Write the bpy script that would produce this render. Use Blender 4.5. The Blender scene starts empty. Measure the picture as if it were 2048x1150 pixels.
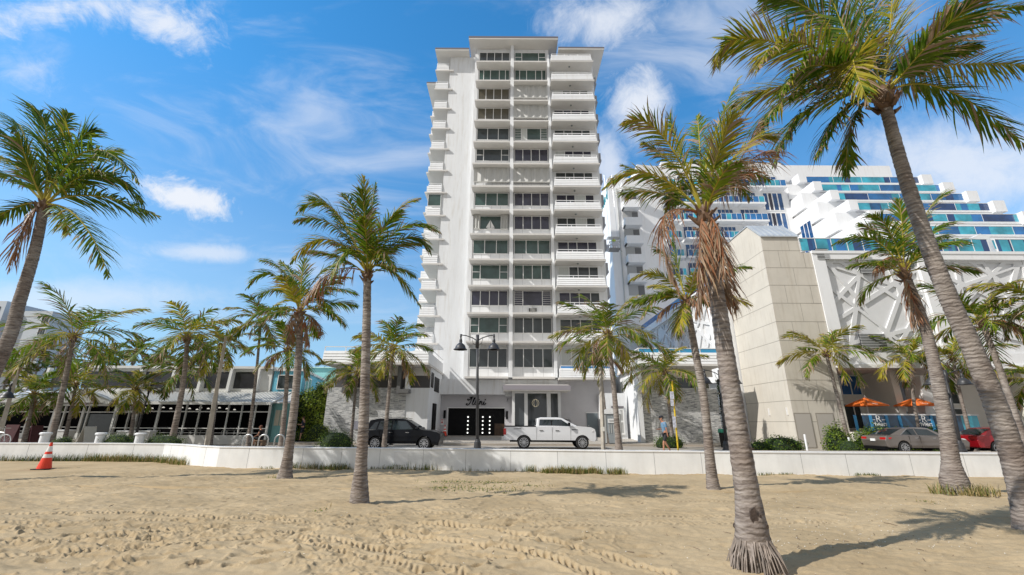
import bpy, math, random
import numpy as np
from mathutils import Vector, Matrix
R = math.radians
scene = bpy.context.scene
col = scene.collection

# ------------------------------------------------------------------ camera
CAMZ = 1.7
FPX = 858.0                      # focal length in pixels of the 2048 px wide photograph
PITCH = math.atan(270 / 858)
ROLL = 0.005
SP, CP = math.sin(PITCH), math.cos(PITCH)
_R = Vector((1, 0, 0)); _F = Vector((0, CP, SP)); _U = Vector((0, -SP, CP))
CR = (_R + _U * ROLL).normalized(); CU = (_U - _R * ROLL).normalized()
cam_data = bpy.data.cameras.new('camera'); cam = bpy.data.objects.new('camera', cam_data); col.objects.link(cam)
cam_data.sensor_width = 36; cam_data.lens = FPX / 2048 * 36; cam_data.clip_start = 0.1; cam_data.clip_end = 4000
mw = Matrix((CR, CU, -_F)).transposed().to_4x4(); mw.translation = Vector((0, 0, CAMZ))
cam.matrix_world = mw
scene.camera = cam
scene.render.resolution_x = 1024; scene.render.resolution_y = 575

def W(px, py, D=None, z=None):
    """the point that lies D metres in front of the camera position (or at height z) where the photograph shows px, py"""
    d = CR * (px - 1024) + _F * FPX + CU * (575 - py)
    t = D / d.y if D is not None else (z - CAMZ) / d.z
    return Vector((0, 0, CAMZ)) + d * t
def PXM(p):
    """pixels per metre at point p"""
    return FPX / max(0.1, (Vector(p) - Vector((0, 0, CAMZ))).dot(_F))

# ------------------------------------------------------------------ light
SUN_EL, SX, SY = R(42), -0.915, -0.40
SUN_ROT = math.atan2(SX, SY)
world = bpy.data.worlds.new('World'); scene.world = world; world.use_nodes = True
nt = world.node_tree; N = nt.nodes; L = nt.links
for n in list(N): N.remove(n)
out = N.new('ShaderNodeOutputWorld'); bg = N.new('ShaderNodeBackground'); bg.inputs[1].default_value = 0.1
sky = N.new('ShaderNodeTexSky'); sky.sky_type = 'NISHITA'; sky.sun_disc = False
sky.sun_elevation = SUN_EL; sky.sun_rotation = SUN_ROT; sky.air_density = 1.0; sky.dust_density = 0.3; sky.ozone_density = 2.5
hsv = N.new('ShaderNodeHueSaturation'); hsv.inputs['Saturation'].default_value = 1.0; hsv.inputs['Value'].default_value = 1.0
tc = N.new('ShaderNodeTexCoord')
sep = N.new('ShaderNodeSeparateXYZ'); L.new(tc.outputs['Generated'], sep.inputs[0])
tr_ = N.new('ShaderNodeValToRGB'); e = tr_.color_ramp.elements            # the clear blue of this sky, by height above the horizon
e[0].position = 0.0; e[0].color = (0.24, 0.36, 0.62, 1); e[1].position = 0.9; e[1].color = (0.20, 0.76, 1.0, 1)
for p_, c_ in ((0.16, (0.54, 0.64, 0.66, 1)), (0.27, (0.62, 0.76, 0.78, 1)), (0.62, (0.30, 0.80, 1.0, 1))):
    x_ = e.new(p_); x_.color = c_
L.new(sep.outputs[2], tr_.inputs[0])
mt = N.new('ShaderNodeMix'); mt.data_type = 'RGBA'; mt.blend_type = 'MULTIPLY'; mt.inputs[0].default_value = 1.0
L.new(sky.outputs[0], mt.inputs[6]); L.new(tr_.outputs[0], mt.inputs[7])
hsv.inputs['Value'].default_value = 2.45; L.new(mt.outputs[2], hsv.inputs['Color'])
def vmath(op, a, b=None):
    n = N.new('ShaderNodeVectorMath'); n.operation = op
    for i, v in enumerate((a, b)):
        if v is None: continue
        if isinstance(v, (tuple, Vector)): n.inputs[i].default_value = tuple(v)
        else: L.new(v, n.inputs[i])
    return n.outputs['Value'] if op in ('DOT_PRODUCT', 'LENGTH', 'DISTANCE') else n.outputs[0]
def fmath(op, a, b=None, c=None, clamp=False):
    n = N.new('ShaderNodeMath'); n.operation = op; n.use_clamp = clamp
    for i, v in enumerate((a, b, c)):
        if v is None: continue
        if isinstance(v, (int, float)): n.inputs[i].default_value = v
        else: L.new(v, n.inputs[i])
    return n.outputs[0]
DIR = tc.outputs['Generated']
def noise_w(vec, scale, detail=6, rough=0.55, dist=0.0):
    n = N.new('ShaderNodeTexNoise'); n.inputs['Scale'].default_value = scale; n.inputs['Detail'].default_value = detail
    n.inputs['Roughness'].default_value = rough; n.inputs['Distortion'].default_value = dist
    L.new(vec, n.inputs['Vector']); return n.outputs['Fac']
def ramp_w(v, lo, hi):
    n = N.new('ShaderNodeMapRange'); n.interpolation_type = 'SMOOTHSTEP'; n.inputs[1].default_value = lo; n.inputs[2].default_value = hi
    L.new(v, n.inputs[0]); return n.outputs[0]
def dirof(px, py): return (CR * (px - 1024) + _F * FPX + CU * (575 - py)).normalized()
def blob(px, py, wx, wy, ang=0.0):
    """soft elliptical patch of sky (radians) centred on one direction"""
    c = dirof(px, py); rx = dirof(px + 2, py) - c; rx = (rx - c * rx.dot(c)).normalized(); ux = rx.cross(c).normalized()
    a = rx * math.cos(ang) + ux * math.sin(ang); b = ux * math.cos(ang) - rx * math.sin(ang)
    da = fmath('DIVIDE', vmath('DOT_PRODUCT', DIR, a), wx); db = fmath('DIVIDE', vmath('DOT_PRODUCT', DIR, b), wy)
    r2 = fmath('ADD', fmath('MULTIPLY', da, da), fmath('MULTIPLY', db, db))
    r = fmath('SQRT', r2)
    front = ramp_w(vmath('DOT_PRODUCT', DIR, c), 0.3, 0.5)
    return fmath('MULTIPLY', fmath('SUBTRACT', 1.0, r, clamp=True), front)
# puffy clouds: patch + noise, then threshold
n_fine = fmath('ADD', fmath('MULTIPLY', noise_w(DIR, 8.0, 9, 0.68, 0.5), 0.62), fmath('MULTIPLY', noise_w(DIR, 23.0, 8, 0.7, 0.8), 0.38))
n_big = noise_w(DIR, 3.0, 5, 0.55, 0.5)
mp = N.new('ShaderNodeMapping'); mp.inputs['Rotation'].default_value = (0.25, 0.35, 0.5); mp.inputs['Scale'].default_value = (1.3, 5.0, 7.0)
L.new(DIR, mp.inputs['Vector'])
n_streak = noise_w(mp.outputs[0], 1.7, 7, 0.6, 0.9)
def puff(px, py, wx, wy, ang, k, lo, hi):
    b = blob(px, py, wx, wy, ang)
    v = fmath('ADD', b, fmath('MULTIPLY', fmath('SUBTRACT', n_fine, 0.5), k))
    m = ramp_w(b, 0.0, 0.15)
    return fmath('MULTIPLY', ramp_w(v, lo, hi), m)
parts_c = [
    (puff(374, 396, 0.115, 0.062, -0.22, 2.2, 0.30, 0.78), 0.93),
    (puff(330, 45, 0.13, 0.07, -0.4, 3.0, 0.30, 1.15), 0.85),
    (puff(130, 20, 0.26, 0.06, 0.05, 3.0, 0.30, 1.15), 0.8),
    (puff(50, 135, 0.09, 0.05, -0.4, 3.2, 0.40, 1.3), 0.5),
    (puff(1200, 40, 0.22, 0.09, 0.1, 2.0, 0.15, 1.1), 0.8),
    (puff(1275, 210, 0.10, 0.12, 0.3, 2.0, 0.12, 1.0), 0.85),
    (puff(1920, 330, 0.24, 0.11, -0.2, 1.6, 0.12, 1.0), 0.75),
    (puff(420, 506, 0.15, 0.03, -0.05, 1.8, 0.22, 1.0), 0.6),
    (puff(1215, 330, 0.06, 0.14, 0.1, 1.8, 0.12, 1.0), 0.7),
    (puff(130, 600, 0.34, 0.05, 0.05, 1.4, 0.12, 1.0), 0.5),
]
streak_zone = fmath('ADD', fmath('ADD', blob(600, 190, 0.40, 0.10, 0.2), blob(760, 330, 0.40, 0.14, 0.15)), fmath('ADD', blob(700, 520, 0.3, 0.08, 0), blob(1350, 100, 0.5, 0.2, 0.1)))
streak = fmath('MULTIPLY', ramp_w(fmath('ADD', n_streak, fmath('MULTIPLY', streak_zone, 0.26)), 0.50, 1.0), 0.50)
tot = streak
for f, w_ in parts_c:
    tot = fmath('MAXIMUM', tot, fmath('MULTIPLY', f, w_))
mix = N.new('ShaderNodeMix'); mix.data_type = 'RGBA'
L.new(tot, mix.inputs[0]); L.new(hsv.outputs[0], mix.inputs[6]); mix.inputs[7].default_value = (9.0, 9.3, 9.9, 1)
# unseen white haze added behind the viewer as neutral fill light
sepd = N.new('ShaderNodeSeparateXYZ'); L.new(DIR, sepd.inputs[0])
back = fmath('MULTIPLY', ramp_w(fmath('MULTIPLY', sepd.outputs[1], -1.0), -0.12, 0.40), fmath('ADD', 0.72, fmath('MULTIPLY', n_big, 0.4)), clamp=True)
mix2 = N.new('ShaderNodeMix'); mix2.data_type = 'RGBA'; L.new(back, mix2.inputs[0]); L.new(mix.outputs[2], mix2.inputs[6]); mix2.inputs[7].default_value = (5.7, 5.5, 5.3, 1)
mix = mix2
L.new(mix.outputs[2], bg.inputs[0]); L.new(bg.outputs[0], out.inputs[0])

sd = bpy.data.lights.new('sun', 'SUN'); sd.energy = 4.6; sd.angle = R(0.5); sd.color = (1.0, 0.955, 0.89)
sun = bpy.data.objects.new('sun', sd); col.objects.link(sun)
sv = Vector((SX * math.cos(SUN_EL), SY * math.cos(SUN_EL), math.sin(SUN_EL)))
sun.rotation_euler = sv.to_track_quat('Z', 'Y').to_euler(); sun.location = (-30, -20, 40)
scene.view_settings.view_transform = 'Standard'; scene.view_settings.look = 'None'
scene.view_settings.exposure = 0.0; scene.view_settings.gamma = 1.0

# ------------------------------------------------------------------ materials
_M = {}
def mat(name, c=(0.5, 0.5, 0.5), rough=0.7, metal=0.0, var=0.0, vscale=4.0, bump=0.0, bscale=30.0, spec=0.5, alpha=1.0, emit=None, c2=None, stretch=(1, 1, 1), detail=4):
    if name in _M: return _M[name]
    m = bpy.data.materials.new(name); m.use_nodes = True; _M[name] = m
    nt = m.node_tree; b = nt.nodes['Principled BSDF']
    b.inputs['Base Color'].default_value = (*c, 1); b.inputs['Roughness'].default_value = rough; b.inputs['Metallic'].default_value = metal
    b.inputs['Specular IOR Level'].default_value = spec; b.inputs['Alpha'].default_value = alpha
    if emit: b.inputs['Emission Color'].default_value = (*emit[:3], 1); b.inputs['Emission Strength'].default_value = emit[3]
    if var or bump:
        t = nt.nodes.new('ShaderNodeTexCoord'); mpn = nt.nodes.new('ShaderNodeMapping'); mpn.inputs['Scale'].default_value = stretch
        nt.links.new(t.outputs['Object'], mpn.inputs['Vector'])
    if var:
        n = nt.nodes.new('ShaderNodeTexNoise'); n.inputs['Scale'].default_value = vscale; n.inputs['Detail'].default_value = detail; n.inputs['Roughness'].default_value = 0.6
        nt.links.new(mpn.outputs[0], n.inputs['Vector'])
        mr = nt.nodes.new('ShaderNodeMapRange'); mr.inputs[1].default_value = 0.3; mr.inputs[2].default_value = 0.7; nt.links.new(n.outputs['Fac'], mr.inputs[0])
        mx = nt.nodes.new('ShaderNodeMix'); mx.data_type = 'RGBA'
        if c2 is None: ca = tuple(x * (1 - var) for x in c); cb = tuple(min(1, x * (1 + var)) for x in c)
        else: ca, cb = c, c2
        mx.inputs[6].default_value = (*ca, 1); mx.inputs[7].default_value = (*cb, 1)
        nt.links.new(mr.outputs[0], mx.inputs[0]); nt.links.new(mx.outputs[2], b.inputs['Base Color'])
    if bump:
        n2 = nt.nodes.new('ShaderNodeTexNoise'); n2.inputs['Scale'].default_value = bscale; n2.inputs['Detail'].default_value = 3
        nt.links.new(mpn.outputs[0], n2.inputs['Vector'])
        bp = nt.nodes.new('ShaderNodeBump'); bp.inputs['Strength'].default_value = bump; bp.inputs['Distance'].default_value = 0.02
        nt.links.new(n2.outputs['Fac'], bp.inputs['Height']); nt.links.new(bp.outputs[0], b.inputs['Normal'])
    return m

def streaks(m, k=0.55):
    """run-down dirt: narrow vertical stains over a painted surface"""
    nt = m.node_tree; b = nt.nodes['Principled BSDF']; src = b.inputs['Base Color'].links[0].from_socket
    t = nt.nodes.new('ShaderNodeTexCoord'); mp_ = nt.nodes.new('ShaderNodeMapping'); mp_.inputs['Scale'].default_value = (2.6, 2.6, 0.22); nt.links.new(t.outputs['Object'], mp_.inputs['Vector'])
    n = nt.nodes.new('ShaderNodeTexNoise'); n.inputs['Scale'].default_value = 1.6; n.inputs['Detail'].default_value = 7; n.inputs['Roughness'].default_value = 0.65; nt.links.new(mp_.outputs[0], n.inputs['Vector'])
    cr = nt.nodes.new('ShaderNodeValToRGB'); e = cr.color_ramp.elements; e[0].position = 0.52; e[0].color = (1, 1, 1, 1); e[1].position = 0.74; e[1].color = (0.74, 0.69, 0.62, 1); nt.links.new(n.outputs['Fac'], cr.inputs[0])
    mx = nt.nodes.new('ShaderNodeMix'); mx.data_type = 'RGBA'; mx.blend_type = 'MULTIPLY'; mx.inputs[0].default_value = k; nt.links.new(src, mx.inputs[6]); nt.links.new(cr.outputs[0], mx.inputs[7]); nt.links.new(mx.outputs[2], b.inputs['Base Color'])
    return m
def leafmat(name, c, c2, trans=0.35):
    m = bpy.data.materials.new(name); m.use_nodes = True; nt = m.node_tree; b = nt.nodes['Principled BSDF']
    t = nt.nodes.new('ShaderNodeTexCoord'); n = nt.nodes.new('ShaderNodeTexNoise'); n.inputs['Scale'].default_value = 2.3; n.inputs['Detail'].default_value = 5
    nt.links.new(t.outputs['Object'], n.inputs['Vector'])
    mr = nt.nodes.new('ShaderNodeMapRange'); mr.inputs[1].default_value = 0.35; mr.inputs[2].default_value = 0.65; nt.links.new(n.outputs['Fac'], mr.inputs[0])
    mx = nt.nodes.new('ShaderNodeMix'); mx.data_type = 'RGBA'; mx.inputs[6].default_value = (*c, 1); mx.inputs[7].default_value = (*c2, 1)
    nt.links.new(mr.outputs[0], mx.inputs[0]); nt.links.new(mx.outputs[2], b.inputs['Base Color'])
    b.inputs['Roughness'].default_value = 0.45; b.inputs['Specular IOR Level'].default_value = 0.2
    tr = nt.nodes.new('ShaderNodeBsdfTranslucent'); nt.links.new(mx.outputs[2], tr.inputs['Color'])
    ms = nt.nodes.new('ShaderNodeMixShader'); ms.inputs[0].default_value = trans
    nt.links.new(b.outputs[0], ms.inputs[1]); nt.links.new(tr.outputs[0], ms.inputs[2]); nt.links.new(ms.outputs[0], nt.nodes['Material Output'].inputs[0])
    _M[name] = m; return m
SHRUB = [leafmat('sea_grape_leaf', (0.14, 0.22, 0.02), (0.28, 0.32, 0.04), 0.35), leafmat('sea_grape_dark', (0.07, 0.12, 0.015), (0.16, 0.20, 0.03), 0.35)]  # lighter and darker leaf greens, mixed at random
LEAF = [leafmat('frond_green', (0.06, 0.125, 0.008), (0.18, 0.24, 0.016), 0.42),
        leafmat('frond_yellow', (0.24, 0.25, 0.02), (0.46, 0.36, 0.04), 0.4),
        leafmat('frond_tan', (0.38, 0.27, 0.17), (0.22, 0.15, 0.10), 0.2),
        leafmat('frond_rib', (0.30, 0.27, 0.04), (0.42, 0.33, 0.05), 0.0),
        leafmat('frond_dead', (0.30, 0.11, 0.045), (0.34, 0.20, 0.12), 0.2),
        leafmat('boot_fibre', (0.10, 0.055, 0.03), (0.22, 0.14, 0.09), 0.0)]
HEDGE = [leafmat('hedge_green', (0.035, 0.08, 0.015), (0.07, 0.13, 0.02), 0.25), leafmat('hedge_light', (0.12, 0.20, 0.02), (0.20, 0.25, 0.03), 0.3)]

def bark():
    m = bpy.data.materials.new('palm_bark'); m.use_nodes = True; nt = m.node_tree; b = nt.nodes['Principled BSDF']; b.inputs['Roughness'].default_value = 0.9
    t = nt.nodes.new('ShaderNodeTexCoord')
    mpn = nt.nodes.new('ShaderNodeMapping'); mpn.inputs['Scale'].default_value = (2.6, 2.6, 15); nt.links.new(t.outputs['Object'], mpn.inputs['Vector'])
    n = nt.nodes.new('ShaderNodeTexNoise'); n.inputs['Scale'].default_value = 1.4; n.inputs['Detail'].default_value = 6; n.inputs['Roughness'].default_value = 0.65; nt.links.new(mpn.outputs[0], n.inputs['Vector'])
    cr = nt.nodes.new('ShaderNodeValToRGB'); e = cr.color_ramp.elements
    e[0].position = 0.30; e[0].color = (0.075, 0.06, 0.052, 1); e[1].position = 0.60; e[1].color = (0.34, 0.30, 0.265, 1)
    x = e.new(0.42); x.color = (0.18, 0.152, 0.132, 1)
    nt.links.new(n.outputs['Fac'], cr.inputs[0])
    n3 = nt.nodes.new('ShaderNodeTexNoise'); n3.inputs['Scale'].default_value = 1.1; n3.inputs['Detail'].default_value = 3; nt.links.new(t.outputs['Object'], n3.inputs['Vector'])
    mx = nt.nodes.new('ShaderNodeMix'); mx.data_type = 'RGBA'; mx.blend_type = 'MULTIPLY'; mx.inputs[0].default_value = 0.6
    cr2 = nt.nodes.new('ShaderNodeValToRGB'); cr2.color_ramp.elements[0].position = 0.35; cr2.color_ramp.elements[0].color = (0.55, 0.45, 0.4, 1); cr2.color_ramp.elements[1].position = 0.6
    nt.links.new(n3.outputs['Fac'], cr2.inputs[0]); nt.links.new(cr.outputs[0], mx.inputs[6]); nt.links.new(cr2.outputs[0], mx.inputs[7]); nt.links.new(mx.outputs[2], b.inputs['Base Color'])
    w = nt.nodes.new('ShaderNodeTexWave'); w.bands_direction = 'Z'; w.inputs['Scale'].default_value = 4.2; w.inputs['Distortion'].default_value = 6.0; w.inputs['Detail'].default_value = 4; w.inputs['Detail Scale'].default_value = 2.0
    nt.links.new(t.outputs['Object'], w.inputs['Vector'])
    ad = nt.nodes.new('ShaderNodeMath'); nt.links.new(w.outputs['Fac'], ad.inputs[0]); nt.links.new(n.outputs['Fac'], ad.inputs[1])
    bp = nt.nodes.new('ShaderNodeBump'); bp.inputs['Strength'].default_value = 0.6; bp.inputs['Distance'].default_value = 0.014
    nt.links.new(ad.outputs[0], bp.inputs['Height']); nt.links.new(bp.outputs[0], b.inputs['Normal'])
    return m
BARK = bark()

WHITE = mat('white_stucco', (0.755, 0.77, 0.785), 0.8, var=0.055, vscale=1.3, bump=0.12, bscale=22, stretch=(1, 1, 0.16), detail=7)
WHITE2 = mat('white_trim', (0.80, 0.81, 0.82), 0.6, var=0.03, vscale=0.8)
streaks(WHITE, 0.6); streaks(WHITE2, 0.35)
CREAM = mat('cream_soffit', (0.66, 0.64, 0.61), 0.8, var=0.05, vscale=0.7)
GREYFACE = mat('grey_fascia', (0.16, 0.15, 0.17), 0.6)
FRAME = mat('window_frame_white', (0.8, 0.8, 0.79), 0.45)
GLASS = mat('dark_glass', (0.035, 0.045, 0.048), 0.06, var=0.5, vscale=0.35, spec=0.8)
GLASSB = mat('blue_glass_pane', (0.01, 0.07, 0.20), 0.07, var=0.55, vscale=0.25, spec=0.9)
GLASSG = mat('green_glass', (0.045, 0.085, 0.075), 0.08, var=0.5, vscale=0.5, spec=0.8)
GLASSP = mat('purple_glass', (0.035, 0.035, 0.06), 0.08, var=0.5, vscale=0.5, spec=0.8)
GLASSO = mat('olive_blind_glass', (0.085, 0.075, 0.05), 0.2, var=0.15, vscale=3, spec=0.8)
CURTAIN = mat('pale_curtain', (0.55, 0.57, 0.55), 0.6, var=0.1, vscale=6, stretch=(6, 1, 0.3))
SHUT = mat('shutter_grey', (0.50, 0.50, 0.48), 0.55, var=0.12, vscale=2, stretch=(5, 5, 0.4))
RAILT = mat('rail_tint', (0.20, 0.24, 0.24), 0.3)
BLACK = mat('black_paint', (0.006, 0.006, 0.007), 0.5, spec=0.15)
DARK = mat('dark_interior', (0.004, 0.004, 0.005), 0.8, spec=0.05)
METAL = mat('galvanised_steel', (0.55, 0.55, 0.53), 0.35, metal=0.8)
RUBBER = mat('tyre_rubber', (0.015, 0.015, 0.016), 0.8)
RIM = mat('alloy_rim', (0.55, 0.56, 0.58), 0.3, metal=0.8)

# ------------------------------------------------------------------ mesh builder
def tag(o, label=None, cat=None, group=None, kind=None):
    if label: o['label'] = label
    if cat: o['category'] = cat
    if group: o['group'] = group
    if kind: o['kind'] = kind
    return o
def empty(name, loc=(0, 0, 0), rz=0.0, **kw):
    o = bpy.data.objects.new(name, None); col.objects.link(o); o.location = loc; o.rotation_euler = (0, 0, rz); o.empty_display_size = 0.2
    return tag(o, **kw)
class MB:
    def __init__(s): s.v = []; s.f = []; s.m = []
    def face(s, pts, m=0):
        i = len(s.v); s.v.extend([tuple(p) for p in pts]); s.f.append(tuple(range(i, i + len(pts)))); s.m.append(m)
    def box(s, x0, x1, y0, y1, z0, z1, m=0):
        if x0 > x1: x0, x1 = x1, x0
        if y0 > y1: y0, y1 = y1, y0
        if z0 > z1: z0, z1 = z1, z0
        i = len(s.v)
        s.v += [(x0, y0, z0), (x1, y0, z0), (x1, y1, z0), (x0, y1, z0), (x0, y0, z1), (x1, y0, z1), (x1, y1, z1), (x0, y1, z1)]
        for f in ((0, 3, 2, 1), (4, 5, 6, 7), (0, 1, 5, 4), (1, 2, 6, 5), (2, 3, 7, 6), (3, 0, 4, 7)):
            s.f.append(tuple(i + k for k in f)); s.m.append(m)
        return s
    def prism(s, poly, d, m=0):
        """poly: list of 3D points, swept by vector d"""
        n = len(poly); i = len(s.v); d = Vector(d)
        s.v += [tuple(p) for p in poly] + [tuple(Vector(p) + d) for p in poly]
        s.f.append(tuple(range(i + n - 1, i - 1, -1))); s.m.append(m)
        s.f.append(tuple(range(i + n, i + 2 * n))); s.m.append(m)
        for k in range(n):
            k2 = (k + 1) % n; s.f.append((i + k, i + k2, i + n + k2, i + n + k)); s.m.append(m)
        return s
    def tube(s, pts, rad, n=8, m=0, cap=True, flat=1.0):
        pts = [Vector(p) for p in pts]
        if not isinstance(rad, (list, tuple)): rad = [rad] * len(pts)
        i0 = len(s.v); prev = None
        for k, p in enumerate(pts):
            t = (pts[min(k + 1, len(pts) - 1)] - pts[max(k - 1, 0)])
            if t.length < 1e-9: t = Vector((0, 0, 1))
            t.normalize()
            if prev is None:
                a = Vector((1, 0, 0)) if abs(t.x) < 0.8 else Vector((0, 1, 0))
                u = (a - t * a.dot(t)).normalized()
            else: u = (prev - t * prev.dot(t)).normalized()
            prev = u; w = t.cross(u)
            for j in range(n):
                a = 2 * math.pi * j / n
                s.v.append(tuple(p + u * math.cos(a) * rad[k] + w * math.sin(a) * rad[k] * flat))
        for k in range(len(pts) - 1):
            for j in range(n):
                a = i0 + k * n + j; b = i0 + k * n + (j + 1) % n
                s.f.append((a, b, b + n, a + n)); s.m.append(m)
        if cap:
            s.f.append(tuple(range(i0 + n - 1, i0 - 1, -1))); s.m.append(m)
            e = i0 + (len(pts) - 1) * n; s.f.append(tuple(range(e, e + n))); s.m.append(m)
        return s
    def lathe(s, prof, c=(0, 0, 0), n=16, m=0, jit=None):
        """prof: list of (r, z)"""
        i0 = len(s.v)
        for (r, z) in prof:
            for j in range(n):
                a = 2 * math.pi * j / n; s.v.append((c[0] + r * math.cos(a), c[1] + r * math.sin(a), c[2] + z))
        for k in range(len(prof) - 1):
            for j in range(n):
                a = i0 + k * n + j; b = i0 + k * n + (j + 1) % n
                s.f.append((a, b, b + n, a + n)); s.m.append(m)
        s.f.append(tuple(range(i0 + n - 1, i0 - 1, -1))); s.m.append(m)
        e = i0 + (len(prof) - 1) * n; s.f.append(tuple(range(e, e + n))); s.m.append(m)
        return s
    def ellipsoid(s, c, r, nu=12, nv=8, m=0, jit=0.0, rng=random):
        i0 = len(s.v)
        for k in range(1, nv):
            th = math.pi * k / nv
            for j in range(nu):
                a = 2 * math.pi * j / nu; q = 1 + rng.uniform(-jit, jit)
                s.v.append((c[0] + r[0] * q * math.sin(th) * math.cos(a), c[1] + r[1] * q * math.sin(th) * math.sin(a), c[2] + r[2] * q * math.cos(th)))
        t = len(s.v); s.v.append((c[0], c[1], c[2] + r[2])); s.v.append((c[0], c[1], c[2] - r[2]))
        for k in range(nv - 2):
            for j in range(nu):
                a = i0 + k * nu + j; b = i0 + k * nu + (j + 1) % nu
                s.f.append((a, a + nu, b + nu, b)); s.m.append(m)
        for j in range(nu):
            s.f.append((t, i0 + j, i0 + (j + 1) % nu)); s.m.append(m)
            e = i0 + (nv - 2) * nu; s.f.append((t + 1, e + (j + 1) % nu, e + j)); s.m.append(m)
        return s
    def build(s, name, mats, parent=None, smooth=False, local=False, bevel=0.0, **kw):
        me = bpy.data.meshes.new(name)
        vs = s.v
        if parent is not None and not local:
            o_ = parent
            off = Vector((0, 0, 0))
            while o_ is not None: off += Vector(o_.location); o_ = o_.parent
            vs = [(a - off.x, b - off.y, c - off.z) for a, b, c in vs]
        me.from_pydata(vs, [], s.f)
        if not isinstance(mats, (list, tuple)): mats = [mats]
        for m in mats: me.materials.append(m)
        if len(mats) > 1: me.polygons.foreach_set('material_index', s.m)
        if smooth: me.polygons.foreach_set('use_smooth', [True] * len(s.f))
        me.update()
        o = bpy.data.objects.new(name, me); col.objects.link(o)
        if parent is not None: o.parent = parent
        if bevel:
            b = o.modifiers.new('bevel', 'BEVEL'); b.width = bevel; b.segments = 2; b.limit_method = 'ANGLE'; b.angle_limit = R(35)
        return tag(o, **kw)
def text_mesh(name, body, size, loc, rot, m, parent=None, extrude=0.02, shear=0.0, offset=0.0, align='CENTER', **kw):
    cu = bpy.data.curves.new(name, 'FONT'); cu.body = body; cu.size = size; cu.extrude = extrude; cu.shear = shear; cu.offset = offset; cu.align_x = align
    t = bpy.data.objects.new(name + '_tmp', cu); col.objects.link(t)
    me = bpy.data.meshes.new_from_object(t.evaluated_get(bpy.context.evaluated_depsgraph_get()))
    bpy.data.objects.remove(t); me.materials.clear(); me.materials.append(m)
    o = bpy.data.objects.new(name, me); col.objects.link(o)
    off = Vector((0, 0, 0)); o_ = parent
    while o_ is not None: off += Vector(o_.location); o_ = o_.parent
    o.location = Vector(loc) - off; o.rotation_euler = rot
    if parent is not None: o.parent = parent
    return tag(o, **kw)
def copy_tree(o, parent=None):
    c = o.copy(); col.objects.link(c)
    if parent is not None: c.parent = parent
    for ch in list(o.children): copy_tree(ch, c)
    return c
# ------------------------------------------------------------------ the beach
rs = np.random.RandomState(7)
def sandz(x, y):
    y = np.asarray(y, float)
    return -0.05 - 0.30 * np.clip((y - 9) / 9.5, 0, 1)
def sz(x, y): return float(sandz(x, y))
def resize(a, ny, nx):
    yi = np.linspace(0, a.shape[0] - 1.001, ny); xi = np.linspace(0, a.shape[1] - 1.001, nx)
    y0 = yi.astype(int); x0 = xi.astype(int); fy = (yi - y0); fx = (xi - x0)
    fy = (fy * fy * (3 - 2 * fy))[:, None]; fx = (fx * fx * (3 - 2 * fx))[None, :]
    a00 = a[np.ix_(y0, x0)]; a01 = a[np.ix_(y0, x0 + 1)]; a10 = a[np.ix_(y0 + 1, x0)]; a11 = a[np.ix_(y0 + 1, x0 + 1)]
    return (a00 * (1 - fx) + a01 * fx) * (1 - fy) + (a10 * (1 - fx) + a11 * fx) * fy
HX0, HX1, HY0, HY1, HC = -18.0, 18.0, 4.5, 22.5, 0.015
hnx = int((HX1 - HX0) / HC); hny = int((HY1 - HY0) / HC)
def vnoise(cellx, celly):
    return resize(rs.rand(int((HY1 - HY0) / celly) + 3, int((HX1 - HX0) / cellx) + 3), hny, hnx) - 0.5
H = 0.10 * vnoise(2.2, 1.6) + 0.055 * vnoise(0.8, 0.40) + 0.034 * vnoise(0.30, 0.13) + 0.018 * vnoise(0.12, 0.06) + 0.008 * vnoise(0.05, 0.04)
yy = (HY0 + (np.arange(hny) + .5) * HC)[:, None]; xx = (HX0 + (np.arange(hnx) + .5) * HC)[None, :]
Wd = vnoise(1.4, 1.0)
ridge = np.sin((yy * 1.0 + xx * 0.35) * 2 * np.pi / 0.34 + Wd * 26) * (0.5 + vnoise(1.8, 1.8))
H += 0.011 * ridge * np.clip((14 - yy) / 8, 0.6, 1)
H += np.clip(1 - np.abs(vnoise(0.5, 0.16)) * 7, 0, 1) * 0.018 * np.clip((yy - 6) / 4, 0.2, 1)
H = H.astype(np.float32)
# footprints, thick in the left foreground
def stamp(cx, cy, a, lx, ly, depth):
    r = 1.9 * max(lx, ly); i0 = max(0, int((cx - r - HX0) / HC)); i1 = min(hnx, int((cx + r - HX0) / HC)); j0 = max(0, int((cy - r - HY0) / HC)); j1 = min(hny, int((cy + r - HY0) / HC))
    if i1 <= i0 or j1 <= j0: return
    X = xx[:, i0:i1] - cx; Y = yy[j0:j1, :] - cy
    u = (X * math.cos(a) + Y * math.sin(a)) / lx; v = (-X * math.sin(a) + Y * math.cos(a)) / ly
    d = np.sqrt(u * u + v * v)
    H[j0:j1, i0:i1] += (-depth * np.clip((1.05 - d) * 3.0, 0, 1) * (0.75 + 0.25 * np.cos(2 * u)) + depth * 0.6 * np.exp(-((d - 1.2) / 0.16) ** 2) * (0.6 + 0.6 * np.sin(3 * np.arctan2(v, u) + cx * 9))).astype(np.float32)
rr = random.Random(11)
for k in range(700):
    x = rr.uniform(-9, 3.0); y = rr.uniform(5.2, 10.5)
    w_ = math.exp(-((y - 7.6) / 1.9) ** 2) * (1 if x < -0.2 else math.exp(-((x + 0.2) / 1.3) ** 2))
    if rr.random() > w_: continue
    stamp(x, y, rr.uniform(-0.3, 0.55), rr.uniform(0.10, 0.24), rr.uniform(0.035, 0.07), rr.uniform(0.025, 0.06))
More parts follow.
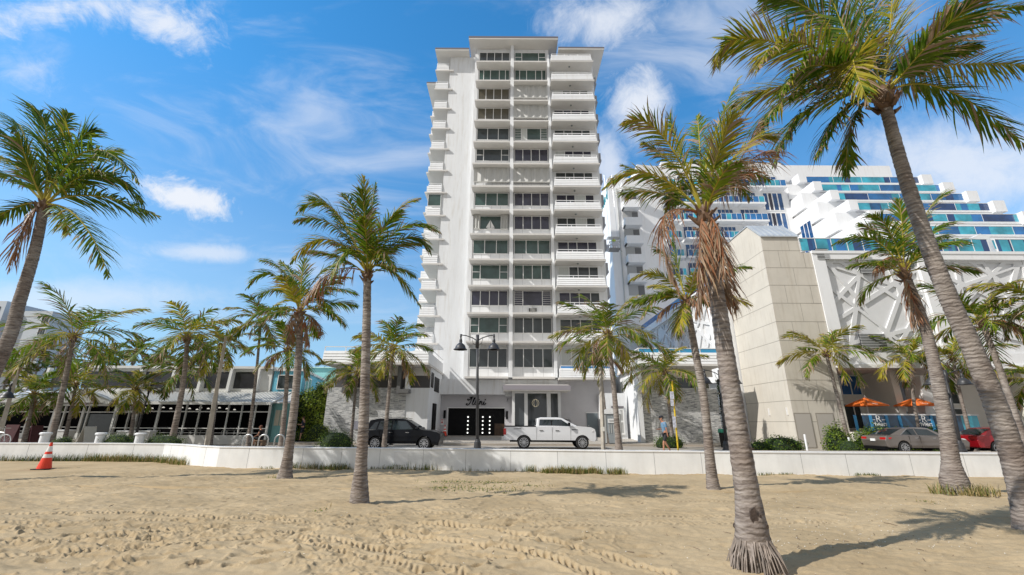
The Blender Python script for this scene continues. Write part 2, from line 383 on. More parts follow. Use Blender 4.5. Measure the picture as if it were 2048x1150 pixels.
# disturbed, clumpy sand where people and wheels have been
clump = np.abs(vnoise(0.07, 0.045)) * 0.035 + vnoise(0.035, 0.03) * 0.02 + np.clip(1 - np.abs(vnoise(0.30, 0.11)) * 9, 0, 1) ** 1.5 * 0.045
msk = np.clip(1.4 * np.exp(-((yy - 7.5) / 2.0) ** 2) * np.exp(-np.clip(xx - 0.3, 0, 99) ** 2 / 2.2) * np.clip(vnoise(0.9, 0.5) * 5 - 0.2, 0, 1), 0, 1)
H += (clump * msk).astype(np.float32)
for k in range(500):
    x = rr.uniform(-17, 17); y = rr.uniform(5, 20)
    stamp(x, y, rr.uniform(-0.6, 0.9), rr.uniform(0.08, 0.2), rr.uniform(0.04, 0.09), rr.uniform(0.008, 0.024))
# tyre tracks: two chevron ruts per pass
def track(pxs, hw=0.13, depth=0.02, amp=0.028, pitch=0.115):
    pts = [W(px, py, z=-0.08) for px, py in pxs]; s0 = 0.0
    # smooth the line
    P = []
    for k in range(len(pts) - 1):
        p0 = pts[max(k - 1, 0)]; p1 = pts[k]; p2 = pts[k + 1]; p3 = pts[min(k + 2, len(pts) - 1)]
        for t in (i / 8 for i in range(8)):
            P.append(0.5 * ((2 * p1) + (-p0 + p2) * t + (2 * p0 - 5 * p1 + 4 * p2 - p3) * t * t + (-p0 + 3 * p1 - 3 * p2 + p3) * t ** 3))
    P.append(pts[-1])
    for a, b in zip(P, P[1:]):
        dx, dy = b.x - a.x, b.y - a.y; ln = math.hypot(dx, dy)
        if ln < 1e-6: continue
        tx, ty = dx / ln, dy / ln; r = hw * 1.7
        i0 = max(0, int((min(a.x, b.x) - r - HX0) / HC)); i1 = min(hnx, int((max(a.x, b.x) + r - HX0) / HC)); j0 = max(0, int((min(a.y, b.y) - r - HY0) / HC)); j1 = min(hny, int((max(a.y, b.y) + r - HY0) / HC))
        if i1 > i0 and j1 > j0:
            X = xx[:, i0:i1] - a.x; Y = yy[j0:j1, :] - a.y
            s = X * tx + Y * ty; d = -X * ty + Y * tx
            inside = (s >= 0) & (s < ln)
            e = np.clip(1.0 - np.abs(d) / hw, 0, 1); rim = np.exp(-((np.abs(d) - hw * 1.12) / (hw * 0.22)) ** 2)
            tread = np.sin(2 * np.pi * (s + s0 + np.abs(d) * 0.9) / pitch)
            h = -depth * np.clip(e * 3, 0, 1) + depth * 0.9 * rim + amp * 0.62 * np.clip(tread * 1.8, -1, 1) * np.clip(e * 4, 0, 1) * (0.35 + 0.65 * (np.abs(d) > hw * 0.25)) * (0.75 + 2.0 * np.abs(Wd[j0:j1, i0:i1]))
            H[j0:j1, i0:i1] += np.where(inside, h, 0).astype(np.float32)
        s0 += ln
track([(560, 1070), (700, 1092), (810, 1118), (925, 1160)])
track([(590, 1085), (660, 1105), (750, 1128), (840, 1160)], depth=0.012)
track([(760, 1072), (850, 1082), (960, 1100), (1080, 1120), (1210, 1160)], depth=0.03, amp=0.035)
track([(830, 1048), (930, 1060), (1040, 1078), (1180, 1106), (1345, 1160)], depth=0.03, amp=0.035)
track([(820, 1030), (1000, 1036), (1160, 1040), (1330, 1036), (1480, 1040)], depth=0.006, amp=0.02)
track([(900, 1018), (1040, 1018), (1180, 1004), (1300, 999), (1480, 1000)], depth=0.006, amp=0.02)
track([(-40, 1052), (120, 1047), (240, 1040), (320, 1042)], depth=0.01, amp=0.025)
track([(20, 1082), (150, 1078), (280, 1068), (420, 1052)], depth=0.016, amp=0.03)
track([(-60, 1120), (120, 1108), (300, 1098), (480, 1085), (600, 1078)], depth=0.014, amp=0.03)
track([(-40, 1030), (160, 1026), (380, 1034), (560, 1046), (700, 1060)], depth=0.01, amp=0.026)
track([(1060, 1062), (1250, 1058), (1480, 1052), (1700, 1046)], depth=0.005, amp=0.016)
# perspective-spaced grid
ny, nx = 620, 1250
ds = np.concatenate([np.linspace(-12, 4.6, 12), 4.9 * (28.5 / 4.9) ** np.linspace(0, 1, ny)]); ny = len(ds)
us = np.linspace(-1.36, 1.36, nx); 
Yg = np.repeat(ds[:, None], nx, 1); Xg = us[None, :] * np.maximum(Yg, 4.5) * np.where(Yg > 14, 1.25, 1.0)
Zg = sandz(Xg, Yg)
fi = np.clip((Xg - HX0) / HC, 0, hnx - 2); fj = np.clip((Yg - HY0) / HC, 0, hny - 2)
ii = fi.astype(int); jj = fj.astype(int); a = fi - ii; b = fj - jj
hh = H[jj, ii] * (1 - a) * (1 - b) + H[jj, ii + 1] * a * (1 - b) + H[jj + 1, ii] * (1 - a) * b + H[jj + 1, ii + 1] * a * b
Zg = Zg + hh * np.clip((Yg - 4.2) / 0.6, 0, 1)
verts = np.stack([Xg, Yg, Zg], -1).reshape(-1, 3)
me = bpy.data.meshes.new('sand'); nv = len(verts)
idx = np.arange(nv).reshape(ny, nx); q = np.stack([idx[:-1, :-1], idx[:-1, 1:], idx[1:, 1:], idx[1:, :-1]], -1).reshape(-1, 4)
me.vertices.add(nv); me.vertices.foreach_set('co', verts.ravel()); me.loops.add(q.size); me.loops.foreach_set('vertex_index', q.ravel())
me.polygons.add(len(q)); me.polygons.foreach_set('loop_start', np.arange(0, q.size, 4)); me.polygons.foreach_set('loop_total', np.full(len(q), 4)); me.polygons.foreach_set('use_smooth', np.ones(len(q), bool)); me.update()
def sandmat():
    m = bpy.data.materials.new('beach_sand'); m.use_nodes = True; nt = m.node_tree; b = nt.nodes['Principled BSDF']; b.inputs['Roughness'].default_value = 0.95; b.inputs['Specular IOR Level'].default_value = 0.15
    t = nt.nodes.new('ShaderNodeTexCoord')
    def nz(s, d, r=0.6):
        n = nt.nodes.new('ShaderNodeTexNoise'); n.inputs['Scale'].default_value = s; n.inputs['Detail'].default_value = d; n.inputs['Roughness'].default_value = r; nt.links.new(t.outputs['Object'], n.inputs['Vector']); return n
    n1 = nz(0.5, 6); n2 = nz(60, 3, 0.7)
    cr = nt.nodes.new('ShaderNodeValToRGB'); e = cr.color_ramp.elements; e[0].position = 0.35; e[0].color = (0.375, 0.285, 0.172, 1); e[1].position = 0.66; e[1].color = (0.485, 0.375, 0.235, 1)
    nt.links.new(n1.outputs['Fac'], cr.inputs[0])
    cr2 = nt.nodes.new('ShaderNodeValToRGB'); e = cr2.color_ramp.elements; e[0].position = 0.25; e[0].color = (0.75, 0.74, 0.72, 1); e[1].position = 0.75; e[1].color = (1.1, 1.1, 1.08, 1); nt.links.new(n2.outputs['Fac'], cr2.inputs[0])
    mx = nt.nodes.new('ShaderNodeMix'); mx.data_type = 'RGBA'; mx.blend_type = 'MULTIPLY'; mx.inputs[0].default_value = 0.8
    nt.links.new(cr.outputs[0], mx.inputs[6]); nt.links.new(cr2.outputs[0], mx.inputs[7]); nt.links.new(mx.outputs[2], b.inputs['Base Color'])
    bp = nt.nodes.new('ShaderNodeBump'); bp.inputs['Strength'].default_value = 0.5; bp.inputs['Distance'].default_value = 0.012
    nt.links.new(n2.outputs['Fac'], bp.inputs['Height']); nt.links.new(bp.outputs[0], b.inputs['Normal'])
    return m
me.materials.append(sandmat()); o = bpy.data.objects.new('sand', me); col.objects.link(o); tag(o, kind='structure', label='pale brown beach sand with footprints and tyre tracks', cat='sand')

def gz_(x, y): return sz(x, y) + float(H[int(np.clip((y - HY0) / HC, 0, hny - 1)), int(np.clip((x - HX0) / HC, 0, hnx - 1))])
# ------------------------------------------------------------------ ground, road, pavements
b = MB(); b.face([(-900, -60, -0.75), (900, -60, -0.75), (900, 1500, -0.75), (-900, 1500, -0.75)])
b.build('ground', mat('far_ground', (0.30, 0.27, 0.22), 0.95, var=0.2, vscale=0.05), kind='structure', label='flat ground reaching the horizon', cat='ground')
CONC = mat('pavement_concrete', (0.42, 0.37, 0.31), 0.9, var=0.14, vscale=0.6, bump=0.2, bscale=18)
ROAD = mat('road_surface', (0.33, 0.30, 0.265), 0.92, var=0.18, vscale=0.5, bump=0.25, bscale=40, stretch=(0.4, 1, 1))
RZ = 0.10
WT = 0.56
wpx = [(-260, 885), (0, 885.5), (200, 886), (330, 887), (372, 889), (402, 891.5), (440, 893.2), (520, 894), (660, 895), (880, 897), (1240, 901), (1560, 903.6), (2022, 906.5), (2160, 907.5)]
wp = [W(px, py, z=WT) for px, py in wpx]
b = MB()
swp = [(-60, wp[0].y + 0.15)] + [(p.x, p.y + 0.15) for p in wp] + [(60, wp[-1].y + 0.15), (60, 25.6), (-60, 25.6)]
b.prism([(x, y, -0.7) for x, y in swp][::-1], (0, 0, 0.98))
b.build('sidewalk', CONC, kind='structure', label='beach side pavement behind the low white wall', cat='pavement')
b = MB(); b.box(-60, 60, 25.6, 33.0, -0.7, RZ); b.build('road', ROAD, kind='structure', label='street behind the sea wall', cat='road')
mk = MB()
for x in range(-56, 57, 7): mk.box(x, x + 3, 29.0, 29.12, RZ + 0.001, RZ + 0.006)
mk.box(-60, 60, 26.0, 26.1, RZ + 0.001, RZ + 0.006)
mk.build('road_markings', mat('road_paint', (0.7, 0.68, 0.6), 0.8), kind='structure', label='painted lane lines on the street', cat='road marking')
b = MB(); b.box(-60, 60, 33.0, 33.18, -0.7, RZ + 0.14); b.build('kerb', CONC, kind='structure', label='kerb along the far side of the street', cat='kerb')
# forecourt rising gently to the buildings
b = MB()
b.prism([(-60, 33.18, -0.7), (-60, 33.18, RZ + 0.12), (-60, 41.6, 0.54), (-60, 140, 0.54), (-60, 140, -0.7)], (120, 0, 0))
b.build('forecourt', mat('forecourt_concrete', (0.36, 0.33, 0.29), 0.9, var=0.15, vscale=0.5, bump=0.2, bscale=18), kind='structure', label='concrete forecourt rising to the building entrances', cat='pavement')

# ------------------------------------------------------------------ sea wall
wb = MB(); wc = MB(); TH = 0.28
def offs(pts, d):
    res = []
    for k, p in enumerate(pts):
        a = pts[max(k - 1, 0)]; c = pts[min(k + 1, len(pts) - 1)]; t = (c - a); t.z = 0; t.normalize(); res.append(p + Vector((-t.y, t.x, 0)) * d)
    return res
def strip(mb, f, bk, z0, z1):
    n = len(f)
    for k in range(n - 1):
        A, B, C, D = f[k], f[k + 1], bk[k + 1], bk[k]
        mb.face([(A.x, A.y, z0), (B.x, B.y, z0), (B.x, B.y, z1), (A.x, A.y, z1)]); mb.face([(C.x, C.y, z0), (D.x, D.y, z0), (D.x, D.y, z1), (C.x, C.y, z1)])
        mb.face([(A.x, A.y, z1), (B.x, B.y, z1), (C.x, C.y, z1), (D.x, D.y, z1)]); mb.face([(D.x, D.y, z0), (C.x, C.y, z0), (B.x, B.y, z0), (A.x, A.y, z0)])
    for A, D in ((f[0], bk[0]), (bk[-1], f[-1])): mb.face([(D.x, D.y, z0), (A.x, A.y, z0), (A.x, A.y, z1), (D.x, D.y, z1)])
root = empty('sea_wall', (wp[5].x, wp[5].y, -0.4), label='low white painted sea wall curving out along the back of the sand', cat='wall')
WALLM = mat('sea_wall_paint', (0.80, 0.815, 0.82), 0.75, var=0.09, vscale=1.4, detail=8, stretch=(1, 1, .5), bump=0.12, bscale=14)
streaks(WALLM, 0.18)
strip(wb, wp, offs(wp, TH), -0.7, WT - 0.05); wb.build('wall_body', WALLM, root)
strip(wc, offs(wp, -0.025), offs(wp, TH + 0.025), WT - 0.05, WT); wc.build('coping', WHITE2, root)
jb = MB(); seamm = mat('seam_grey', (0.35, 0.36, 0.37), 0.9)
for px in (60, 178, 270, 345, 414, 500, 608, 685, 762, 848, 934, 1025, 1118, 1212, 1308, 1402, 1500, 1600, 1690, 1818, 1925):
    for k in range(len(wp) - 1):
        if wpx[k][0] <= px <= wpx[k + 1][0]:
            t = (px - wpx[k][0]) / (wpx[k + 1][0] - wpx[k][0]); c = wp[k].lerp(wp[k + 1], t); dvec = (wp[k + 1] - wp[k]).normalized(); nn = Vector((dvec.y, -dvec.x, 0)) * 0.003
            a = c - dvec * 0.008 + nn; d_ = c + dvec * 0.008 + nn
            jb.face([(a.x, a.y, -0.5), (d_.x, d_.y, -0.5), (d_.x, d_.y, WT - 0.055), (a.x, a.y, WT - 0.055)])
jb.build('joint_seams', seamm, root)
pn = MB(); c = W(805, 916, D=wp[8].y - 0.02)
cc = wp[8].lerp(wp[9], (805 - 660) / 220)
pn.box(cc.x - 0.33, cc.x + 0.33, cc.y - 0.02, cc.y + 0.05, -0.16, 0.42); pn.build('access_panel', WHITE2, root, bevel=0.01)
# sand carried on behind the end of the wall (right)
# ------------------------------------------------------------------ palms
UPV = Vector((0, 0, 1))
def frond(mb, pts, rng, L, kind='g', nl=46, seg=3, lw=0.03, ll=None, stem=0.18, dry=0.25, rad=0.022):
    """pts: rachis points (Vectors) evenly spaced. kind g green, y yellow, d dead"""
    n = len(pts); ll = ll or 0.27 * L; nl = int(nl * 1.15); lw = lw * 1.28
    rib = 4 if kind == 'd' else 3
    mb.tube(pts, [rad * (1.6 if i == 0 else 1) * (1 - 0.8 * i / (n - 1)) for i in range(n)], 5, m=rib, cap=False)
    roll = rng.uniform(-0.35, 0.35)
    if kind == 'd': nl = int(nl * .72); lw *= .8
    prevS = None
    for side in (-1, 1):
        for k in range(nl):
            t = stem + (1 - stem) * (k + rng.uniform(-0.3, 0.3)) / nl
            t = min(max(t, 0.02), 0.995)
            if rng.random() < 0.07: continue
            f = t * (n - 1); i = min(int(f), n - 2); a = f - i
            p = pts[i].lerp(pts[i + 1], a); T = (pts[i + 1] - pts[i]).normalized()
            S = T.cross(UPV)
            if S.length < 0.25: S = Vector((math.cos(roll * 9), math.sin(roll * 9), 0)); S = (S - T * S.dot(T))
            S.normalize(); Nn = S.cross(T).normalized()
            S2 = S * math.cos(roll) + Nn * math.sin(roll); N2 = Nn * math.cos(roll) - S * math.sin(roll)
            u = (t - stem) / (1 - stem)
            length = ll * 1.08 * (0.55 + 0.75 * math.sin(math.pi * min(1, u * 0.8 + 0.16))) * (1 - 0.62 * max(0, u - 0.72) / 0.28) * rng.uniform(0.66, 1.14)
            fw = R(38) + R(32) * u + rng.uniform(-0.12, 0.12)
            d = (S2 * side * math.cos(fw) + T * math.sin(fw) + N2 * rng.uniform(-0.25, 0.15)).normalized()
            g = 0.30 if kind == 'g' else (0.28 if kind == 'y' else 0.75)
            if kind == 'd': d = (d * 0.8 + Vector((0, 0, -0.45)) + Vector((rng.uniform(-.25, .25), rng.uniform(-.25, .25), 0))).normalized()
            if kind == 'd' : mi = 4 if rng.random() < 0.5 else 2
            elif kind == 'y': mi = 1 if rng.random() < 0.75 else 0
            else: mi = 0 if rng.random() < 0.93 else 1
            drytip = rng.random() < dry
            if rng.random() < dry * 0.35: mi = 2
            w = lw * rng.uniform(0.8, 1.2)
            q = p.copy(); prof = (0.8, 1.05, 0.85, 0.0) if seg == 3 else (0.9, 0.8, 0.0)
            i0 = len(mb.v); sl = length / seg
            for s_ in range(seg + 1):
                wd = T - d * T.dot(d)
                if wd.length < 0.05: wd = N2 - d * N2.dot(d)
                wd.normalize(); ww = w * prof[s_] * 0.5
                if s_ == seg: mb.v.append(tuple(q))
                else: mb.v.append(tuple(q - wd * ww)); mb.v.append(tuple(q + wd * ww))
                if s_ < seg:
                    q = q + d * sl
                    d = d + Vector((0, 0, -g * (s_ + 1) * 0.55)) + Vector((rng.uniform(-.13, .13), rng.uniform(-.13, .13), rng.uniform(-.12, .05))); d.normalize()
            for s_ in range(seg):
                c = i0 + 2 * s_; mm = mi
                if drytip and s_ == seg - 1 and mi != 4: mm = 2
                if s_ == seg - 1: mb.f.append((c, c + 1, c + 2))
                else: mb.f.append((c, c + 1, c + 3, c + 2))
                mb.m.append(mm)
def arc(p0, az, el, L, bend, n=12, side=0.0, pw=1.3):
    pts = [p0.copy()]; p = p0.copy()
    for k in range(n):
        t = (k + 0.5) / n; e = el - bend * t ** pw; a = az + side * t
        p = p + Vector((math.cos(e) * math.cos(a), math.cos(e) * math.sin(a), math.sin(e))) * (L / n); pts.append(p.copy())
    return pts
def bez(p0, m, t_, n=12):
    c = m * 2 - (p0 + t_) * 0.5
    return [p0 * (1 - s) ** 2 + c * 2 * s * (1 - s) + t_ * s * s for s in (i / n for i in range(n + 1))]
def trunk_mesh(pts, r0, r1, flare=1.5, rings=0.045, rng=random, n=14, bulge=0.0, full=0.95):
    """tapering trunk with growth rings, pts bottom to top"""
    P = []
    for k in range(len(pts) - 1):
        p0 = pts[max(k - 1, 0)]; p1 = pts[k]; p2 = pts[k + 1]; p3 = pts[min(k + 2, len(pts) - 1)]
        m = max(2, int((p2 - p1).length / rings))
        for i in range(m):
            t = i / m; P.append(0.5 * ((2 * p1) + (-p0 + p2) * t + (2 * p0 - 5 * p1 + 4 * p2 - p3) * t * t + (-p0 + 3 * p1 - 3 * p2 + p3) * t ** 3))
    P.append(pts[-1].copy()); rad = []; L = 0; Ls = [0]
    for a, b_ in zip(P, P[1:]): L += (b_ - a).length; Ls.append(L)
    ringf = []; nx_ = 2
    for k in range(len(Ls)):
        if k >= nx_: ringf.append(1); nx_ = k + rng.choice((2, 2, 3))
        else: ringf.append(0)
    for k, s in enumerate(Ls):
        u = s / L; r = r0 + (r1 - r0) * u ** 0.8
        r += r0 * (flare - 1) * math.exp(-s / 0.42) + bulge * r0 * math.exp(-((s - 0.45) / 0.35) ** 2)
        r *= 1 + (0.022 if ringf[k] else -0.006) + rng.uniform(-0.010, 0.010)
        rad.append(r)
    mb = MB(); mb.tube(P, rad, n)
    # roughen
    mb.v = [(x + rng.uniform(-1, 1) * r0 * 0.022, y + rng.uniform(-1, 1) * r0 * 0.022, z) for x, y, z in mb.v]
    return mb
def crown_core(mb, c, r, rng, n=16):
    """the fibrous leaf bases and old stubs round the top of the trunk"""
    mb.ellipsoid(c + Vector((0, 0, -r * 0.5)), (r * 1.15, r * 1.15, r * 2.2), 10, 7, m=5, jit=0.15, rng=rng)
    for k in range(n):
        a = k * 2.4; z = -r * 2.6 + r * 3.2 * k / n; e = rng.uniform(0.4, 1.1)
        p = c + Vector((math.cos(a) * r * 0.8, math.sin(a) * r * 0.8, z)); q = p + Vector((math.cos(a) * math.cos(e), math.sin(a) * math.cos(e), math.sin(e))) * r * rng.uniform(1.0, 2.0)
        mb.tube([p, (p + q) / 2 + Vector((0, 0, -r * .1)), q], [r * 0.38, r * 0.25, r * 0.16], 5, m=5)
ALLM = LEAF
def proj(v):
    d = Vector(v) - Vector((0, 0, CAMZ)); f = d.dot(_F); return (1024 + d.dot(CR) / f * FPX, 575 - d.dot(CU) / f * FPX)
def palm(label, base, tpts, r0, r1, crown_r, fronds_px=(), nfill=14, L=2.2, seed=1, flare=1.5, bulge=0.0, nl=46, lw=0.03, seg=3, dead=0, group=None, roots=False, D=None, fill_el=(80, -25), core=None, far=False, dry=0.25, fill_az=None, yellow=0.12, bend=(45, 85), dscale=1.0, scars=()):
    rng = random.Random(seed)
    base = Vector(base); root = empty('coconut_palm', base, label=label, cat='palm tree', group=group)
    pts = [base + Vector((0, 0, -0.15))] + [Vector(p) for p in tpts]
    c = pts[-1]
    tm = trunk_mesh(pts, r0, r1, flare, 0.042 if not far else 0.25, rng, 14 if not far else 7, bulge)
    tr = tm.build('trunk', BARK, root, smooth=not far)
    if scars:
        cbm = MB()
        for (px_, py_, w_, h_) in scars:
            best = min(((Vector(v) - Vector((0, 0, 0))) for v in tm.v), key=lambda v: (lambda q: (q[0] - px_) ** 2 + (q[1] - py_) ** 2 + v.y * 40)(proj(v)))
            n_ = Vector((best.x - base.x, -1.0, 0)).normalized() * .012; u_ = Vector((-n_.y, n_.x, 0)).normalized()
            ring = [best + n_ + u_ * w_ * math.cos(a) * rng.uniform(.75, 1.15) + Vector((0, 0, h_ * math.sin(a) * rng.uniform(.8, 1.15))) for a in (2 * math.pi * i / 12 for i in range(12))]
            cbm.prism([tuple(p_ - n_ * 2.2) for p_ in ring], tuple(n_ * 2.2))
        cbm.build('bark_scar', mat('scar_dark', (0.07, 0.05, 0.04), 0.95, var=.4, vscale=14, bump=.6, bscale=30), root)
    if roots:
        rb = MB()
        for k in range(260):
            a = rng.uniform(0, 2 * math.pi); h = rng.uniform(0.12, 0.33); rr0 = r0 * 1.22; q = rng.uniform(0.02, 0.16)
            p = base + Vector((math.cos(a) * rr0, math.sin(a) * rr0, h)); e = base + Vector((math.cos(a + rng.uniform(-.2, .2)) * (rr0 + q), math.sin(a + rng.uniform(-.2, .2)) * (rr0 + q), -0.04))
            rb.tube([p, p.lerp(e, 0.5) + Vector((math.cos(a), math.sin(a), 0)) * 0.015 + Vector((0, 0, 0.03)), e], [0.012, 0.010, 0.006], 4, cap=False)
        rb.build('aerial_roots', mat('root_grey', (0.24, 0.20, 0.17), 0.9, var=0.5, vscale=6), root)
    cb = MB(); cr = core or r1 * 1.05
    crown_core(cb, c, cr, rng, 16 if not far else 5)
    db = MB()
    for (mx_, my_, tx, ty, kind, dt) in fronds_px:
        Dc = D if D is not None else c.y
        dt = dt * dscale; T_ = W(tx, ty, D=Dc + dt); M_ = W(mx_, my_, D=Dc + dt * 0.55)
        st = c + (M_ - c).normalized() * cr * 0.5 + Vector((0, 0, cr * 0.4))
        p = bez(st, M_, T_); ln = sum((b_ - a_).length for a_, b_ in zip(p, p[1:]))
        frond(db if kind == 'd' else cb, p, rng, ln, kind, nl=int(nl * (1.0 if ln > L * .6 else .8)), seg=seg, lw=lw, ll=min(0.29 * ln, 0.245 * L) * (1.3 if kind == 'd' else 1), stem=0.16, dry=dry, rad=crown_r)
    for k in range(nfill):
        u = (k + 0.5) / nfill; az = k * 2.39996 + rng.uniform(-0.25, 0.25)
        if fill_az: az = rng.choice(fill_az) + rng.uniform(-0.6, 0.6)
        el = R(fill_el[0] + (fill_el[1] - fill_el[0]) * u ** 0.9) + rng.uniform(-0.12, 0.12)
        LL = L * rng.uniform(0.82, 1.08) * (0.82 + 0.18 * math.sin(math.pi * u))
        p = arc(c + Vector((math.cos(az), math.sin(az), 0)) * cr * 0.5, az, el, LL, R(rng.uniform(*bend)), 11 if not far else 6, rng.uniform(-0.3, 0.3))
        kd = 'y' if rng.random() < yellow else 'g'
        frond(cb, p, rng, LL, kd, nl=nl, seg=seg, lw=lw, stem=0.15, dry=dry + (0.3 if u > 0.75 else 0), rad=crown_r)
    for k in range(dead):
        az = rng.uniform(0, 6.28); p = arc(c + Vector((math.cos(az), math.sin(az), -0.5)) * cr, az, R(rng.uniform(-40, 5)), L * rng.uniform(0.45, 0.75), R(70), 9)
        frond(db, p, rng, L * 0.7, 'd', nl=int(nl * .7), seg=seg, lw=lw, rad=crown_r * .8)
    cb.build('crown', ALLM, root)
    if db.f: db.build('dead_fronds', ALLM, root, label='brown dried fronds hanging below the crown')
    return root
def frame_pts(px_list, D0, D1):
    n = len(px_list); return [W(x, y, D=D0 + (D1 - D0) * k / max(1, n - 1)) for k, (x, y) in enumerate(px_list)]
# --- on the sand
palm('tall coconut palm cut by the left edge of the picture', (-19.3, 15.8, -0.3), frame_pts([(8, 700), (40, 600), (70, 500), (88, 410)], 15.8, 15.5), 0.26, 0.155, 0.045,
     [(94, 280, 75, 221, 'g', -.3), (115, 290, 136, 226, 'g', .5), (139, 301, 190, 260, 'g', .4), (181, 300, 280, 368, 'g', -.4), (209, 350, 288, 412, 'g', .7), (195, 392, 318, 433, 'g', 0), (160, 440, 219, 556, 'g', -.5),
      (55, 440, 17, 541, 'd', -.2), (42, 300, -18, 258, 'g', -.6), (45, 262, 30, 262, 'g', 1.2), (21, 353, -50, 350, 'g', -.3), (42, 410, -12, 440, 'g', .2), (60, 340, 38, 268, 'g', -.9), (150, 330, 240, 300, 'g', 1.3), (30, 330, -40, 300, 'y', .9)],
     nfill=2, L=4.3, seed=3, nl=52, lw=0.045, fill_el=(70, 20), dry=.12, yellow=.05, flare=1.7, dscale=1.5)
b2 = W(570, 950, D=17.3)
palm('coconut palm with a brown skirt of dead fronds standing where the sea wall turns', (b2.x, b2.y, sz(0, 17.3)), [W(577, 905, D=17.3), W(590, 800, D=17.3), W(598, 700, D=17.3), W(600, 622, D=17.3)], 0.165, 0.125, 0.024,
     [(545, 548, 492, 577, 'g', -.5), (570, 545, 520, 520, 'g', .7), (588, 560, 560, 520, 'g', 1.3), (603, 565, 610, 518, 'g', 0), (632, 555, 668, 530, 'g', .5), (655, 580, 715, 588, 'g', -.5), (645, 565, 700, 555, 'y', 1.), (560, 580, 497, 600, 'g', .6),
      (585, 650, 575, 690, 'd', -.3), (612, 650, 618, 690, 'd', -.2), (640, 600, 668, 640, 'g', -.4)],
     nfill=8, L=2.4, seed=5, nl=38, lw=0.036, dead=2, fill_el=(75, -15), flare=2.1, group='palms planted in the sand')
b3 = W(720, 1000, D=10.9)
palm('straight coconut palm with an upright crown standing in the sand before the black car', (b3.x, 10.9, sz(0, 10.9)), [W(721, 950, D=10.9), W(727, 850, D=10.9), W(732, 700, D=10.9), W(735, 548, D=10.9)], 0.138, 0.098, 0.02,
     [(732, 430, 727, 354, 'y', -.3), (742, 430, 752, 370, 'g', .5), (712, 440, 689, 388, 'g', .6), (779, 438, 838, 397, 'y', .5), (804, 455, 880, 464, 'g', -.4), (812, 475, 862, 506, 'g', .2), (779, 535, 842, 613, 'g', 0), (663, 415, 594, 424, 'g', -.4), (664, 449, 588, 443, 'g', .3),
      (652, 478, 580, 527, 'y', -.2), (666, 543, 608, 610, 'd', .1), (665, 420, 616, 400, 'g', 1.1), (700, 470, 670, 420, 'g', 1.0), (760, 470, 800, 420, 'g', -1.), (700, 500, 660, 560, 'g', -.8), (760, 500, 790, 540, 'g', -1.0), (730, 440, 722, 380, 'g', -.9)],
     nfill=5, L=1.9, seed=8, nl=50, lw=0.024, fill_el=(78, 35), flare=1.9, bulge=.15, dry=.3, group='palms planted in the sand')
b4 = W(1425, 962, D=14.6)
palm('slim coconut palm behind the brown fronds of the big foreground palm', (b4.x, 14.6, sz(0, 14.6)), [W(1421, 930, D=14.6), W(1408, 800, D=14.6), W(1390, 700, D=14.6), W(1372, 600, D=14.6)], 0.155, 0.105, 0.022,
     [(1316, 548, 1261, 560, 'y', -.3), (1355, 530, 1346, 474, 'g', .3), (1340, 520, 1310, 500, 'g', .8), (1365, 625, 1357, 668, 'y', -.6), (1325, 585, 1280, 640, 'g', -.5), (1440, 545, 1506, 535, 'g', .3), (1430, 570, 1476, 604, 'd', .1), (1400, 540, 1440, 500, 'g', .9), (1310, 590, 1250, 615, 'g', .6)],
     nfill=7, L=2.0, seed=12, nl=42, lw=0.03, fill_el=(75, -10), dead=2, group='palms planted in the sand')
b5 = W(1512, 1122, D=6.35)
palm('thick foreground coconut palm with bare grey roots and long brown dead fronds', (b5.x, 6.35, sz(0, 6.35)), [W(1506, 1080, D=6.35), W(1492, 970, D=6.4), W(1462, 780, D=6.45), W(1438, 620, D=6.5), W(1420, 500, D=6.5), W(1408, 430, D=6.5)], 0.168, 0.10, 0.02,
     [(1296, 346, 1207, 376, 'y', -.1), (1322, 268, 1247, 246, 'y', -.4), (1362, 300, 1337, 231, 'g', .4), (1420, 300, 1478, 155, 'g', .2), (1432, 320, 1470, 222, 'y', -.9), (1480, 300, 1550, 274, 'y', -.2), (1490, 330, 1545, 300, 'd', .2), (1345, 330, 1285, 285, 'g', .5), (1335, 370, 1245, 330, 'g', .9),
      (1440, 280, 1500, 190, 'g', .9), (1470, 350, 1540, 360, 'g', .7), (1400, 300, 1395, 230, 'g', .9), (1450, 350, 1500, 400, 'g', .9), (1370, 370, 1330, 420, 'g', .9), (1480, 320, 1520, 240, 'd', .6),
      (1325, 440, 1358, 580, 'd', -.4), (1440, 470, 1446, 565, 'd', -.5), (1405, 520, 1390, 630, 'd', -.3), (1436, 520, 1449, 632, 'd', .1), (1440, 520, 1474, 620, 'd', .3), (1400, 480, 1400, 580, 'd', -.35)],
     nfill=3, L=1.6, seed=21, nl=54, lw=0.019, fill_el=(85, 40), flare=1.3, bulge=.22, roots=True, dry=.45, scars=[(1504, 1030, .045, .11), (1521, 1031, .018, .02), (1468, 1048, .016, .03), (1530, 1055, .02, .03), (1500, 895, .05, .014), (1470, 975, .012, .03)])
b6 = W(2066, 1062, D=8.3)
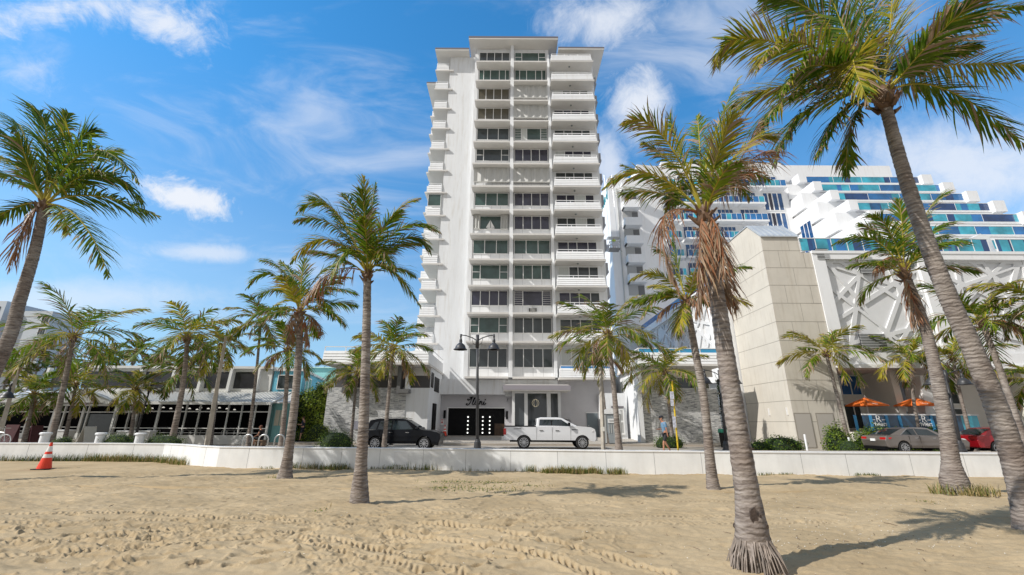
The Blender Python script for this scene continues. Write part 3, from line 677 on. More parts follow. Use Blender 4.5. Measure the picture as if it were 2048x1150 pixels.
palm('tall leaning coconut palm with the largest crown at the top right', (b6.x, 8.3, sz(0, 8.3)), [W(2040, 960, D=8.25), W(2000, 835, D=8.2), W(1950, 710, D=8.1), (W(1895, 590, D=8.0)), W(1845, 460, D=7.9), W(1800, 320, D=7.8), W(1766, 192, D=7.7)], 0.195, 0.105, 0.026,
     [(1520, 78, 1434, 127, 'y', .3), (1600, 85, 1514, 140, 'y', -.8), (1636, 30, 1526, -5, 'g', .2), (1690, 60, 1640, -80, 'g', -.4), (1735, 60, 1700, -90, 'g', .5), (1780, 60, 1790, -110, 'y', -.2), (1850, 70, 1930, -30, 'g', .4), (1890, 60, 2060, 10, 'g', -.5), (1890, 132, 2090, 135, 'y', .1), (1890, 178, 2060, 300, 'g', -.3),
      (1700, 100, 1610, 20, 'g', 1.2), (1605, 180, 1500, 290, 'g', -.3), (1620, 215, 1548, 325, 'g', .5), (1690, 215, 1630, 315, 'g', -.2), (1706, 240, 1694, 352, 'g', .2), (1708, 118, 1737, 205, 'y', -1.2), (1810, 110, 1990, 60, 'g', 1.1), (1640, 130, 1560, 190, 'g', -1.), (1830, 90, 1900, 10, 'd', -.2), (1850, 120, 1960, 90, 'g', -1.), (1745, 60, 1760, -60, 'g', 1.1)],
     nfill=3, L=3.1, seed=33, nl=72, lw=0.027, fill_el=(80, 25), dry=.42, core=0.16, bend=(40, 70))
b7 = W(1908, 972, D=13.7)
palm('leaning coconut palm with a long hanging brown frond before the red car', (b7.x, 13.7, sz(0, 13.7)), [W(1903, 930, D=13.7), W(1890, 840, D=13.7), W(1862, 700, D=13.7), W(1835, 610, D=13.7), W(1808, 545, D=13.7)], 0.235, 0.12, 0.024,
     [(1855, 423, 1900, 384, 'g', .4), (1775, 455, 1740, 430, 'g', -.5), (1770, 480, 1718, 446, 'g', .6), (1740, 476, 1663, 490, 'g', 0), (1805, 460, 1798, 398, 'g', -.5), (1855, 470, 1903, 446, 'g', -.4), (1855, 485, 1897, 474, 'g', .5), (1835, 505, 1862, 525, 'g', -.6), (1778, 515, 1745, 545, 'd', -.3), (1822, 585, 1838, 645, 'd', -.2), (1820, 590, 1826, 660, 'd', .1), (1780, 500, 1700, 520, 'g', .9), (1815, 460, 1835, 410, 'g', .9)],
     nfill=7, L=2.1, seed=41, nl=42, lw=0.03, fill_el=(75, 0), flare=1.25, bulge=.4)
# --- behind the sea wall: crown px, base px, depth, crown radius px, fronds, trunk radius
street = [
 ('coconut palm with a bent grey trunk directly behind the orange traffic cone', 148, 672, 103, 885, 26.5, 112, 22, .20, 2, (128, 770)),
 ('coconut palm with a thick pale trunk rising out of a round clipped hedge', 375, 672, 343, 887, 26.0, 92, 22, .20, 0, (366, 770)),
 ('leftmost short coconut palm before the glazed restaurant, with drooping fronds', 68, 788, 50, 880, 30.0, 68, 20, .15, 1, None),
 ('small coconut palm by the A-frame board and the entrance sign', 152, 768, 132, 873, 31.0, 72, 18, .15, 0, None),
 ('small coconut palm beside the left double street lamp', 271, 778, 264, 872, 30.0, 62, 18, .15, 0, None),
 ('low spreading coconut palm crown behind the thick pale palm trunk', 364, 745, 352, 872, 31.5, 66, 16, .13, 0, None),
 ('slim coconut palm standing beside the tapering concrete light pole', 441, 690, 425, 872, 31.0, 60, 18, .13, 0, None),
 ('tall thin coconut palm with tattered fronds between the restaurant windows and the bicycle hoops', 522, 640, 498, 880, 27.0, 68, 18, .12, 1, None),
 ('coconut palm with a tawny crown close behind the third palm on the sand', 577, 700, 564, 886, 25.5, 72, 18, .17, 2, None),
 ('coconut palm standing against the grey stone wall left of the black car', 714, 745, 703, 872, 31.0, 74, 20, .14, 1, None),
 ('coconut palm leaning over the roof of the black car', 786, 695, 768, 893, 26.5, 82, 22, .16, 1, None),
 ('large coconut palm right of the white pickup truck', 1216, 668, 1238, 897, 25.0, 104, 26, .20, 2, (1228, 780)),
 ('low coconut palm crown behind the concrete pole by the service gate', 1198, 712, 1216, 880, 33.5, 66, 16, .12, 1, None),
 ('coconut palm with yellow fronds growing from the small bush by the walking man', 1330, 742, 1345, 878, 31.0, 84, 22, .15, 0, None),
 ('coconut palm leaning left beside the beige blank wall', 1652, 705, 1694, 868, 29.0, 80, 20, .16, 0, None),
 ('upright coconut palm between the two orange parasols', 1820, 712, 1832, 862, 29.5, 68, 18, .14, 0, None),
 ('coconut palm with bronze trunk behind the red car at the right edge', 1962, 640, 2046, 880, 22.0, 110, 24, .20, 2, (2000, 740)),
 ('coconut palm crown half hidden behind the big leaning trunk', 1905, 715, 1938, 870, 29.0, 80, 16, .14, 1, None),
 ('coconut palm crown cut by the right edge of the picture', 2075, 600, 2120, 890, 20.0, 110, 20, .18, 0, None),
 ('short coconut palm crown low at the right edge', 2068, 760, 2100, 880, 26.0, 70, 18, .14, 0, None),
 ]
for k, (lab, cx, cy, bx, by, D_, rp, nf, tr_, dd, midp) in enumerate(street):
    base = W(bx, by, D=D_); gz = 0.28 if D_ < 25.6 else (RZ if D_ < 33 else 0.24); 
    if D_ >= 25.6 and D_ < 33: gz = 0.12
    c = W(cx, cy, D=D_); base = Vector((base.x, D_, gz))
    mid = [W(midp[0], midp[1], D=D_)] if midp else [base.lerp(c, 0.5) + Vector(((base.x - c.x) * 0.10, 0, 0))]
    ppm = PXM(c)
    palm(lab, base, mid + [c], tr_ * .88, tr_ * 0.56, 0.024, (), nfill=int(nf * .8), L=rp / ppm * 1.2, seed=100 + k, nl=27, lw=0.048, seg=3, dead=dd, core=tr_ * 0.85, fill_el=(82, -35), flare=1.45, dry=.36, yellow=.3, group='street palms behind the sea wall')
farp = [(86, 700, 70), (42, 720, 62), (222, 712, 58), (272, 700, 66), (305, 735, 55), (18, 745, 60), (190, 725, 62), (118, 728, 66), (332, 722, 64), (1300, 690, 60), (408, 705, 60)]
fl = ['distant palm left of the far apartment tower windows', 'distant palm low beside the tall left trunk', 'distant palm over the flat restaurant roof, left of a pair', 'distant palm over the flat restaurant roof, right of a pair', 'distant palm top showing above the double street lamp', 'distant palm partly behind the tall left trunk',
      'distant palm behind the small entrance palm', 'distant palm showing under the left street palm crown', 'distant palm top behind the second street palm', 'distant palm top between the tower and the hotel', 'distant palm top behind the slim palm and light pole']
for k, (cx, cy, D_) in enumerate(farp):
    c = W(cx, cy, D=D_); base = Vector((c.x + 0.3, D_, 0.5)); 
    palm(fl[k], base, [base.lerp(c, .5), c], .17, .13, .03, (), nfill=17, L=3.3, seed=300 + k, nl=20, lw=0.14, seg=2, far=True, fill_el=(80, -40), core=.2, dry=.3, group='distant palms')
# ------------------------------------------------------------------ the white apartment tower
def stone():
    m = bpy.data.materials.new('ledge_stone'); m.use_nodes = True; nt = m.node_tree; b = nt.nodes['Principled BSDF']; b.inputs['Roughness'].default_value = 0.85
    t = nt.nodes.new('ShaderNodeTexCoord'); mp_ = nt.nodes.new('ShaderNodeMapping'); mp_.inputs['Rotation'].default_value = (-math.pi / 2, 0, 0); nt.links.new(t.outputs['Object'], mp_.inputs['Vector'])
    cols = []
    for sc, off in ((1.0, 0.0), (1.37, 3.3)):
        br = nt.nodes.new('ShaderNodeTexBrick'); br.inputs['Scale'].default_value = sc; br.inputs['Brick Width'].default_value = 0.34; br.inputs['Row Height'].default_value = 0.055; br.inputs['Mortar Size'].default_value = 0.004
        br.inputs['Color1'].default_value = (0, 0, 0, 1); br.inputs['Color2'].default_value = (1, 1, 1, 1); br.inputs['Mortar'].default_value = (0.2, 0.2, 0.2, 1); br.offset = 0.37
        nt.links.new(mp_.outputs[0], br.inputs['Vector']); cols.append(br)
    ad = nt.nodes.new('ShaderNodeMix'); ad.data_type = 'RGBA'; ad.inputs[0].default_value = 0.45; nt.links.new(cols[0].outputs['Color'], ad.inputs[6]); nt.links.new(cols[1].outputs['Color'], ad.inputs[7])
    n = nt.nodes.new('ShaderNodeTexNoise'); n.inputs['Scale'].default_value = 3; n.inputs['Detail'].default_value = 6; nt.links.new(mp_.outputs[0], n.inputs['Vector'])
    a2 = nt.nodes.new('ShaderNodeMix'); a2.data_type = 'RGBA'; a2.inputs[0].default_value = 0.35; nt.links.new(ad.outputs[2], a2.inputs[6]); nt.links.new(n.outputs['Fac'], a2.inputs[7])
    cr = nt.nodes.new('ShaderNodeValToRGB'); e = cr.color_ramp.elements; e[0].position = 0.22; e[0].color = (0.16, 0.165, 0.175, 1); e[1].position = 0.66; e[1].color = (0.80, 0.80, 0.78, 1)
    x = e.new(0.42); x.color = (0.50, 0.505, 0.51, 1)
    nt.links.new(a2.outputs[2], cr.inputs[0]); nt.links.new(cr.outputs[0], b.inputs['Base Color'])
    bp = nt.nodes.new('ShaderNodeBump'); bp.inputs['Strength'].default_value = 1.0; bp.inputs['Distance'].default_value = 0.05; nt.links.new(a2.outputs[2], bp.inputs['Height']); nt.links.new(bp.outputs[0], b.inputs['Normal'])
    return m
STONE = stone()
GREYW = mat('grey_render', (0.52, 0.51, 0.53), 0.85, var=0.05, vscale=0.8, bump=0.1)
GRILLE = mat('dark_grille', (0.075, 0.07, 0.072), 0.6, var=0.3, vscale=20, stretch=(1, 1, 10))
tower = empty('apartment_tower', (1.0, 41.0, 0.5), label='tall white apartment tower with rows of windows and stacked balconies', cat='apartment building')
ZK = [5.62] + [8.91 + 2.747 * k for k in range(13)]
ZT = ZK[-1] + 2.0
wl = MB()
wl.box(-4.4, 9.55, 41.12, 52, 4.2, 43.6)
wl.box(-4.4, 4.28, 41.12, 52, 43.6, 45.0)
wl.box(-7.6, -4.4, 41.4, 52, 4.2, 44.05)
wl.box(-9.6, -7.6, 46.2, 52, 0.5, 44.05)
wl.box(-10.9, -9.6, 50.2, 52, 0.5, 43.9)
wl.box(-0.30, 0.08, 40.5, 41.12, 5.7, 45.0)           # pier between the two window bays
wl.box(3.98, 4.28, 40.5, 41.12, 5.7, 43.6)
wl.box(-4.55, -4.12, 40.9, 41.4, 5.7, 44.04)
wl.build('wall', WHITE, tower)
rb = MB(); rf = MB()
rb.box(-5.25, 5.3, 39.62, 53, 45.0, 45.16); rf.box(-5.27, 5.32, 39.6, 53.05, 45.16, 45.42)
rb.box(-9.3, -5.25, 40.35, 53, 44.05, 44.2); rf.box(-9.32, -5.27, 40.33, 53, 44.2, 44.42)
rb.box(5.3, 10.7, 39.7, 53, 43.6, 43.76); rf.box(5.32, 10.72, 39.68, 53, 43.76, 43.96)
rb.box(-11.3, -9.3, 45.6, 53, 43.9, 44.05); rf.box(-11.32, -9.32, 45.58, 53, 44.05, 44.25)
rt = rb.build('roof', CREAM, tower); rf.build('fascia', GREYFACE, rt)
# floor slabs in front of the window bays
for k in range(14):
    for (x0, x1) in ((-4.3, -0.3), (0.08, 3.98)):
        s = MB(); z = ZK[k]; s.box(x0, x1, 39.8, 41.12, z - 0.09, z + 0.09)
        s.build('slab', CREAM, tower)
for k in range(14):                        # spandrel panels under the windows, with their seams
    z = ZK[k] + 0.09; h = 0.95
    for (x0, x1) in ((-4.1, -0.32), (0.1, 3.96)):
        sp = MB(); sm = MB(); sp.box(x0, x1, 40.98, 41.11, z, z + h)
        for q in range(1, 4): xs = x0 + (x1 - x0) * q / 4; sm.box(xs - 0.01, xs + 0.01, 40.975, 40.979, z, z + h)
        spo = sp.build('spandrel', WHITE2, tower); sm.build('seam', seamm, spo)

def window(x0, x1, y, z0, z1, pat, gmats, parent, fw=0.05, depth=0.07, name='window'):
    """pat: list of (weight, type); p plain, h split across, l louvred, c curtained, o open dark"""
    f = MB(); p = MB(); tot = sum(w for w, _ in pat)
    f.box(x0, x1, y - depth, y, z0, z0 + fw); f.box(x0, x1, y - depth, y, z1 - fw, z1)
    f.box(x0, x0 + fw, y - depth, y, z0 + fw, z1 - fw); f.box(x1 - fw, x1, y - depth, y, z0 + fw, z1 - fw)
    x = x0
    for i, (w, t) in enumerate(pat):
        xe = x + (x1 - x0) * w / tot
        if i < len(pat) - 1: f.box(xe - fw * .7, xe + fw * .7, y - depth + 0.003, y, z0 + fw, z1 - fw)
        mi = {'p': 0, 'h': 0, 'l': 0, 'c': 1, 'o': 2}[t]
        p.box(x + 0.003, xe - 0.003, y - 0.028, y - 0.006, z0 + 0.003, z1 - 0.003, mi)
        n = {'h': 2, 'l': 7}.get(t, 0)
        for q in range(1, n): zz = z0 + (z1 - z0) * q / n; f.box(x + fw * .8, xe - fw * .8, y - depth + 0.006, y - 0.03, zz - (0.025 if n == 2 else 0.012), zz + (0.025 if n == 2 else 0.012))
        x = xe
    w_ = f.build(name, FRAME, parent); p.build('pane', gmats, w_); return w_
def shutter(x0, x1, y, z0, z1, parent, n=12):
    b_ = MB(); w = (x1 - x0) / n
    for i in range(n):
        ya, yb = (y, y - 0.13) if i % 2 else (y - 0.13, y)
        b_.prism([(x0 + i * w, ya, z0), (x0 + (i + 1) * w, yb, z0), (x0 + (i + 1) * w, yb + 0.02, z0), (x0 + i * w, ya + 0.02, z0)], (0, 0, z1 - z0))
    b_.box(x0, x1, y - 0.16, y + 0.03, z1 + 0.001, z1 + 0.05); b_.box(x0, x1, y - 0.16, y + 0.03, z0 - 0.05, z0 - 0.001)
    return b_.build('storm_shutter', SHUT, parent)
C1, C2 = (-4.05, -0.42), (0.2, 3.9)
P4 = [(1, 'p')] * 4; P3 = [(1, 'p')] * 3; PS = [(1, 'h'), (2.4, 'p'), (1, 'h')]; PG = [(.7, 'p'), (1, 'p'), (1.3, 'p'), (.9, 'p'), (.6, 'p')]
pats = {13: (P4, GLASS, PS, GLASSG), 12: (PG, GLASSG, PG, GLASSG), 11: (P4, GLASSO, None, None), 10: (P4, GLASSO, None, None), 9: (P3, GLASS, [(1, 'l'), (.8, 'c'), (2, 'o'), (1, 'l')], GLASSG), 8: (PS, GLASS, P4, GLASSP),
        7: (None, None, None, None), 6: (P3, GLASSG, P4, GLASSP), 5: ([(.7, 'c'), (2.6, 'o'), (.9, 'c')], GLASSG, P4, GLASSP), 4: (P3, GLASSG, P3, GLASSG), 3: (PS, GLASSG, P4, GLASSG), 2: (P4, GLASSP, [(1, 'l'), (2.2, 'p'), (1, 'l')], GLASSP), 1: (PS, GLASSG, P4, GLASS), 0: (P4, GLASS, P4, GLASS)}
for k in range(14):
    z = ZK[k]; zt = (ZK[k + 1] if k < 13 else 44.5) - 0.13
    a, ga, b_, gb = pats[k]; z0 = z + 1.03
    for (cx, pat, g) in ((C1, a, ga), (C2, b_, gb)):
        if pat is None: shutter(cx[0] - 0.12, cx[1] + 0.08, 40.55, z0 - 0.1, zt - 0.03, tower, 10)
        else: window(cx[0], cx[1], 40.985, z0, zt - (0.02 if k else 0.3), pat, [g, CURTAIN, GLASSG], tower)
shutter(-4.05, -3.35, 40.8, ZK[5] + 1.05, ZK[6] - 0.2, tower, 5); shutter(-1.15, -0.42, 40.8, ZK[5] + 1.05, ZK[6] - 0.2, tower, 5)
sb = MB(); zz = ZK[5] + 1.12                               # model sailing boat on the sill
sb.prism([(-2.65, 40.8, zz), (-1.85, 40.8, zz), (-2.0, 40.8, zz - 0.12), (-2.5, 40.8, zz - 0.12)], (0, 0.1, 0)); sb.prism([(-2.3, 40.82, zz + 0.03), (-2.3, 40.82, zz + 0.95), (-2.75, 40.82, zz + 0.08)], (0, 0.03, 0)); sb.prism([(-2.25, 40.82, zz + 0.03), (-2.25, 40.82, zz + 0.85), (-1.85, 40.82, zz + 0.08)], (0, 0.03, 0))
sbo = sb.build('model_sailing_boat', mat('sail_white', (0.8, 0.8, 0.78), 0.7), label='white model sailing boat on a sill between open grey shutters', cat='model boat')
ac = MB(); z = ZK[2] + 0.62; ac.box(1.75, 2.35, 40.8, 40.979, z - 0.17, z + 0.17); ao = ac.build('air_conditioner', mat('ac_case', (0.25, 0.25, 0.24), 0.5), tower, bevel=0.01)
a2 = MB(); a2.box(1.68, 1.75, 40.79, 40.979, z - 0.16, z + 0.16); a2.box(2.35, 2.42, 40.79, 40.979, z - 0.16, z + 0.16); a2.build('side_filler', BLACK, ao)
def boards(mb, x0, x1, y0, y1, z0, z1, n=4, lean=0.0, side=0.0, m=0):
    """lapped horizontal boards facing -y"""
    h = (z1 - z0) / n
    for i in range(n):
        za, zb = z0 + i * h, z0 + (i + 1) * h; f0 = lean * (1 - i / n); f1 = lean * (1 - (i + 1) / n); s0 = side * (1 - i / n)
        mb.prism([(x0 - s0, y0 - f0 - 0.035, za), (x0 - s0, y0 - f1, zb), (x0 - s0, y1, zb), (x0 - s0, y1, za)], (x1 - x0 + 2 * s0, 0, 0), m)
for k in range(14):                                        # right-hand balconies
    z = ZK[k]; x0, x1 = 4.45, 9.05; s = MB(); boards(s, x0, x1, 39.75, 39.83, z + 0.02, z + 0.86, 4, 0.12, 0.1)
    s.box(x1 - 0.08, x1, 39.83, 41.1, z + 0.1, z + 0.86); s.box(x0, x0 + 0.08, 39.83, 41.1, z + 0.1, z + 0.86)
    bal = s.build('balcony', WHITE2, tower)
    s = MB(); s.box(4.32, 9.3, 39.62, 41.119, z - 0.16, z + 0.018); s.build('slab', CREAM, bal)
    s = MB(); s.box(x0, x1, 39.76, 39.82, z + 1.04, z + 1.10)
    for xx_ in (x0, x0 + (x1 - x0) / 3, x0 + 2 * (x1 - x0) / 3, x1 - 0.06): s.box(xx_, xx_ + 0.06, 39.765, 39.815, z + 0.861, z + 1.039)
    s.build('rail', WHITE2, bal)
    zb = (ZK[k + 1] if k < 13 else 43.6) - 0.16
    s = MB(); s.lathe([(0.10, -0.10), (0.10, -0.03), (0.03, 0.0)], (6.6, 40.35, zb), 10); s.build('ceiling_light', RAILT, bal)
    if k != 12: window(4.7, 8.75, 41.115, z + 0.15, zb - 0.12, [(1.2, 'c' if k in (3, 8, 11) else 'p'), (1, 'p'), (1.25, 'c' if k in (5, 6) else 'p'), (1, 'o' if k in (2, 9) else 'p')] if k else [(1, 'c'), (1, 'c'), (1, 'p'), (1, 'p')], [GLASS if k % 2 else GLASSP, CURTAIN, GLASS], bal)
    if k == 0: s = MB(); s.box(x0 + .07, x1 - .07, 39.77, 39.79, z + 0.861, z + 1.035); s.build('blue_panel', mat('blue_screen', (0.05, 0.25, 0.6), 0.3), bal)
for k in range(14):
    z = ZK[k]; s = MB(); s.box(9.55, 10.35, 43.2, 47.5, z - 0.1, z + 0.1); s.box(9.55, 10.3, 43.25, 43.33, z + 0.1, z + 1.0)
    s.build('side_balcony', mat('side_dark', (0.30, 0.30, 0.31), 0.7), tower)
for k in range(0, 14):                                     # left-hand corner balconies
    z = ZK[k]; s = MB(); x0, x1 = -9.15, -7.72
    boards(s, x0, x1, 41.3, 41.36, z + 0.1, z + 0.98, 4, 0.05, 0.02); s.box(x0, x0 + 0.07, 41.36, 46.2, z + 0.1, z + 0.98)
    bal = s.build('balcony', WHITE2, tower)
    s = MB(); s.box(-9.3, -7.601, 41.18, 46.19, z - 0.07, z + 0.098); s.box(-7.6, -7.12, 41.18, 41.39, z - 0.07, z + 0.09); s.build('slab', CREAM, bal)
    s = MB(); s.box(x0, x1, 41.3, 41.35, z + 1.12, z + 1.17)
    for xx_ in (x0, x1 - 0.05): s.box(xx_, xx_ + 0.05, 41.305, 41.345, z + 0.981, z + 1.119)
    s.build('rail', WHITE2, bal)
    if k == 6:
        window(-9.12, -7.7, 41.36, z + 1.18, ZK[7] - 0.12, [(1, 'p')], [GLASSG], bal)
    if 1 <= k <= 12:
        s = MB(); boards(s, -10.4, -9.4, 46.1, 46.16, z + 0.1, z + 0.95, 3); b2_ = s.build('balcony', WHITE2, tower); s = MB(); s.box(-10.6, -9.31, 45.95, 50.19, z - 0.08, z + 0.098); s.build('slab', CREAM, b2_)
# --- podium: entrance front
s = MB(); s.box(-6.7, -0.55, 40.5, 41.11, 4.15, 5.50); s.box(-0.549, 4.3, 40.9, 41.11, 4.0, 5.50); s.build('transfer_band', WHITE, tower)
s = MB()                                                    # garage wall with opening
s.box(-6.7, -5.85, 41.3, 41.9, 0.4, 4.149); s.box(-5.85, -0.62, 41.3, 41.9, 2.95, 4.149); s.box(-0.62, 0.0, 41.3, 41.9, 0.4, 4.149); s.box(4.3, 8.9, 41.0, 41.9, 0.4, 5.449); s.box(-0.0, 4.3, 41.2, 41.9, 0.4, 3.999)
s.box(8.9, 9.55, 41.0, 44, 0.4, 5.449)
s.build('entrance_wall', GREYW, tower)
s = MB(); s.box(-5.849, -0.621, 41.7, 41.9, 0.4, 2.949); gd = s.build('garage_door', BLACK, tower)
s = MB()
for px in (936.7, 966.5, 980.6):
    x = (px - 1024) * 39.55 / 858
    for py in (834, 842, 850, 858, 865.5): z = W(px, py, D=41.7).z; s.lathe([(0.075, -0.01), (0.075, 0.01)], (0, 0, 0), 10); n_ = 20; s.v[-n_:] = [(x + a_[0], 41.69 + a_[2], z + a_[1]) for a_ in s.v[-n_:]]
s.build('round_light', mat('door_light', (0.9, 0.9, 0.88), 0.4, emit=(1, 1, 0.95, 1.2)), gd)
s = MB(); s.box(-1.55, -0.625, 41.66, 41.699, 0.5, 1.6); s.build('lower_panel', mat('bronze_panel', (0.06, 0.03, 0.012), 0.3, var=0.5, vscale=4), gd)
s = MB(); s.box(-5.93, -5.851, 41.25, 41.299, 0.5, 2.95); s.box(-5.93, -0.6, 41.25, 41.299, 2.951, 3.02); s.build('door_trim', FRAME, tower)
s = MB(); s.box(-6.25, -6.05, 41.15, 41.299, 2.05, 2.75); s.box(-0.5, -0.3, 41.15, 41.299, 2.0, 2.7); s.build('wall_lamp', BLACK, tower)
sc = None
STR = [  # brush-script letters as pen strokes: x, z
 [(0.10, .78), (0.02, .70), (0.06, .60), (0.22, .66), (0.34, .86), (0.44, .96), (0.40, .80), (0.26, .30), (0.16, .06), (0.04, .0), (-.08, .08), (-.06, .18), (.04, .16)],
 [(0.34, .86), (0.20, .93), (0.44, .97), (0.52, .99)],
 [(0.42, .20), (0.52, .40), (0.66, .84), (0.66, .95), (0.60, .90), (0.48, .40), (0.44, .12), (0.50, .03), (0.60, .10), (0.68, .24)],
 [(0.62, .20), (0.72, .40), (0.88, .84), (0.88, .95), (0.82, .90), (0.70, .40), (0.66, .12), (0.72, .03), (0.82, .12)],
 [(0.82, .16), (0.94, .50), (0.86, .14), (0.90, .03), (0.98, .10), (1.04, .22)],
 [(1.04, .40), (1.10, .50), (1.04, .20), (1.00, .03), (1.10, .34), (1.20, .50), (1.26, .44), (1.18, .14), (1.24, .03), (1.34, .16)],
 [(1.34, .20), (1.46, .50), (1.38, .14), (1.42, .03), (1.52, .10), (1.60, .26)]]
sc = MB()
for st in STR: sc.tube([(-4.12 + x * 1.10, 41.26, 3.22 + z * .74) for x, z in st], .045, 7)
for dx in (1.01, 1.53): sc.ellipsoid((-4.12 + dx * 1.10, 41.26, 3.22 + .68 * .74), (.055, .04, .055), 8, 6)
sc.build('script_lettering', BLACK, tower)
text_mesh('house_number', '1', 0.4, (-0.42, 41.285, 3.55), (math.pi / 2, 0, 0), BLACK, tower, 0.015, shear=0.3)
sgn = MB(); sgn.box(-6.5, -6.2, 41.24, 41.299, 1.45, 1.98); so = sgn.build('warning_sign', mat('sign_white', (0.75, 0.72, 0.72), 0.5), tower)
t_ = MB(); t_.box(-6.46, -6.24, 41.232, 41.239, 1.86, 1.93); t_.box(-6.42, -6.28, 41.232, 41.239, 1.62, 1.76); t_.build('sign_print', mat('sign_red', (0.5, 0.03, 0.03), 0.5), so)
# lobby with canopy
s = MB(); s.box(-0.7, 5.15, 38.3, 41.19, 4.36, 4.42); s.box(-0.55, 5.0, 38.45, 41.19, 4.82, 4.9)
cn = s.build('canopy', CREAM, tower); s = MB(); s.box(-0.72, 5.17, 38.28, 41.19, 4.421, 4.82); s.build('fascia', mat('mauve_fascia', (0.30, 0.28, 0.31), 0.6), cn)
s = MB()
for x0, x1 in ((0.05, 0.3), (1.15, 1.45), (3.15, 3.5), (4.15, 4.4)): s.box(x0, x1, 39.5, 39.8, 0.45, 4.359)
s.box(0.3, 4.15, 39.52, 39.78, 4.2, 4.358); s.box(0.05, 0.2, 39.8, 41.19, .45, 4.359); s.box(4.25, 4.4, 39.8, 41.19, .45, 4.359)
lb = s.build('lobby_frame', WHITE2, tower)
s = MB()
for x0, x1 in ((0.3, 1.15), (1.45, 3.15), (3.5, 4.15)): s.box(x0, x1, 39.66, 39.7, 0.45, 4.2)
s.build('lobby_glass', mat('lobby_glass', (0.05, 0.06, 0.068), 0.05, spec=0.8), lb)
s = MB(); cx, cz = 2.15, W(1069, 806, D=39.6).z
for rx_ in (0.30, 0.15): s.tube([(cx + rx_ * math.cos(a_), 39.6, cz + 0.32 * math.sin(a_)) for a_ in (2 * math.pi * i / 24 for i in range(25))], 0.010, 5)
s.build('chandelier', mat('warm_bulbs', (0.9, 0.8, 0.55), 0.4, emit=(1, 0.85, 0.6, .35)), lb)
s = MB(); s.box(6.9, 7.9, 40.9, 40.999, 0.45, 2.55); dr = s.build('service_door', mat('blue_grey_door', (0.13, 0.16, 0.18), 0.5), tower, bevel=0.01); s = MB(); s.box(7.0, 7.05, 40.84, 40.899, 1.4, 1.5); s.build('handle', METAL, dr)
s = MB(); s.box(6.8, 8.0, 40.93, 40.999, 2.56, 2.62); s.build('door_head', FRAME, tower)
# --- wings left and right of the tower
def wing(x0, x1, xs0, xs1, flip):
    """x0..x1 deck, xs0..xs1 stone front; flip False: left wing, its inner side face is at x1"""
    s = MB(); s.box(xs0, xs1, 35.0, 35.5, 0.2, 4.3); s.build('stone_wall', STONE, tower)
    inner = x1 if not flip else x0
    s = MB()
    if not flip: s.box(xs1 + 0.001, x1 - 0.1, 35.05, 41.2, 0.2, 4.3); s.box(x0 + 0.4, x1 - 0.1, 35.5, 41.2, 4.301, 5.95); s.box(x0 + .4, xs1, 35.501, 41.2, 0.2, 4.3)
    else: s.box(x0 + 0.3, x1 - .6, 35.55, 44, 0.2, 5.95); s.box(x0, xs0 - 0.002, 34.7, 35.6, 0.2, 4.6)
    s.build('wing_wall', WHITE, tower)
    s = MB(); s.box(x0 + 0.45, x1 - 0.15, 35.42, 35.49, 5.3, 5.94); s.build('beige_band', CREAM, tower)
    s = MB(); s.box(x0, x1, 33.5, 43 if not flip else 41, 5.95, 6.12); dk = s.build('deck', CREAM, tower)
    s = MB(); boards(s, x0 + 0.05, x1 - 0.05, 33.62, 33.72, 6.121, 7.0, 4, 0.08, 0.03)
    xi0, xi1 = (x1 - 0.12, x1 - 0.05) if not flip else (x0 + 0.05, x0 + 0.12)
    s.box(xi0, xi1, 33.72, 41.1, 6.121, 7.0)
    xo0, xo1 = (x0 + 0.05, x0 + 0.12) if not flip else (x1 - 0.12, x1 - 0.05)
    s.box(xo0, xo1, 33.72, 41.1, 6.121, 7.0)
    pr = s.build('parapet', WHITE2, dk)
    s = MB(); s.box(x0 + 0.05, x1 - 0.05, 33.64, 33.70, 7.30, 7.36); s.box(xi0, xi1, 33.70, 41.1, 7.30, 7.36)
    n = int((x1 - x0) / 1.6)
    for i in range(n + 1): xx_ = x0 + 0.05 + (x1 - x0 - 0.16) * i / n; s.box(xx_, xx_ + 0.06, 33.65, 33.69, 7.001, 7.299)
    s.build('rail', WHITE2, dk)
    if flip: s = MB(); s.box(x0 + 0.1, x1 - 0.1, 33.665, 33.675, 7.001, 7.299); s.build('blue_glass', mat('turquoise_glass', (0.03, 0.30, 0.55), 0.1, spec=.8), dk)
wing(-14.75, -6.45, -14.6, -8.35, False)
s = MB(); s.box(-14.3, -6.6, 35.44, 35.499, 4.301, 5.3); s.build('grille_strip', GRILLE, tower)
for xa in (-13.2, -8.95):
    s = MB(); s.box(xa, xa + 0.28, 34.2, 34.99, 3.85, 5.949); s.box(xa + 0.281, xa + 0.95, 34.2, 34.99, 3.85, 4.15); s.box(xa + 0.6, xa + 0.9, 34.4, 34.99, 4.151, 5.949, 1); s.build('angled_bracket', [mat('charcoal_steel', (0.13, 0.13, 0.13), 0.5), WHITE2], tower)
s = MB(); s.box(-6.549, -6.5, 35.6, 36.6, 4.4, 5.6); s.box(-6.549, -6.5, 37.2, 39.5, 4.2, 5.4); s.box(-6.549, -6.45, 36.9, 38.4, 0.3, 3.2); s.build('side_opening', BLACK, tower)
s = MB(); s.box(-12.3, -11.2, 34.94, 34.999, 1.5, 1.75); s.box(-12.2, -11.3, 34.94, 34.999, 1.15, 1.499); s.build('wall_plaque', mat('plaque_grey', (0.25, 0.25, 0.3), 0.5, var=.3, vscale=20), tower)
wing(9.9, 16.5, 10.25, 16.35, True)
for (xa, xb, g) in ((10.5, 11.5, CURTAIN), (11.6, 13.2, CURTAIN), (13.4, 14.9, GLASS), (15.3, 16.0, GRILLE)):
    window(xa, xb, 35.49, 4.36, 5.28, [(1, 'p')], [g], tower)
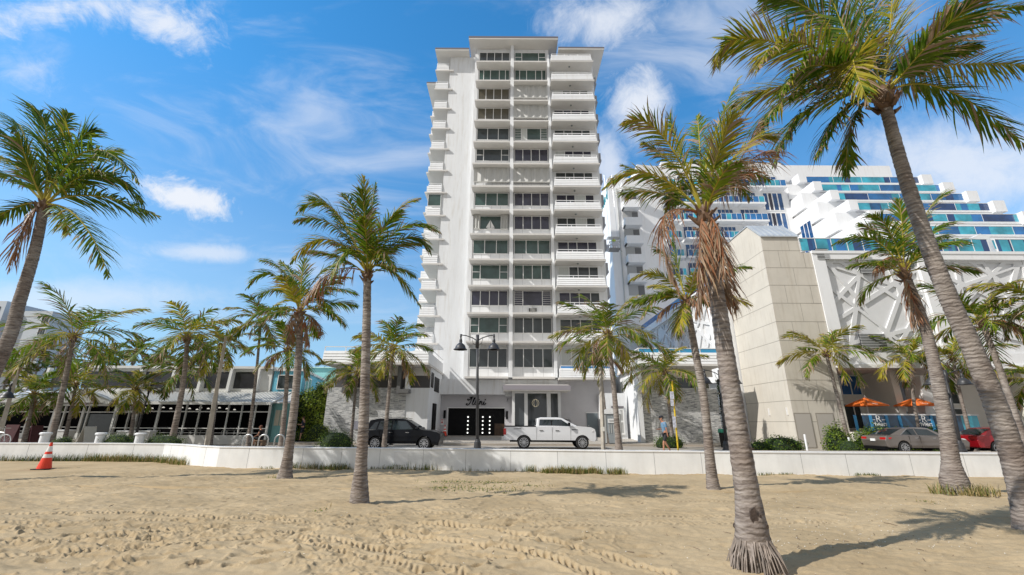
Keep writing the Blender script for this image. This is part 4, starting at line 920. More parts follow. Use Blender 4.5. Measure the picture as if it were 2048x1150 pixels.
s = MB(); s.box(9.95, 10.22, 34.3, 35.54, 4.1, 5.949); s.box(10.221, 10.6, 34.5, 34.99, 4.0, 4.3); s.build('angled_bracket', WHITE2, tower)
# service yard between tower and right wing
s = MB(); s.box(8.0, 9.94, 38.6, 38.8, 0.3, 4.2); s.box(8.0, 8.2, 38.8, 41, 0.3, 4.2); s.build('yard_wall', WHITE, tower)
s = MB(); s.box(8.65, 9.7, 38.45, 38.599, 2.95, 3.1); s.build('gate_lintel', GREYFACE, tower)
fr = MB(); fr.box(8.7, 8.8, 38.5, 38.59, 0.75, 2.9); fr.box(9.6, 9.7, 38.5, 38.59, .75, 2.9); fr.box(8.8, 9.6, 38.5, 38.59, 2.75, 2.9); fr.box(8.8, 9.6, 38.5, 38.59, 0.75, .9); fr.box(8.8, 9.6, 38.5, 38.59, 1.75, 1.9)
gt = fr.build('louvred_gate', FRAME, tower); s = MB()
for i in range(24): s.box(8.801, 9.599, 38.52, 38.56, 0.93 + i * 0.077, 0.96 + i * 0.077 + 0.02)
s.build('louvre', SHUT, gt)
# ------------------------------------------------------------------ right: beige block, podium, hotel
TURQ = mat('turquoise_rail_glass', (0.04, 0.36, 0.48), 0.08, var=0.5, vscale=0.5, spec=0.9)
TURQ2 = mat('blue_rail_glass', (0.015, 0.14, 0.36), 0.08, var=0.55, vscale=0.35, spec=0.9)
NAVY = mat('navy_rail_glass', (0.01, 0.05, 0.16), 0.08, var=.4, vscale=.8, spec=.9)
BEIGE = mat('beige_panels', (0.59, 0.55, 0.48), 0.85, var=0.06, vscale=0.7, bump=0.12)
WHITEH = streaks(mat('hotel_white', (0.80, 0.805, 0.81), 0.75, var=0.03, vscale=0.3), 0.3)
JOINT = mat('joint_dark', (0.30, 0.275, 0.235), 0.9)
streaks(BEIGE, 0.5)
bb = empty('beige_block', (21.0, 33.5, 0.3), label='windowless beige panelled block with a small metal roof', cat='building')
s = MB(); X0, X1, Y0 = 19.35, 22.25, 30.7
s.prism([(X0, Y0, 0.1), (X0, 36.6, 0.1), (X0, 36.6, 17.1), (X0, 32.2, 17.15), (X0, Y0, 15.62)][::-1], (X1 - X0, 0, 0))
s.box(X1 + 0.001, 23.0, Y0 + 0.004, 36.5, 0.1, 14.3); s.build('wall', BEIGE, bb)
s = MB(); s.prism([(X0 - 0.06, Y0 - 0.12, 15.64), (X0 - 0.06, 32.2, 17.27), (X0 - 0.06, 36.7, 17.22), (X0 - 0.06, 36.7, 17.12), (X0 - 0.06, 32.2, 17.17), (X0 - 0.06, Y0 - 0.12, 15.56)][::-1], (X1 - X0 + 0.12, 0, 0))
for i in range(7): x = X0 + 0.05 + i * 0.46; s.prism([(x, Y0 - 0.11, 15.66), (x, 32.2, 17.29), (x, 32.2, 17.34), (x, Y0 - 0.11, 15.71)][::-1], (0.03, 0, 0))
s.build('metal_roof', mat('zinc_roof', (0.52, 0.55, 0.57), 0.4, metal=0.3, var=.1, vscale=1), bb)
s = MB()
for k in range(10):
    z = 14.45 - 1.4 * k; s.box(X0 - 0.004, 23.0, Y0 - 0.004, Y0 - 0.0005, z - 0.018, z + 0.018); s.box(X0 - 0.004, X0 - 0.0005, Y0, 36.6, z - 0.018, z + 0.018)
    xs = (20.5, 22.4) if k % 2 else (21.4,)
    for x in xs: s.box(x - 0.012, x + 0.012, Y0 - 0.0035, Y0 - 0.0008, z + 0.02, z + 1.38 if k else 15.5)
s.build('panel_joints', JOINT, bb)
for i, (x0, x1) in enumerate(((19.45, 20.5), (20.95, 22.05))):
    s = MB(); s.box(x0, x1, Y0 - 0.03, Y0 - 0.005, 0.2, 2.35); d_ = s.build('service_door', mat('door_taupe', (0.45, 0.42, 0.38), 0.6), bb); s = MB(); s.box(x0 - 0.07, x1 + 0.07, Y0 - 0.02, Y0 - 0.006, 2.351, 2.43); s.box(x0 - 0.07, x0 - 0.001, Y0 - 0.02, Y0 - 0.006, .2, 2.35); s.box(x1 + 0.001, x1 + .07, Y0 - 0.02, Y0 - 0.006, .2, 2.35); s.build('door_frame', JOINT, d_)
for y in (31.2, 33.4): s = MB(); s.box(X0 - 0.09, X0 - 0.002, y, y + 0.06, 2.3, 2.8); s.build('wall_light', FRAME, bb)
# podium
pod = empty('hotel_podium', (32.0, 40.0, 0.5), label='white hotel podium clad in a relief of crossing beams above a recessed terrace', cat='building')
s = MB(); s.box(23.01, 46, 30.95, 37.4, 5.55, 14.2); s.box(18.7, 46, 37.5, 66, 0.3, 14.2); s.box(18.55, 23, 36.71, 37.49, 0.3, 13.9)
s.box(23.02, 46, 34.4, 37.49, 0.3, 5.549); s.build('wall', WHITEH, pod)
s = MB()
for x0, x1 in ((23.02, 23.95), (31.0, 31.95), (39.2, 40.1)): s.box(x0, x1, 30.62, 30.949, 5.55, 14.2)
s.box(23.95, 31.0, 30.6, 30.949, 13.75, 14.2); s.box(31.95, 39.2, 30.6, 30.949, 13.75, 14.2); s.box(23.0, 46, 30.55, 31.0, 14.201, 14.42)
s.box(23.95, 31.0, 30.64, 30.949, 5.55, 6.6); s.box(31.95, 39.2, 30.64, 30.949, 5.55, 6.6); s.box(23.0, 46, 30.5, 30.619, 5.5, 5.75)
s.build('pilaster_frame', WHITEH, pod)
prj = random.Random(4)
def clip2(poly, p, d):
    """split a convex polygon by the line through p along d"""
    L_, R_ = [], []
    n = len(poly); side = [d[0] * (q[1] - p[1]) - d[1] * (q[0] - p[0]) for q in poly]
    for k in range(n):
        a, b_, sa, sb_ = poly[k], poly[(k + 1) % n], side[k], side[(k + 1) % n]
        (L_ if sa >= 0 else R_).append(a)
        if (sa >= 0) != (sb_ >= 0):
            t = sa / (sa - sb_); q = (a[0] + (b_[0] - a[0]) * t, a[1] + (b_[1] - a[1]) * t); L_.append(q); R_.append(q)
    return [c for c in (L_, R_) if len(c) > 2]
def inset2(poly, w):
    poly = [q for k, q in enumerate(poly) if math.hypot(q[0] - poly[k - 1][0], q[1] - poly[k - 1][1]) > 0.004]
    out = list(poly); n = len(poly)
    if n < 3: return poly, None
    area = sum(poly[k][0] * poly[(k + 1) % n][1] - poly[(k + 1) % n][0] * poly[k][1] for k in range(n))
    if area < 0: poly = poly[::-1]; out = list(poly)
    ls = []
    for k in range(n):
        a, b_ = poly[k], poly[(k + 1) % n]; dx, dy = b_[0] - a[0], b_[1] - a[1]; l_ = math.hypot(dx, dy)
        if l_ < 1e-6: return poly, None
        nx_, ny_ = -dy / l_, dx / l_; ls.append(((a[0] + nx_ * w, a[1] + ny_ * w), (dx / l_, dy / l_)))
    res = []
    for k in range(n):
        (p, d), (q, e_) = ls[k - 1], ls[k]; den = d[0] * e_[1] - d[1] * e_[0]
        if abs(den) < 1e-4: return poly, None
        t = ((q[0] - p[0]) * e_[1] - (q[1] - p[1]) * e_[0]) / den; res.append((p[0] + d[0] * t, p[1] + d[1] * t))
    bad = False
    for k in range(n):
        a, b_, c, d = poly[k], poly[(k + 1) % n], res[k], res[(k + 1) % n]
        if (b_[0] - a[0]) * (d[0] - c[0]) + (b_[1] - a[1]) * (d[1] - c[1]) < 0.0: bad = True
    if bad:                                    # too narrow on one edge: shrink towards the middle instead, or leave it flat
        ar = abs(area) / 2; per = sum(math.hypot(poly[k][0] - poly[k - 1][0], poly[k][1] - poly[k - 1][1]) for k in range(n)); r_in = 2 * ar / per
        if r_in < w * 1.15: return poly, None
        cx_ = sum(q[0] for q in poly) / n; cy_ = sum(q[1] for q in poly) / n; f = 1 - w / r_in
        res = [(cx_ + (q[0] - cx_) * f, cy_ + (q[1] - cy_) * f) for q in poly]
    return poly, res
def relief(o, U, V, wu, hv, lines, w, nrm, depth):
    """a flat facing with the cells between crossing bands sunk into it"""
    cells = [[(0, 0), (wu, 0), (wu, hv), (0, hv)]]
    for a, b_, c, d in lines:
        nc = []
        for cl in cells: nc += clip2(cl, (a * wu, b_ * hv), ((c - a) * wu, (d - b_) * hv))
        cells = nc
    s = MB(); P = lambda q, z: tuple(o + U * q[0] + V * q[1] + nrm * z)
    for cl in cells:
        poly, ins = inset2(cl, w / 2)
        if ins is None: s.face([P(q, depth) for q in poly]); continue
        n = len(poly)
        for k in range(n):
            k2 = (k + 1) % n; s.face([P(poly[k], depth), P(poly[k2], depth), P(ins[k2], depth), P(ins[k], depth)]); s.face([P(ins[k], depth), P(ins[k2], depth), P(ins[k2], 0.003), P(ins[k], 0.003)])
        s.face([P(q, 0.003) for q in ins])
    return s.build('relief_facing', mat('relief_white', (0.66, 0.665, 0.67), 0.8, var=.05, vscale=.5), pod)
L1 = [(0, .96, 1, .62), (.02, 1, .60, 0), (.16, 1, 1, .33), (0, .70, .72, 0), (.98, 1, .36, 0), (0, .34, 1, .90), (.06, 0, .42, 1), (0, .08, 1, .30), (.70, 1, .82, 0), (0, .52, .55, 1), (.52, 0, 1, .58)]
L2 = [(1 - a, b, 1 - c, d) for a, b, c, d in L1]
relief(Vector((23.95, 30.949, 6.6)), Vector((1, 0, 0)), Vector((0, 0, 1)), 7.05, 7.15, L1, 0.28, Vector((0, -1, 0)), 0.12)
relief(Vector((31.95, 30.949, 6.6)), Vector((1, 0, 0)), Vector((0, 0, 1)), 7.25, 7.15, L2, 0.28, Vector((0, -1, 0)), 0.12)
relief(Vector((18.699, 47.2, 5.9)), Vector((0, -1, 0)), Vector((0, 0, 1)), 8.1, 7.5, L1, 0.3, Vector((-1, 0, 0)), 0.14)
relief(Vector((18.699, 56.8, 5.9)), Vector((0, -1, 0)), Vector((0, 0, 1)), 8.7, 7.5, L2, 0.3, Vector((-1, 0, 0)), 0.14)
s = MB()
for y in (38.2, 47.2, 56.8): s.box(18.4, 18.699, y, y + 0.9, 0.3, 14.2)
s.box(18.35, 18.699, 37.5, 66, 13.4, 14.199); s.box(18.3, 18.699, 37.5, 66, 5.2, 5.9); s.build('side_frame', WHITEH, pod)
for (pa, pb, ya, yb) in ((1636, 1654, 497, 518), (1726, 1769, 668, 696), (1724, 1741, 512, 546)):
    A = W(pa, yb, D=30.6); B_ = W(pb, ya, D=30.6); s = MB(); n = max(5, int((B_.z - A.z) / 0.11))
    s.box(A.x, B_.x, 30.62, 30.72, A.z, B_.z); v = s.build('vent', DARK, pod); s = MB()
    for i in range(n): z = A.z + (B_.z - A.z) * i / n; s.box(A.x - 0.03, B_.x + 0.03, 30.56, 30.619, z, z + 0.055)
    s.build('vent_slats', mat('vent_grey', (0.45, 0.46, 0.46), 0.5), v)
def glass_rail(x0, x1, y, z0, z1, n, parent, rng, mats=(0, 1), name='glass_railing'):
    f = MB(); f.box(x0, x1, y - 0.03, y + 0.03, z1, z1 + 0.05)
    g = MB(); w = (x1 - x0) / n
    for i in range(n + 1): f.box(x0 + i * w - 0.025, x0 + i * w + 0.025, y - 0.02, y + 0.02, z0, z1)
    for i in range(n):
        xa, xb = x0 + i * w + 0.027, x0 + (i + 1) * w - 0.027; q = xa
        while q < xb - 0.02:
            e_ = min(xb, q + rng.uniform(0.25, 1.0) * max(1.0, min(2.2, w * .6))); g.box(q, e_ - 0.002, y - 0.008, y + 0.008, z0 + 0.03, z1 - 0.005, rng.choices((0, 1, 2), (.45, .38, .17))[0]); q = e_
    r_ = f.build(name, WHITE2, parent); g.build('glass_panels', [TURQ, TURQ2, NAVY], r_); return r_
grr = random.Random(9)
glass_rail(22.35, 37.0, 30.75, 14.43, 15.5, 12, pod, grr)
glass_rail(37.6, 46.0, 30.75, 14.43, 15.5, 7, pod, grr)
s = MB(); s.prism([(36.2, 31.2, 14.43), (38.0, 31.2, 14.43), (37.9, 31.2, 15.9), (37.2, 31.2, 16.2), (35.2, 31.2, 15.3), (35.2, 31.2, 14.43)][::-1], (0, 0.5, 0)); s.build('stair_wall', WHITEH, pod)
s = MB(); s.box(18.45, 18.5, 37.5, 62, 14.25, 14.95); s.build('side_glass', TURQ2, pod)
# terrace recess at street level
TAUPE = mat('taupe_wall', (0.68, 0.65, 0.60), 0.85, var=0.06, vscale=0.6)
s = MB(); s.box(23.0, 46, 34.2, 34.39, 1.2, 5.5); s.box(27.4, 27.9, 31.5, 34.19, 1.2, 5.5); rw = s.build('recess_wall', TAUPE, pod)
s = MB(); s.box(23.0, 46, 31.0, 34.19, 5.42, 5.54); s.build('soffit', mat('rosy_soffit', (0.52, 0.44, 0.40), 0.8), pod)
window(23.3, 27.2, 34.19, 3.85, 5.35, [(1, 'p')] * 5, [GLASSB, CURTAIN, GLASS], pod)
window(23.3, 26.8, 34.19, 1.35, 3.2, [(1.4, 'p'), (1, 'p'), (1, 'p'), (.6, 'p')], [GLASS, CURTAIN, GLASS], pod)
window(28.4, 30.6, 34.19, 3.4, 4.9, [(1, 'p'), (1, 'p')], [GLASSP, CURTAIN, GLASS], pod)
window(28.3, 30.9, 34.19, 1.35, 2.7, [(1, 'p'), (1, 'p')], [GLASS, CURTAIN, GLASS], pod)
window(33.2, 34.6, 34.19, 3.2, 4.9, [(1, 'p')], [GLASS, CURTAIN, GLASS], pod); window(33.4, 34.9, 34.19, 1.6, 2.9, [(1, 'p')], [GLASS, CURTAIN, GLASS], pod)
window(38.5, 40.3, 34.19, 3.0, 5.1, [(1, 'p')], [GLASSB, CURTAIN, GLASS], pod); window(38.9, 41, 34.19, 1.4, 2.8, [(1, 'p')], [GLASSB, CURTAIN, GLASS], pod)
s = MB(); s.prism([(28.55, 31.0, 0.3), (31.4, 31.0, 0.3), (29.3, 31.0, 5.0), (29.1, 31.0, 5.0)], (0.0, 1.4, 0)); wp_ = s.build('tapering_pier', WHITEH, pod)
s = MB(); s.prism([(36.6, 31.0, 0.3), (38.6, 31.0, 0.3), (36.9, 31.0, 5.5), (36.3, 31.0, 5.5)], (0, 1.0, 0)); s.build('tapering_pier', mat('cream_pier', (0.66, 0.64, 0.56), .8), pod)
s = MB(); s.box(23.0, 46, 29.6, 34.19, 0.2, 1.2); s.build('terrace', TAUPE, pod)
# hotel tower behind
hot = empty('resort_hotel', (40.0, 66.0, 0.5), label='large white resort hotel with blue glass balconies stepping down to the right', cat='hotel')
s = MB()
s.box(15.1, 20.0, 60.0, 78, 0.5, 39.0); s.box(15.6, 19.6, 62.0, 78, 39.0, 40.0)
s.prism([(20.001, 60.0, 0.5), (24.2, 60.6, 0.5), (24.2, 78, 0.5), (20.001, 78, 0.5)][::1], (0, 0, 41.0))
s.box(24.201, 43.8, 60.61, 78, 0.5, 42.4); s.box(43.801, 64, 63.2, 78, 40.0, 43.6)
s.build('wall', WHITEH, hot)
ti = [(60.5 - 2.62 * i, 39.7 - 3.0 * i) for i in range(8)]
for i, (D_, zr) in enumerate(ti):
    fz = zr - 1.1; x0, x1 = 45.4, 66.9
    s = MB(); s.box(x0, x1, D_ - 0.1, 77 - i * 0.05, fz - 0.3, fz); s.box(43.81, 66.7, D_ + 2.5, 76.8, fz, fz + 2.598)
    s.box(x0, x0 + 1.2, D_ - 0.9, D_ + 2.49, fz + 0.001, zr); s.box(x0, x0 + 1.2, D_ - 0.9, D_ - 0.101, fz - 0.4, fz); s.box(x1 - 1.6, x1, D_ - 0.6, D_ + 2.0, fz + 0.001, zr + 0.15); s.box(x1 - 1.6, x1, D_ - .6, D_ - .101, fz - 0.4, fz)
    t_ = s.build('terrace', WHITEH, hot)
    glass_rail(x0 + 1.55, x1 - 1.65, D_, fz + 0.002, zr, 4, t_, grr)
    window(x0 + 2, x1 - 2, D_ + 2.49, fz + 0.05, fz + 2.35, [(1, 'p'), (.8, 'c'), (1, 'p'), (.35, 'o'), (.7, 'p')] * 4, [GLASSB, WHITEH, TURQ2], t_)
    s = MB()
    for q in range(3): xs = x0 + 4 + q * 6 + i * 0.7; s.tube([(xs, D_ + 0.5, fz), (xs + 1.2, D_ + 0.5, fz + 1.35), (xs + 1.6, D_ + 0.5, fz + 1.4)], 0.06, 5)
    s.build('lounger_frames', WHITE2, t_)
def bayrow(pa, pb, py, zr, n=4, Dw=60.6):
    a = W(pa, py, D=Dw); b_ = W(pb, py, D=Dw); fz = zr - 1.05
    s = MB(); s.box(a.x - 0.12, b_.x + 0.12, Dw - 1.3, Dw - 0.001, fz - 0.3, fz); t_ = s.build('balcony', WHITEH, hot)
    glass_rail(a.x, b_.x, Dw - 1.2, fz + 0.002, zr, 4, t_, grr)
    window(a.x + 0.15, b_.x - 0.6, Dw - 0.002, fz + 0.02, fz + 2.35, [(1, 'p')] * n, [GLASSB, CURTAIN, GLASS], t_)
for zr, py in ((38.4, 362), (35.5, 393), (32.5, 428), (29.5, 466), (26.5, 500), (23.5, 540)):
    for pa, pb, n in ((1322, 1348, 2), (1356, 1392, 3), (1400, 1424, 2), (1428, 1468, 4), (1473, 1518, 4)): bayrow(pa, pb, 393, zr, n)
bayrow(1518, 1560, 362, 38.4, 3)
a = W(1526, 400, D=60.6).x; b_ = W(1566, 400, D=60.6).x
for z0, z1 in ((33.6, 36.8), (30.2, 33.3), (26.8, 29.9), (23.4, 26.5)): window(a, b_, 60.605, z0, z1, [(1, 'p'), (.8, 'o'), (1, 'p'), (1, 'p')], [GLASSB, CURTAIN, GLASSP], hot, fw=0.12)
def side_window(y0, y1, z0, z1):
    s = MB(); s.box(43.72, 43.8, y0, y1, z0, z1); n = 3
    w_ = s.build('window', WHITEH, hot); s = MB()
    for i in range(n): s.box(43.70, 43.719, y0 + 0.08 + i * (y1 - y0) / n, y0 + (i + 1) * (y1 - y0) / n - 0.08, z0 + 0.08, z1 - 0.08)
    s.build('pane', GLASSB, w_)
for y0, z0 in ((57.0, 27.5), (57.0, 24.0), (52.0, 21.5), (52.0, 18.0), (47.5, 15.5), (60.8, 33.5)): side_window(y0, y0 + 2.4, z0, z0 + 2.8)
s = MB(); s.box(43.81, 66.7, 44.6, 77, 0.5, 17.2); s.build('lower_storeys', WHITEH, hot)
for k in range(6):
    z = 37.4 - 3.0 * k; s = MB(); s.box(17.0, 19.5, 58.6, 58.75, z - 1.3, z); s.box(17.0, 17.15, 58.751, 59.999, z - 1.3, z); s.box(17.0, 19.5, 58.751, 59.999, z - 1.3, z - 1.1); t_ = s.build('corner_balcony', WHITEH, hot)
    s = MB(); s.box(17.1, 19.45, 59.95, 59.999, z - 2.95, z - 1.32); s.build('recess_shade_panel', mat('recess_wall', (0.42, 0.42, 0.41), 0.8), t_)  # grey panel paints in the shade below the parapet
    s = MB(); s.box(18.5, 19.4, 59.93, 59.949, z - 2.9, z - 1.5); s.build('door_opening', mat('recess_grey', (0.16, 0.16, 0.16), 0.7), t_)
s = MB(); s.tube([(16.4, 59.9, 15), (16.4, 59.9, 37)], 0.09, 6); s.build('downpipe', SHUT, hot)
s = MB()                                                     # teal lettering high on the left face, too small to read
for i, (y, h) in enumerate(((60.4, 1.9), (61.4, 1.2), (62.3, 1.2), (63.2, 1.9), (64.2, 1.2), (65.1, 1.2))):
    s.tube([(15.05, y + 0.25, 35.6), (15.05, y, 35.6 + h)], 0.09, 5); s.tube([(15.05, y + 0.25, 35.6), (15.05, y + 0.6, 35.9), (15.05, y + 0.45, 36.5), (15.05, y + 0.1, 36.5)], 0.08, 5)
s.build('teal_lettering', mat('teal_letters', (0.03, 0.30, 0.36), 0.4), hot)
# the glass railing of the terrace with its white lettering
gl = empty('terrace_railing', (27.5, 29.5, 1.2), label='dark glass terrace railing with white lettering and blue posts above a hedge', cat='railing')
s = MB(); s.box(23.1, 30.8, 29.45, 29.51, 2.28, 2.36); s.build('handrail', WHITE2, gl)
s = MB(); s.box(23.1, 29.6, 29.47, 29.485, 1.21, 2.279); s.box(29.6, 30.7, 29.47, 29.485, 1.21, 2.279, 1); s.build('glass_panel', [mat('navy_glass', (0.015, 0.06, 0.12), 0.08, var=.4, vscale=1.2, spec=.8), TURQ], gl)
for px in (1711, 1742, 1774, 1800, 1864): x = W(px, 845, D=29.5).x; s = MB(); s.box(x - 0.08, x + 0.08, 29.42, 29.469, 1.21, 2.275); s.build('blue_post', mat('blue_post', (0.05, 0.28, 0.55), 0.4), gl)
WT_ = mat('white_lettering', (0.85, 0.85, 0.85), 0.5)
for px in (1757, 1848):
    x = W(px, 840, D=29.45).x
    text_mesh('monogram', 'R', 0.62, (x, 29.44, 1.84), (math.pi / 2, 0, 0), WT_, gl, 0.005, offset=-0.004)
    text_mesh('lettering', 'riviera', 0.40, (x + 0.05, 29.44, 1.60), (math.pi / 2, 0, 0), WT_, gl, 0.005, offset=0.006)
    s = MB(); s.box(x - 0.45, x - 0.22, 29.435, 29.445, 1.97, 2.0); s.box(x + 0.22, x + 0.45, 29.435, 29.445, 1.97, 2.0); s.build('flourish', WT_, gl)
UMB = mat('orange_canvas', (0.75, 0.16, 0.02), 0.8, var=0.06, vscale=3)
for px, lab in ((1729, 'orange parasol nearer the beige wall on the raised terrace'), (1827, 'orange parasol behind the upright palm on the raised terrace')):
    c = W(px, 792, D=31.0); x = c.x; r_ = empty('parasol', (x, 31.0, 1.2), label=lab, cat='parasol', group='orange parasols on the terrace')
    s = MB(); ap = (x, 31.0, c.z - 0.08); zr = c.z - 0.62; pts = [(x + 1.22 * math.cos(a_ + .2), 31.0 + 1.22 * math.sin(a_ + .2), zr) for a_ in (math.pi / 2 * i + math.pi / 4 for i in range(4))]
    for i in range(4): s.face([ap, pts[i], pts[(i + 1) % 4]]); s.face([pts[(i + 1) % 4], pts[i], tuple(Vector(pts[i]) + Vector((0, 0, -0.07))), tuple(Vector(pts[(i + 1) % 4]) + Vector((0, 0, -0.07)))])
    s.build('canopy', UMB, r_); s = MB(); s.tube([(x, 31, 1.2), (x, 31, c.z)], 0.03, 8); s.build('pole', WHITE2, r_)
    s = MB()
    for i in range(4): s.tube([ap, pts[i]], 0.012, 4)
    s.build('ribs', METAL, r_); s = MB(); s.lathe([(0.04, 0), (0.06, 0.06), (0.02, 0.12)], (x, 31, c.z - 0.08), 8); s.build('finial', WHITE2, r_)
    text_mesh('canopy_lettering', 'riviera', 0.22, (x - .15, 31.0 - 0.82, zr + 0.03), (math.pi / 2 * .62, 0, 0), WT_, r_, 0.004)
# ------------------------------------------------------------------ left: restaurant, blue house, far buildings
res = empty('seafront_restaurant', (-27.0, 35.0, 0.3), label='long low white restaurant with dark glazing and a ribbed metal roof', cat='restaurant')
RWH = mat('restaurant_white', (0.66, 0.66, 0.64), 0.7, var=0.06, vscale=0.8)
XR0, XR1 = -29.3, -17.75
s = MB(); s.box(XR0, -19.0, 32.9, 33.1, 0.1, 0.72); s.box(-45, XR0 - .001, 35.9, 36.1, 0.1, 0.72); s.build('plinth', RWH, res)
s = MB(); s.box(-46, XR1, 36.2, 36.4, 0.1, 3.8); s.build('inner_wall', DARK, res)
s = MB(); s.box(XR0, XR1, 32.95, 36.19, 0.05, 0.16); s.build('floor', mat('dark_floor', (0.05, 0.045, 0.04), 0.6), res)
posts = [-29.2, -27.6, -26.0, -24.0, -23.0, -21.9, -20.9, -19.9, -18.9, -17.85]
for i, x in enumerate(posts): s = MB(); w = 0.07 if i in (0, 1, 2, 5, 9) else 0.035; s.box(x - w, x + w, 32.93, 33.05, 0.16, 2.9); s.build('post', RWH, res)
s = MB(); s.box(XR0, XR1, 32.95, 33.02, 2.32, 2.40); s.box(XR0, XR1, 32.94, 33.0, 1.16, 1.22); s.box(XR0, XR1, 32.94, 33.0, 0.86, 0.89); s.build('rails', RWH, res)
ROOFM = mat('ribbed_roof', (0.58, 0.58, 0.56), 0.5, var=0.06, vscale=1)
s = MB(); e0, e1 = (32.4, 2.98), (35.28, 3.95)
s.prism([(XR0 - 0.3, e0[0], e0[1]), (XR0 - 0.3, e1[0], e1[1]), (XR0 - 0.3, e1[0], e1[1] - 0.1), (XR0 - 0.3, e0[0], e0[1] - 0.12)][::-1], (XR1 - XR0 + 0.5, 0, 0))
n = 46
for i in range(n): x = XR0 - 0.25 + (XR1 - XR0 + 0.4) * i / n; s.prism([(x, e0[0], e0[1] + 0.003), (x, e1[0], e1[1] + 0.003), (x, e1[0], e1[1] + 0.045), (x, e0[0], e0[1] + 0.045)][::-1], (0.035, 0, 0))
s.build('lean_to_roof', ROOFM, res)
s = MB(); s.box(XR0 - 0.35, XR1 + 0.25, 32.28, 32.39, 2.84, 3.04); s.build('gutter', RWH, res)
s = MB(); s.box(-34, -19.4, 35.3, 44, 3.3, 5.75); s.box(-34.2, -19.3, 35.1, 44.1, 5.751, 5.95); s.build('upper_storey', RWH, res)
ux = [W(px, 765, D=35.3).x for px in (282, 348, 404, 462, 517)]
ux = [ux[0] - 2.5 * (3 - i) for i in range(2)] + ux
for a, b_ in zip(ux, ux[1:]):
    s = MB(); s.box(a + 0.25, b_ - 0.12, 35.27, 35.299, 4.2, 5.5); w_ = s.build('window', mat('smoked_glass', (0.03, 0.03, 0.035), 0.15, var=0.4, vscale=1.0, spec=.6), res)
for x in ux: s = MB(); s.prism([(x - 0.08, 35.02, 5.75), (x - 0.08, 35.295, 5.75), (x - 0.08, 35.295, 3.95), (x - 0.08, 34.9, 3.95)], (0.22, 0, 0)); s.build('fin', RWH, res)
# left part with the entrance
s = MB(); yL = 35.9
s.prism([(-47, yL - 1.0, 2.95), (-47, 39.5, 4.2), (-47, 39.5, 4.05), (-47, yL - 1.0, 2.78)][::-1], (16.4, 0, 0)); s.prism([(-36.5, yL - 2.2, 3.0), (-32.6, yL - 2.4, 4.0), (-30.0, yL - 2.2, 3.0)], (0, 3.5, 0)); s.prism([(-42.5, yL - 1.6, 3.0), (-39.6, yL - 1.7, 3.8), (-37, yL - 1.6, 3.0)], (0, 3.5, 0)); s.build('entrance_roof', ROOFM, res)
for x in (-44.5, -42.6, -40.8, -38.6, -36.6, -35.8, -34.3, -33.9, -31.6, -30.6, -29.9):
    s = MB(); w = 0.09 if x in (-34.3, -31.6, -36.6) else 0.045; s.box(x - w, x + w, yL - 0.1, yL + 0.05, 0.1, 2.8); s.build('post', RWH, res)
s = MB(); s.box(-46, -29.6, yL - 0.06, yL, 2.3, 2.38); s.box(-46, -34.4, yL - 0.06, yL, 1.16, 1.22); s.box(-46, -34.4, yL - 0.06, yL, 0.86, 0.9); s.build('rails', RWH, res)
s = MB(); s.box(-34.2, -31.7, yL + 0.02, yL + 0.04, 0.15, 2.2); s.build('entrance_glass', GLASS, res)
sg = W(160, 804, D=yL - 1.1); s = MB(); s.box(sg.x - 0.5, sg.x + 0.5, yL - 1.12, yL - 1.01, sg.z - 0.22, sg.z + 0.25); so = s.build('eave_sign', mat('sign_pale', (0.6, 0.5, 0.52), 0.5), res)
s = MB()
for i in range(4): s.box(sg.x - 0.40 + i * 0.2, sg.x - 0.26 + i * 0.2, yL - 1.13, yL - 1.121, sg.z - 0.12, sg.z + 0.14)
s.build('sign_blocks', mat('sign_crimson', (0.45, 0.02, 0.05), 0.5), so)
dsh = W(449, 726, D=37); s = MB(); s.lathe([(0.05, -0.15), (0.28, -0.08), (0.34, 0.12), (0.30, 0.13)], (dsh.x, 37, dsh.z), 14); s.tube([(dsh.x, 37, 5.95), (dsh.x, 37, dsh.z)], 0.03, 6); s.build('satellite_dish', mat('dish_grey', (0.4, 0.4, 0.4), .5), res)
# pale blue house
blu = empty('blue_boarded_house', (-18.0, 37.0, 0.3), label='light blue boarded upper storey at the end of the restaurant', cat='building')
BLUE = mat('sky_blue_boards', (0.13, 0.42, 0.56), 0.7, var=0.12, vscale=2, stretch=(0.3, 0.3, 6))
TEALW = mat('teal_paint', (0.17, 0.38, 0.38), 0.7, var=0.1, vscale=1.5)
s = MB(); pl = [(-19.29, 35.4), (-16.95, 35.4), (-19.2, 45.0), (-19.29, 45.0)]; s.prism([(x, y, 3.3) for x, y in pl], (0, 0, 2.3)); s.build('wall', BLUE, blu)
s = MB(); s.prism([(x, y, 5.601) for x, y in ((-19.3, 35.25), (-16.8, 35.25), (-19.05, 45.2), (-19.3, 45.2))], (0, 0, 0.2)); s.build('cornice', RWH, blu)
window(-18.9, -17.35, 35.39, 4.15, 5.3, [(1, 'p'), (1, 'p')], [GLASS, CURTAIN, GLASS], blu)
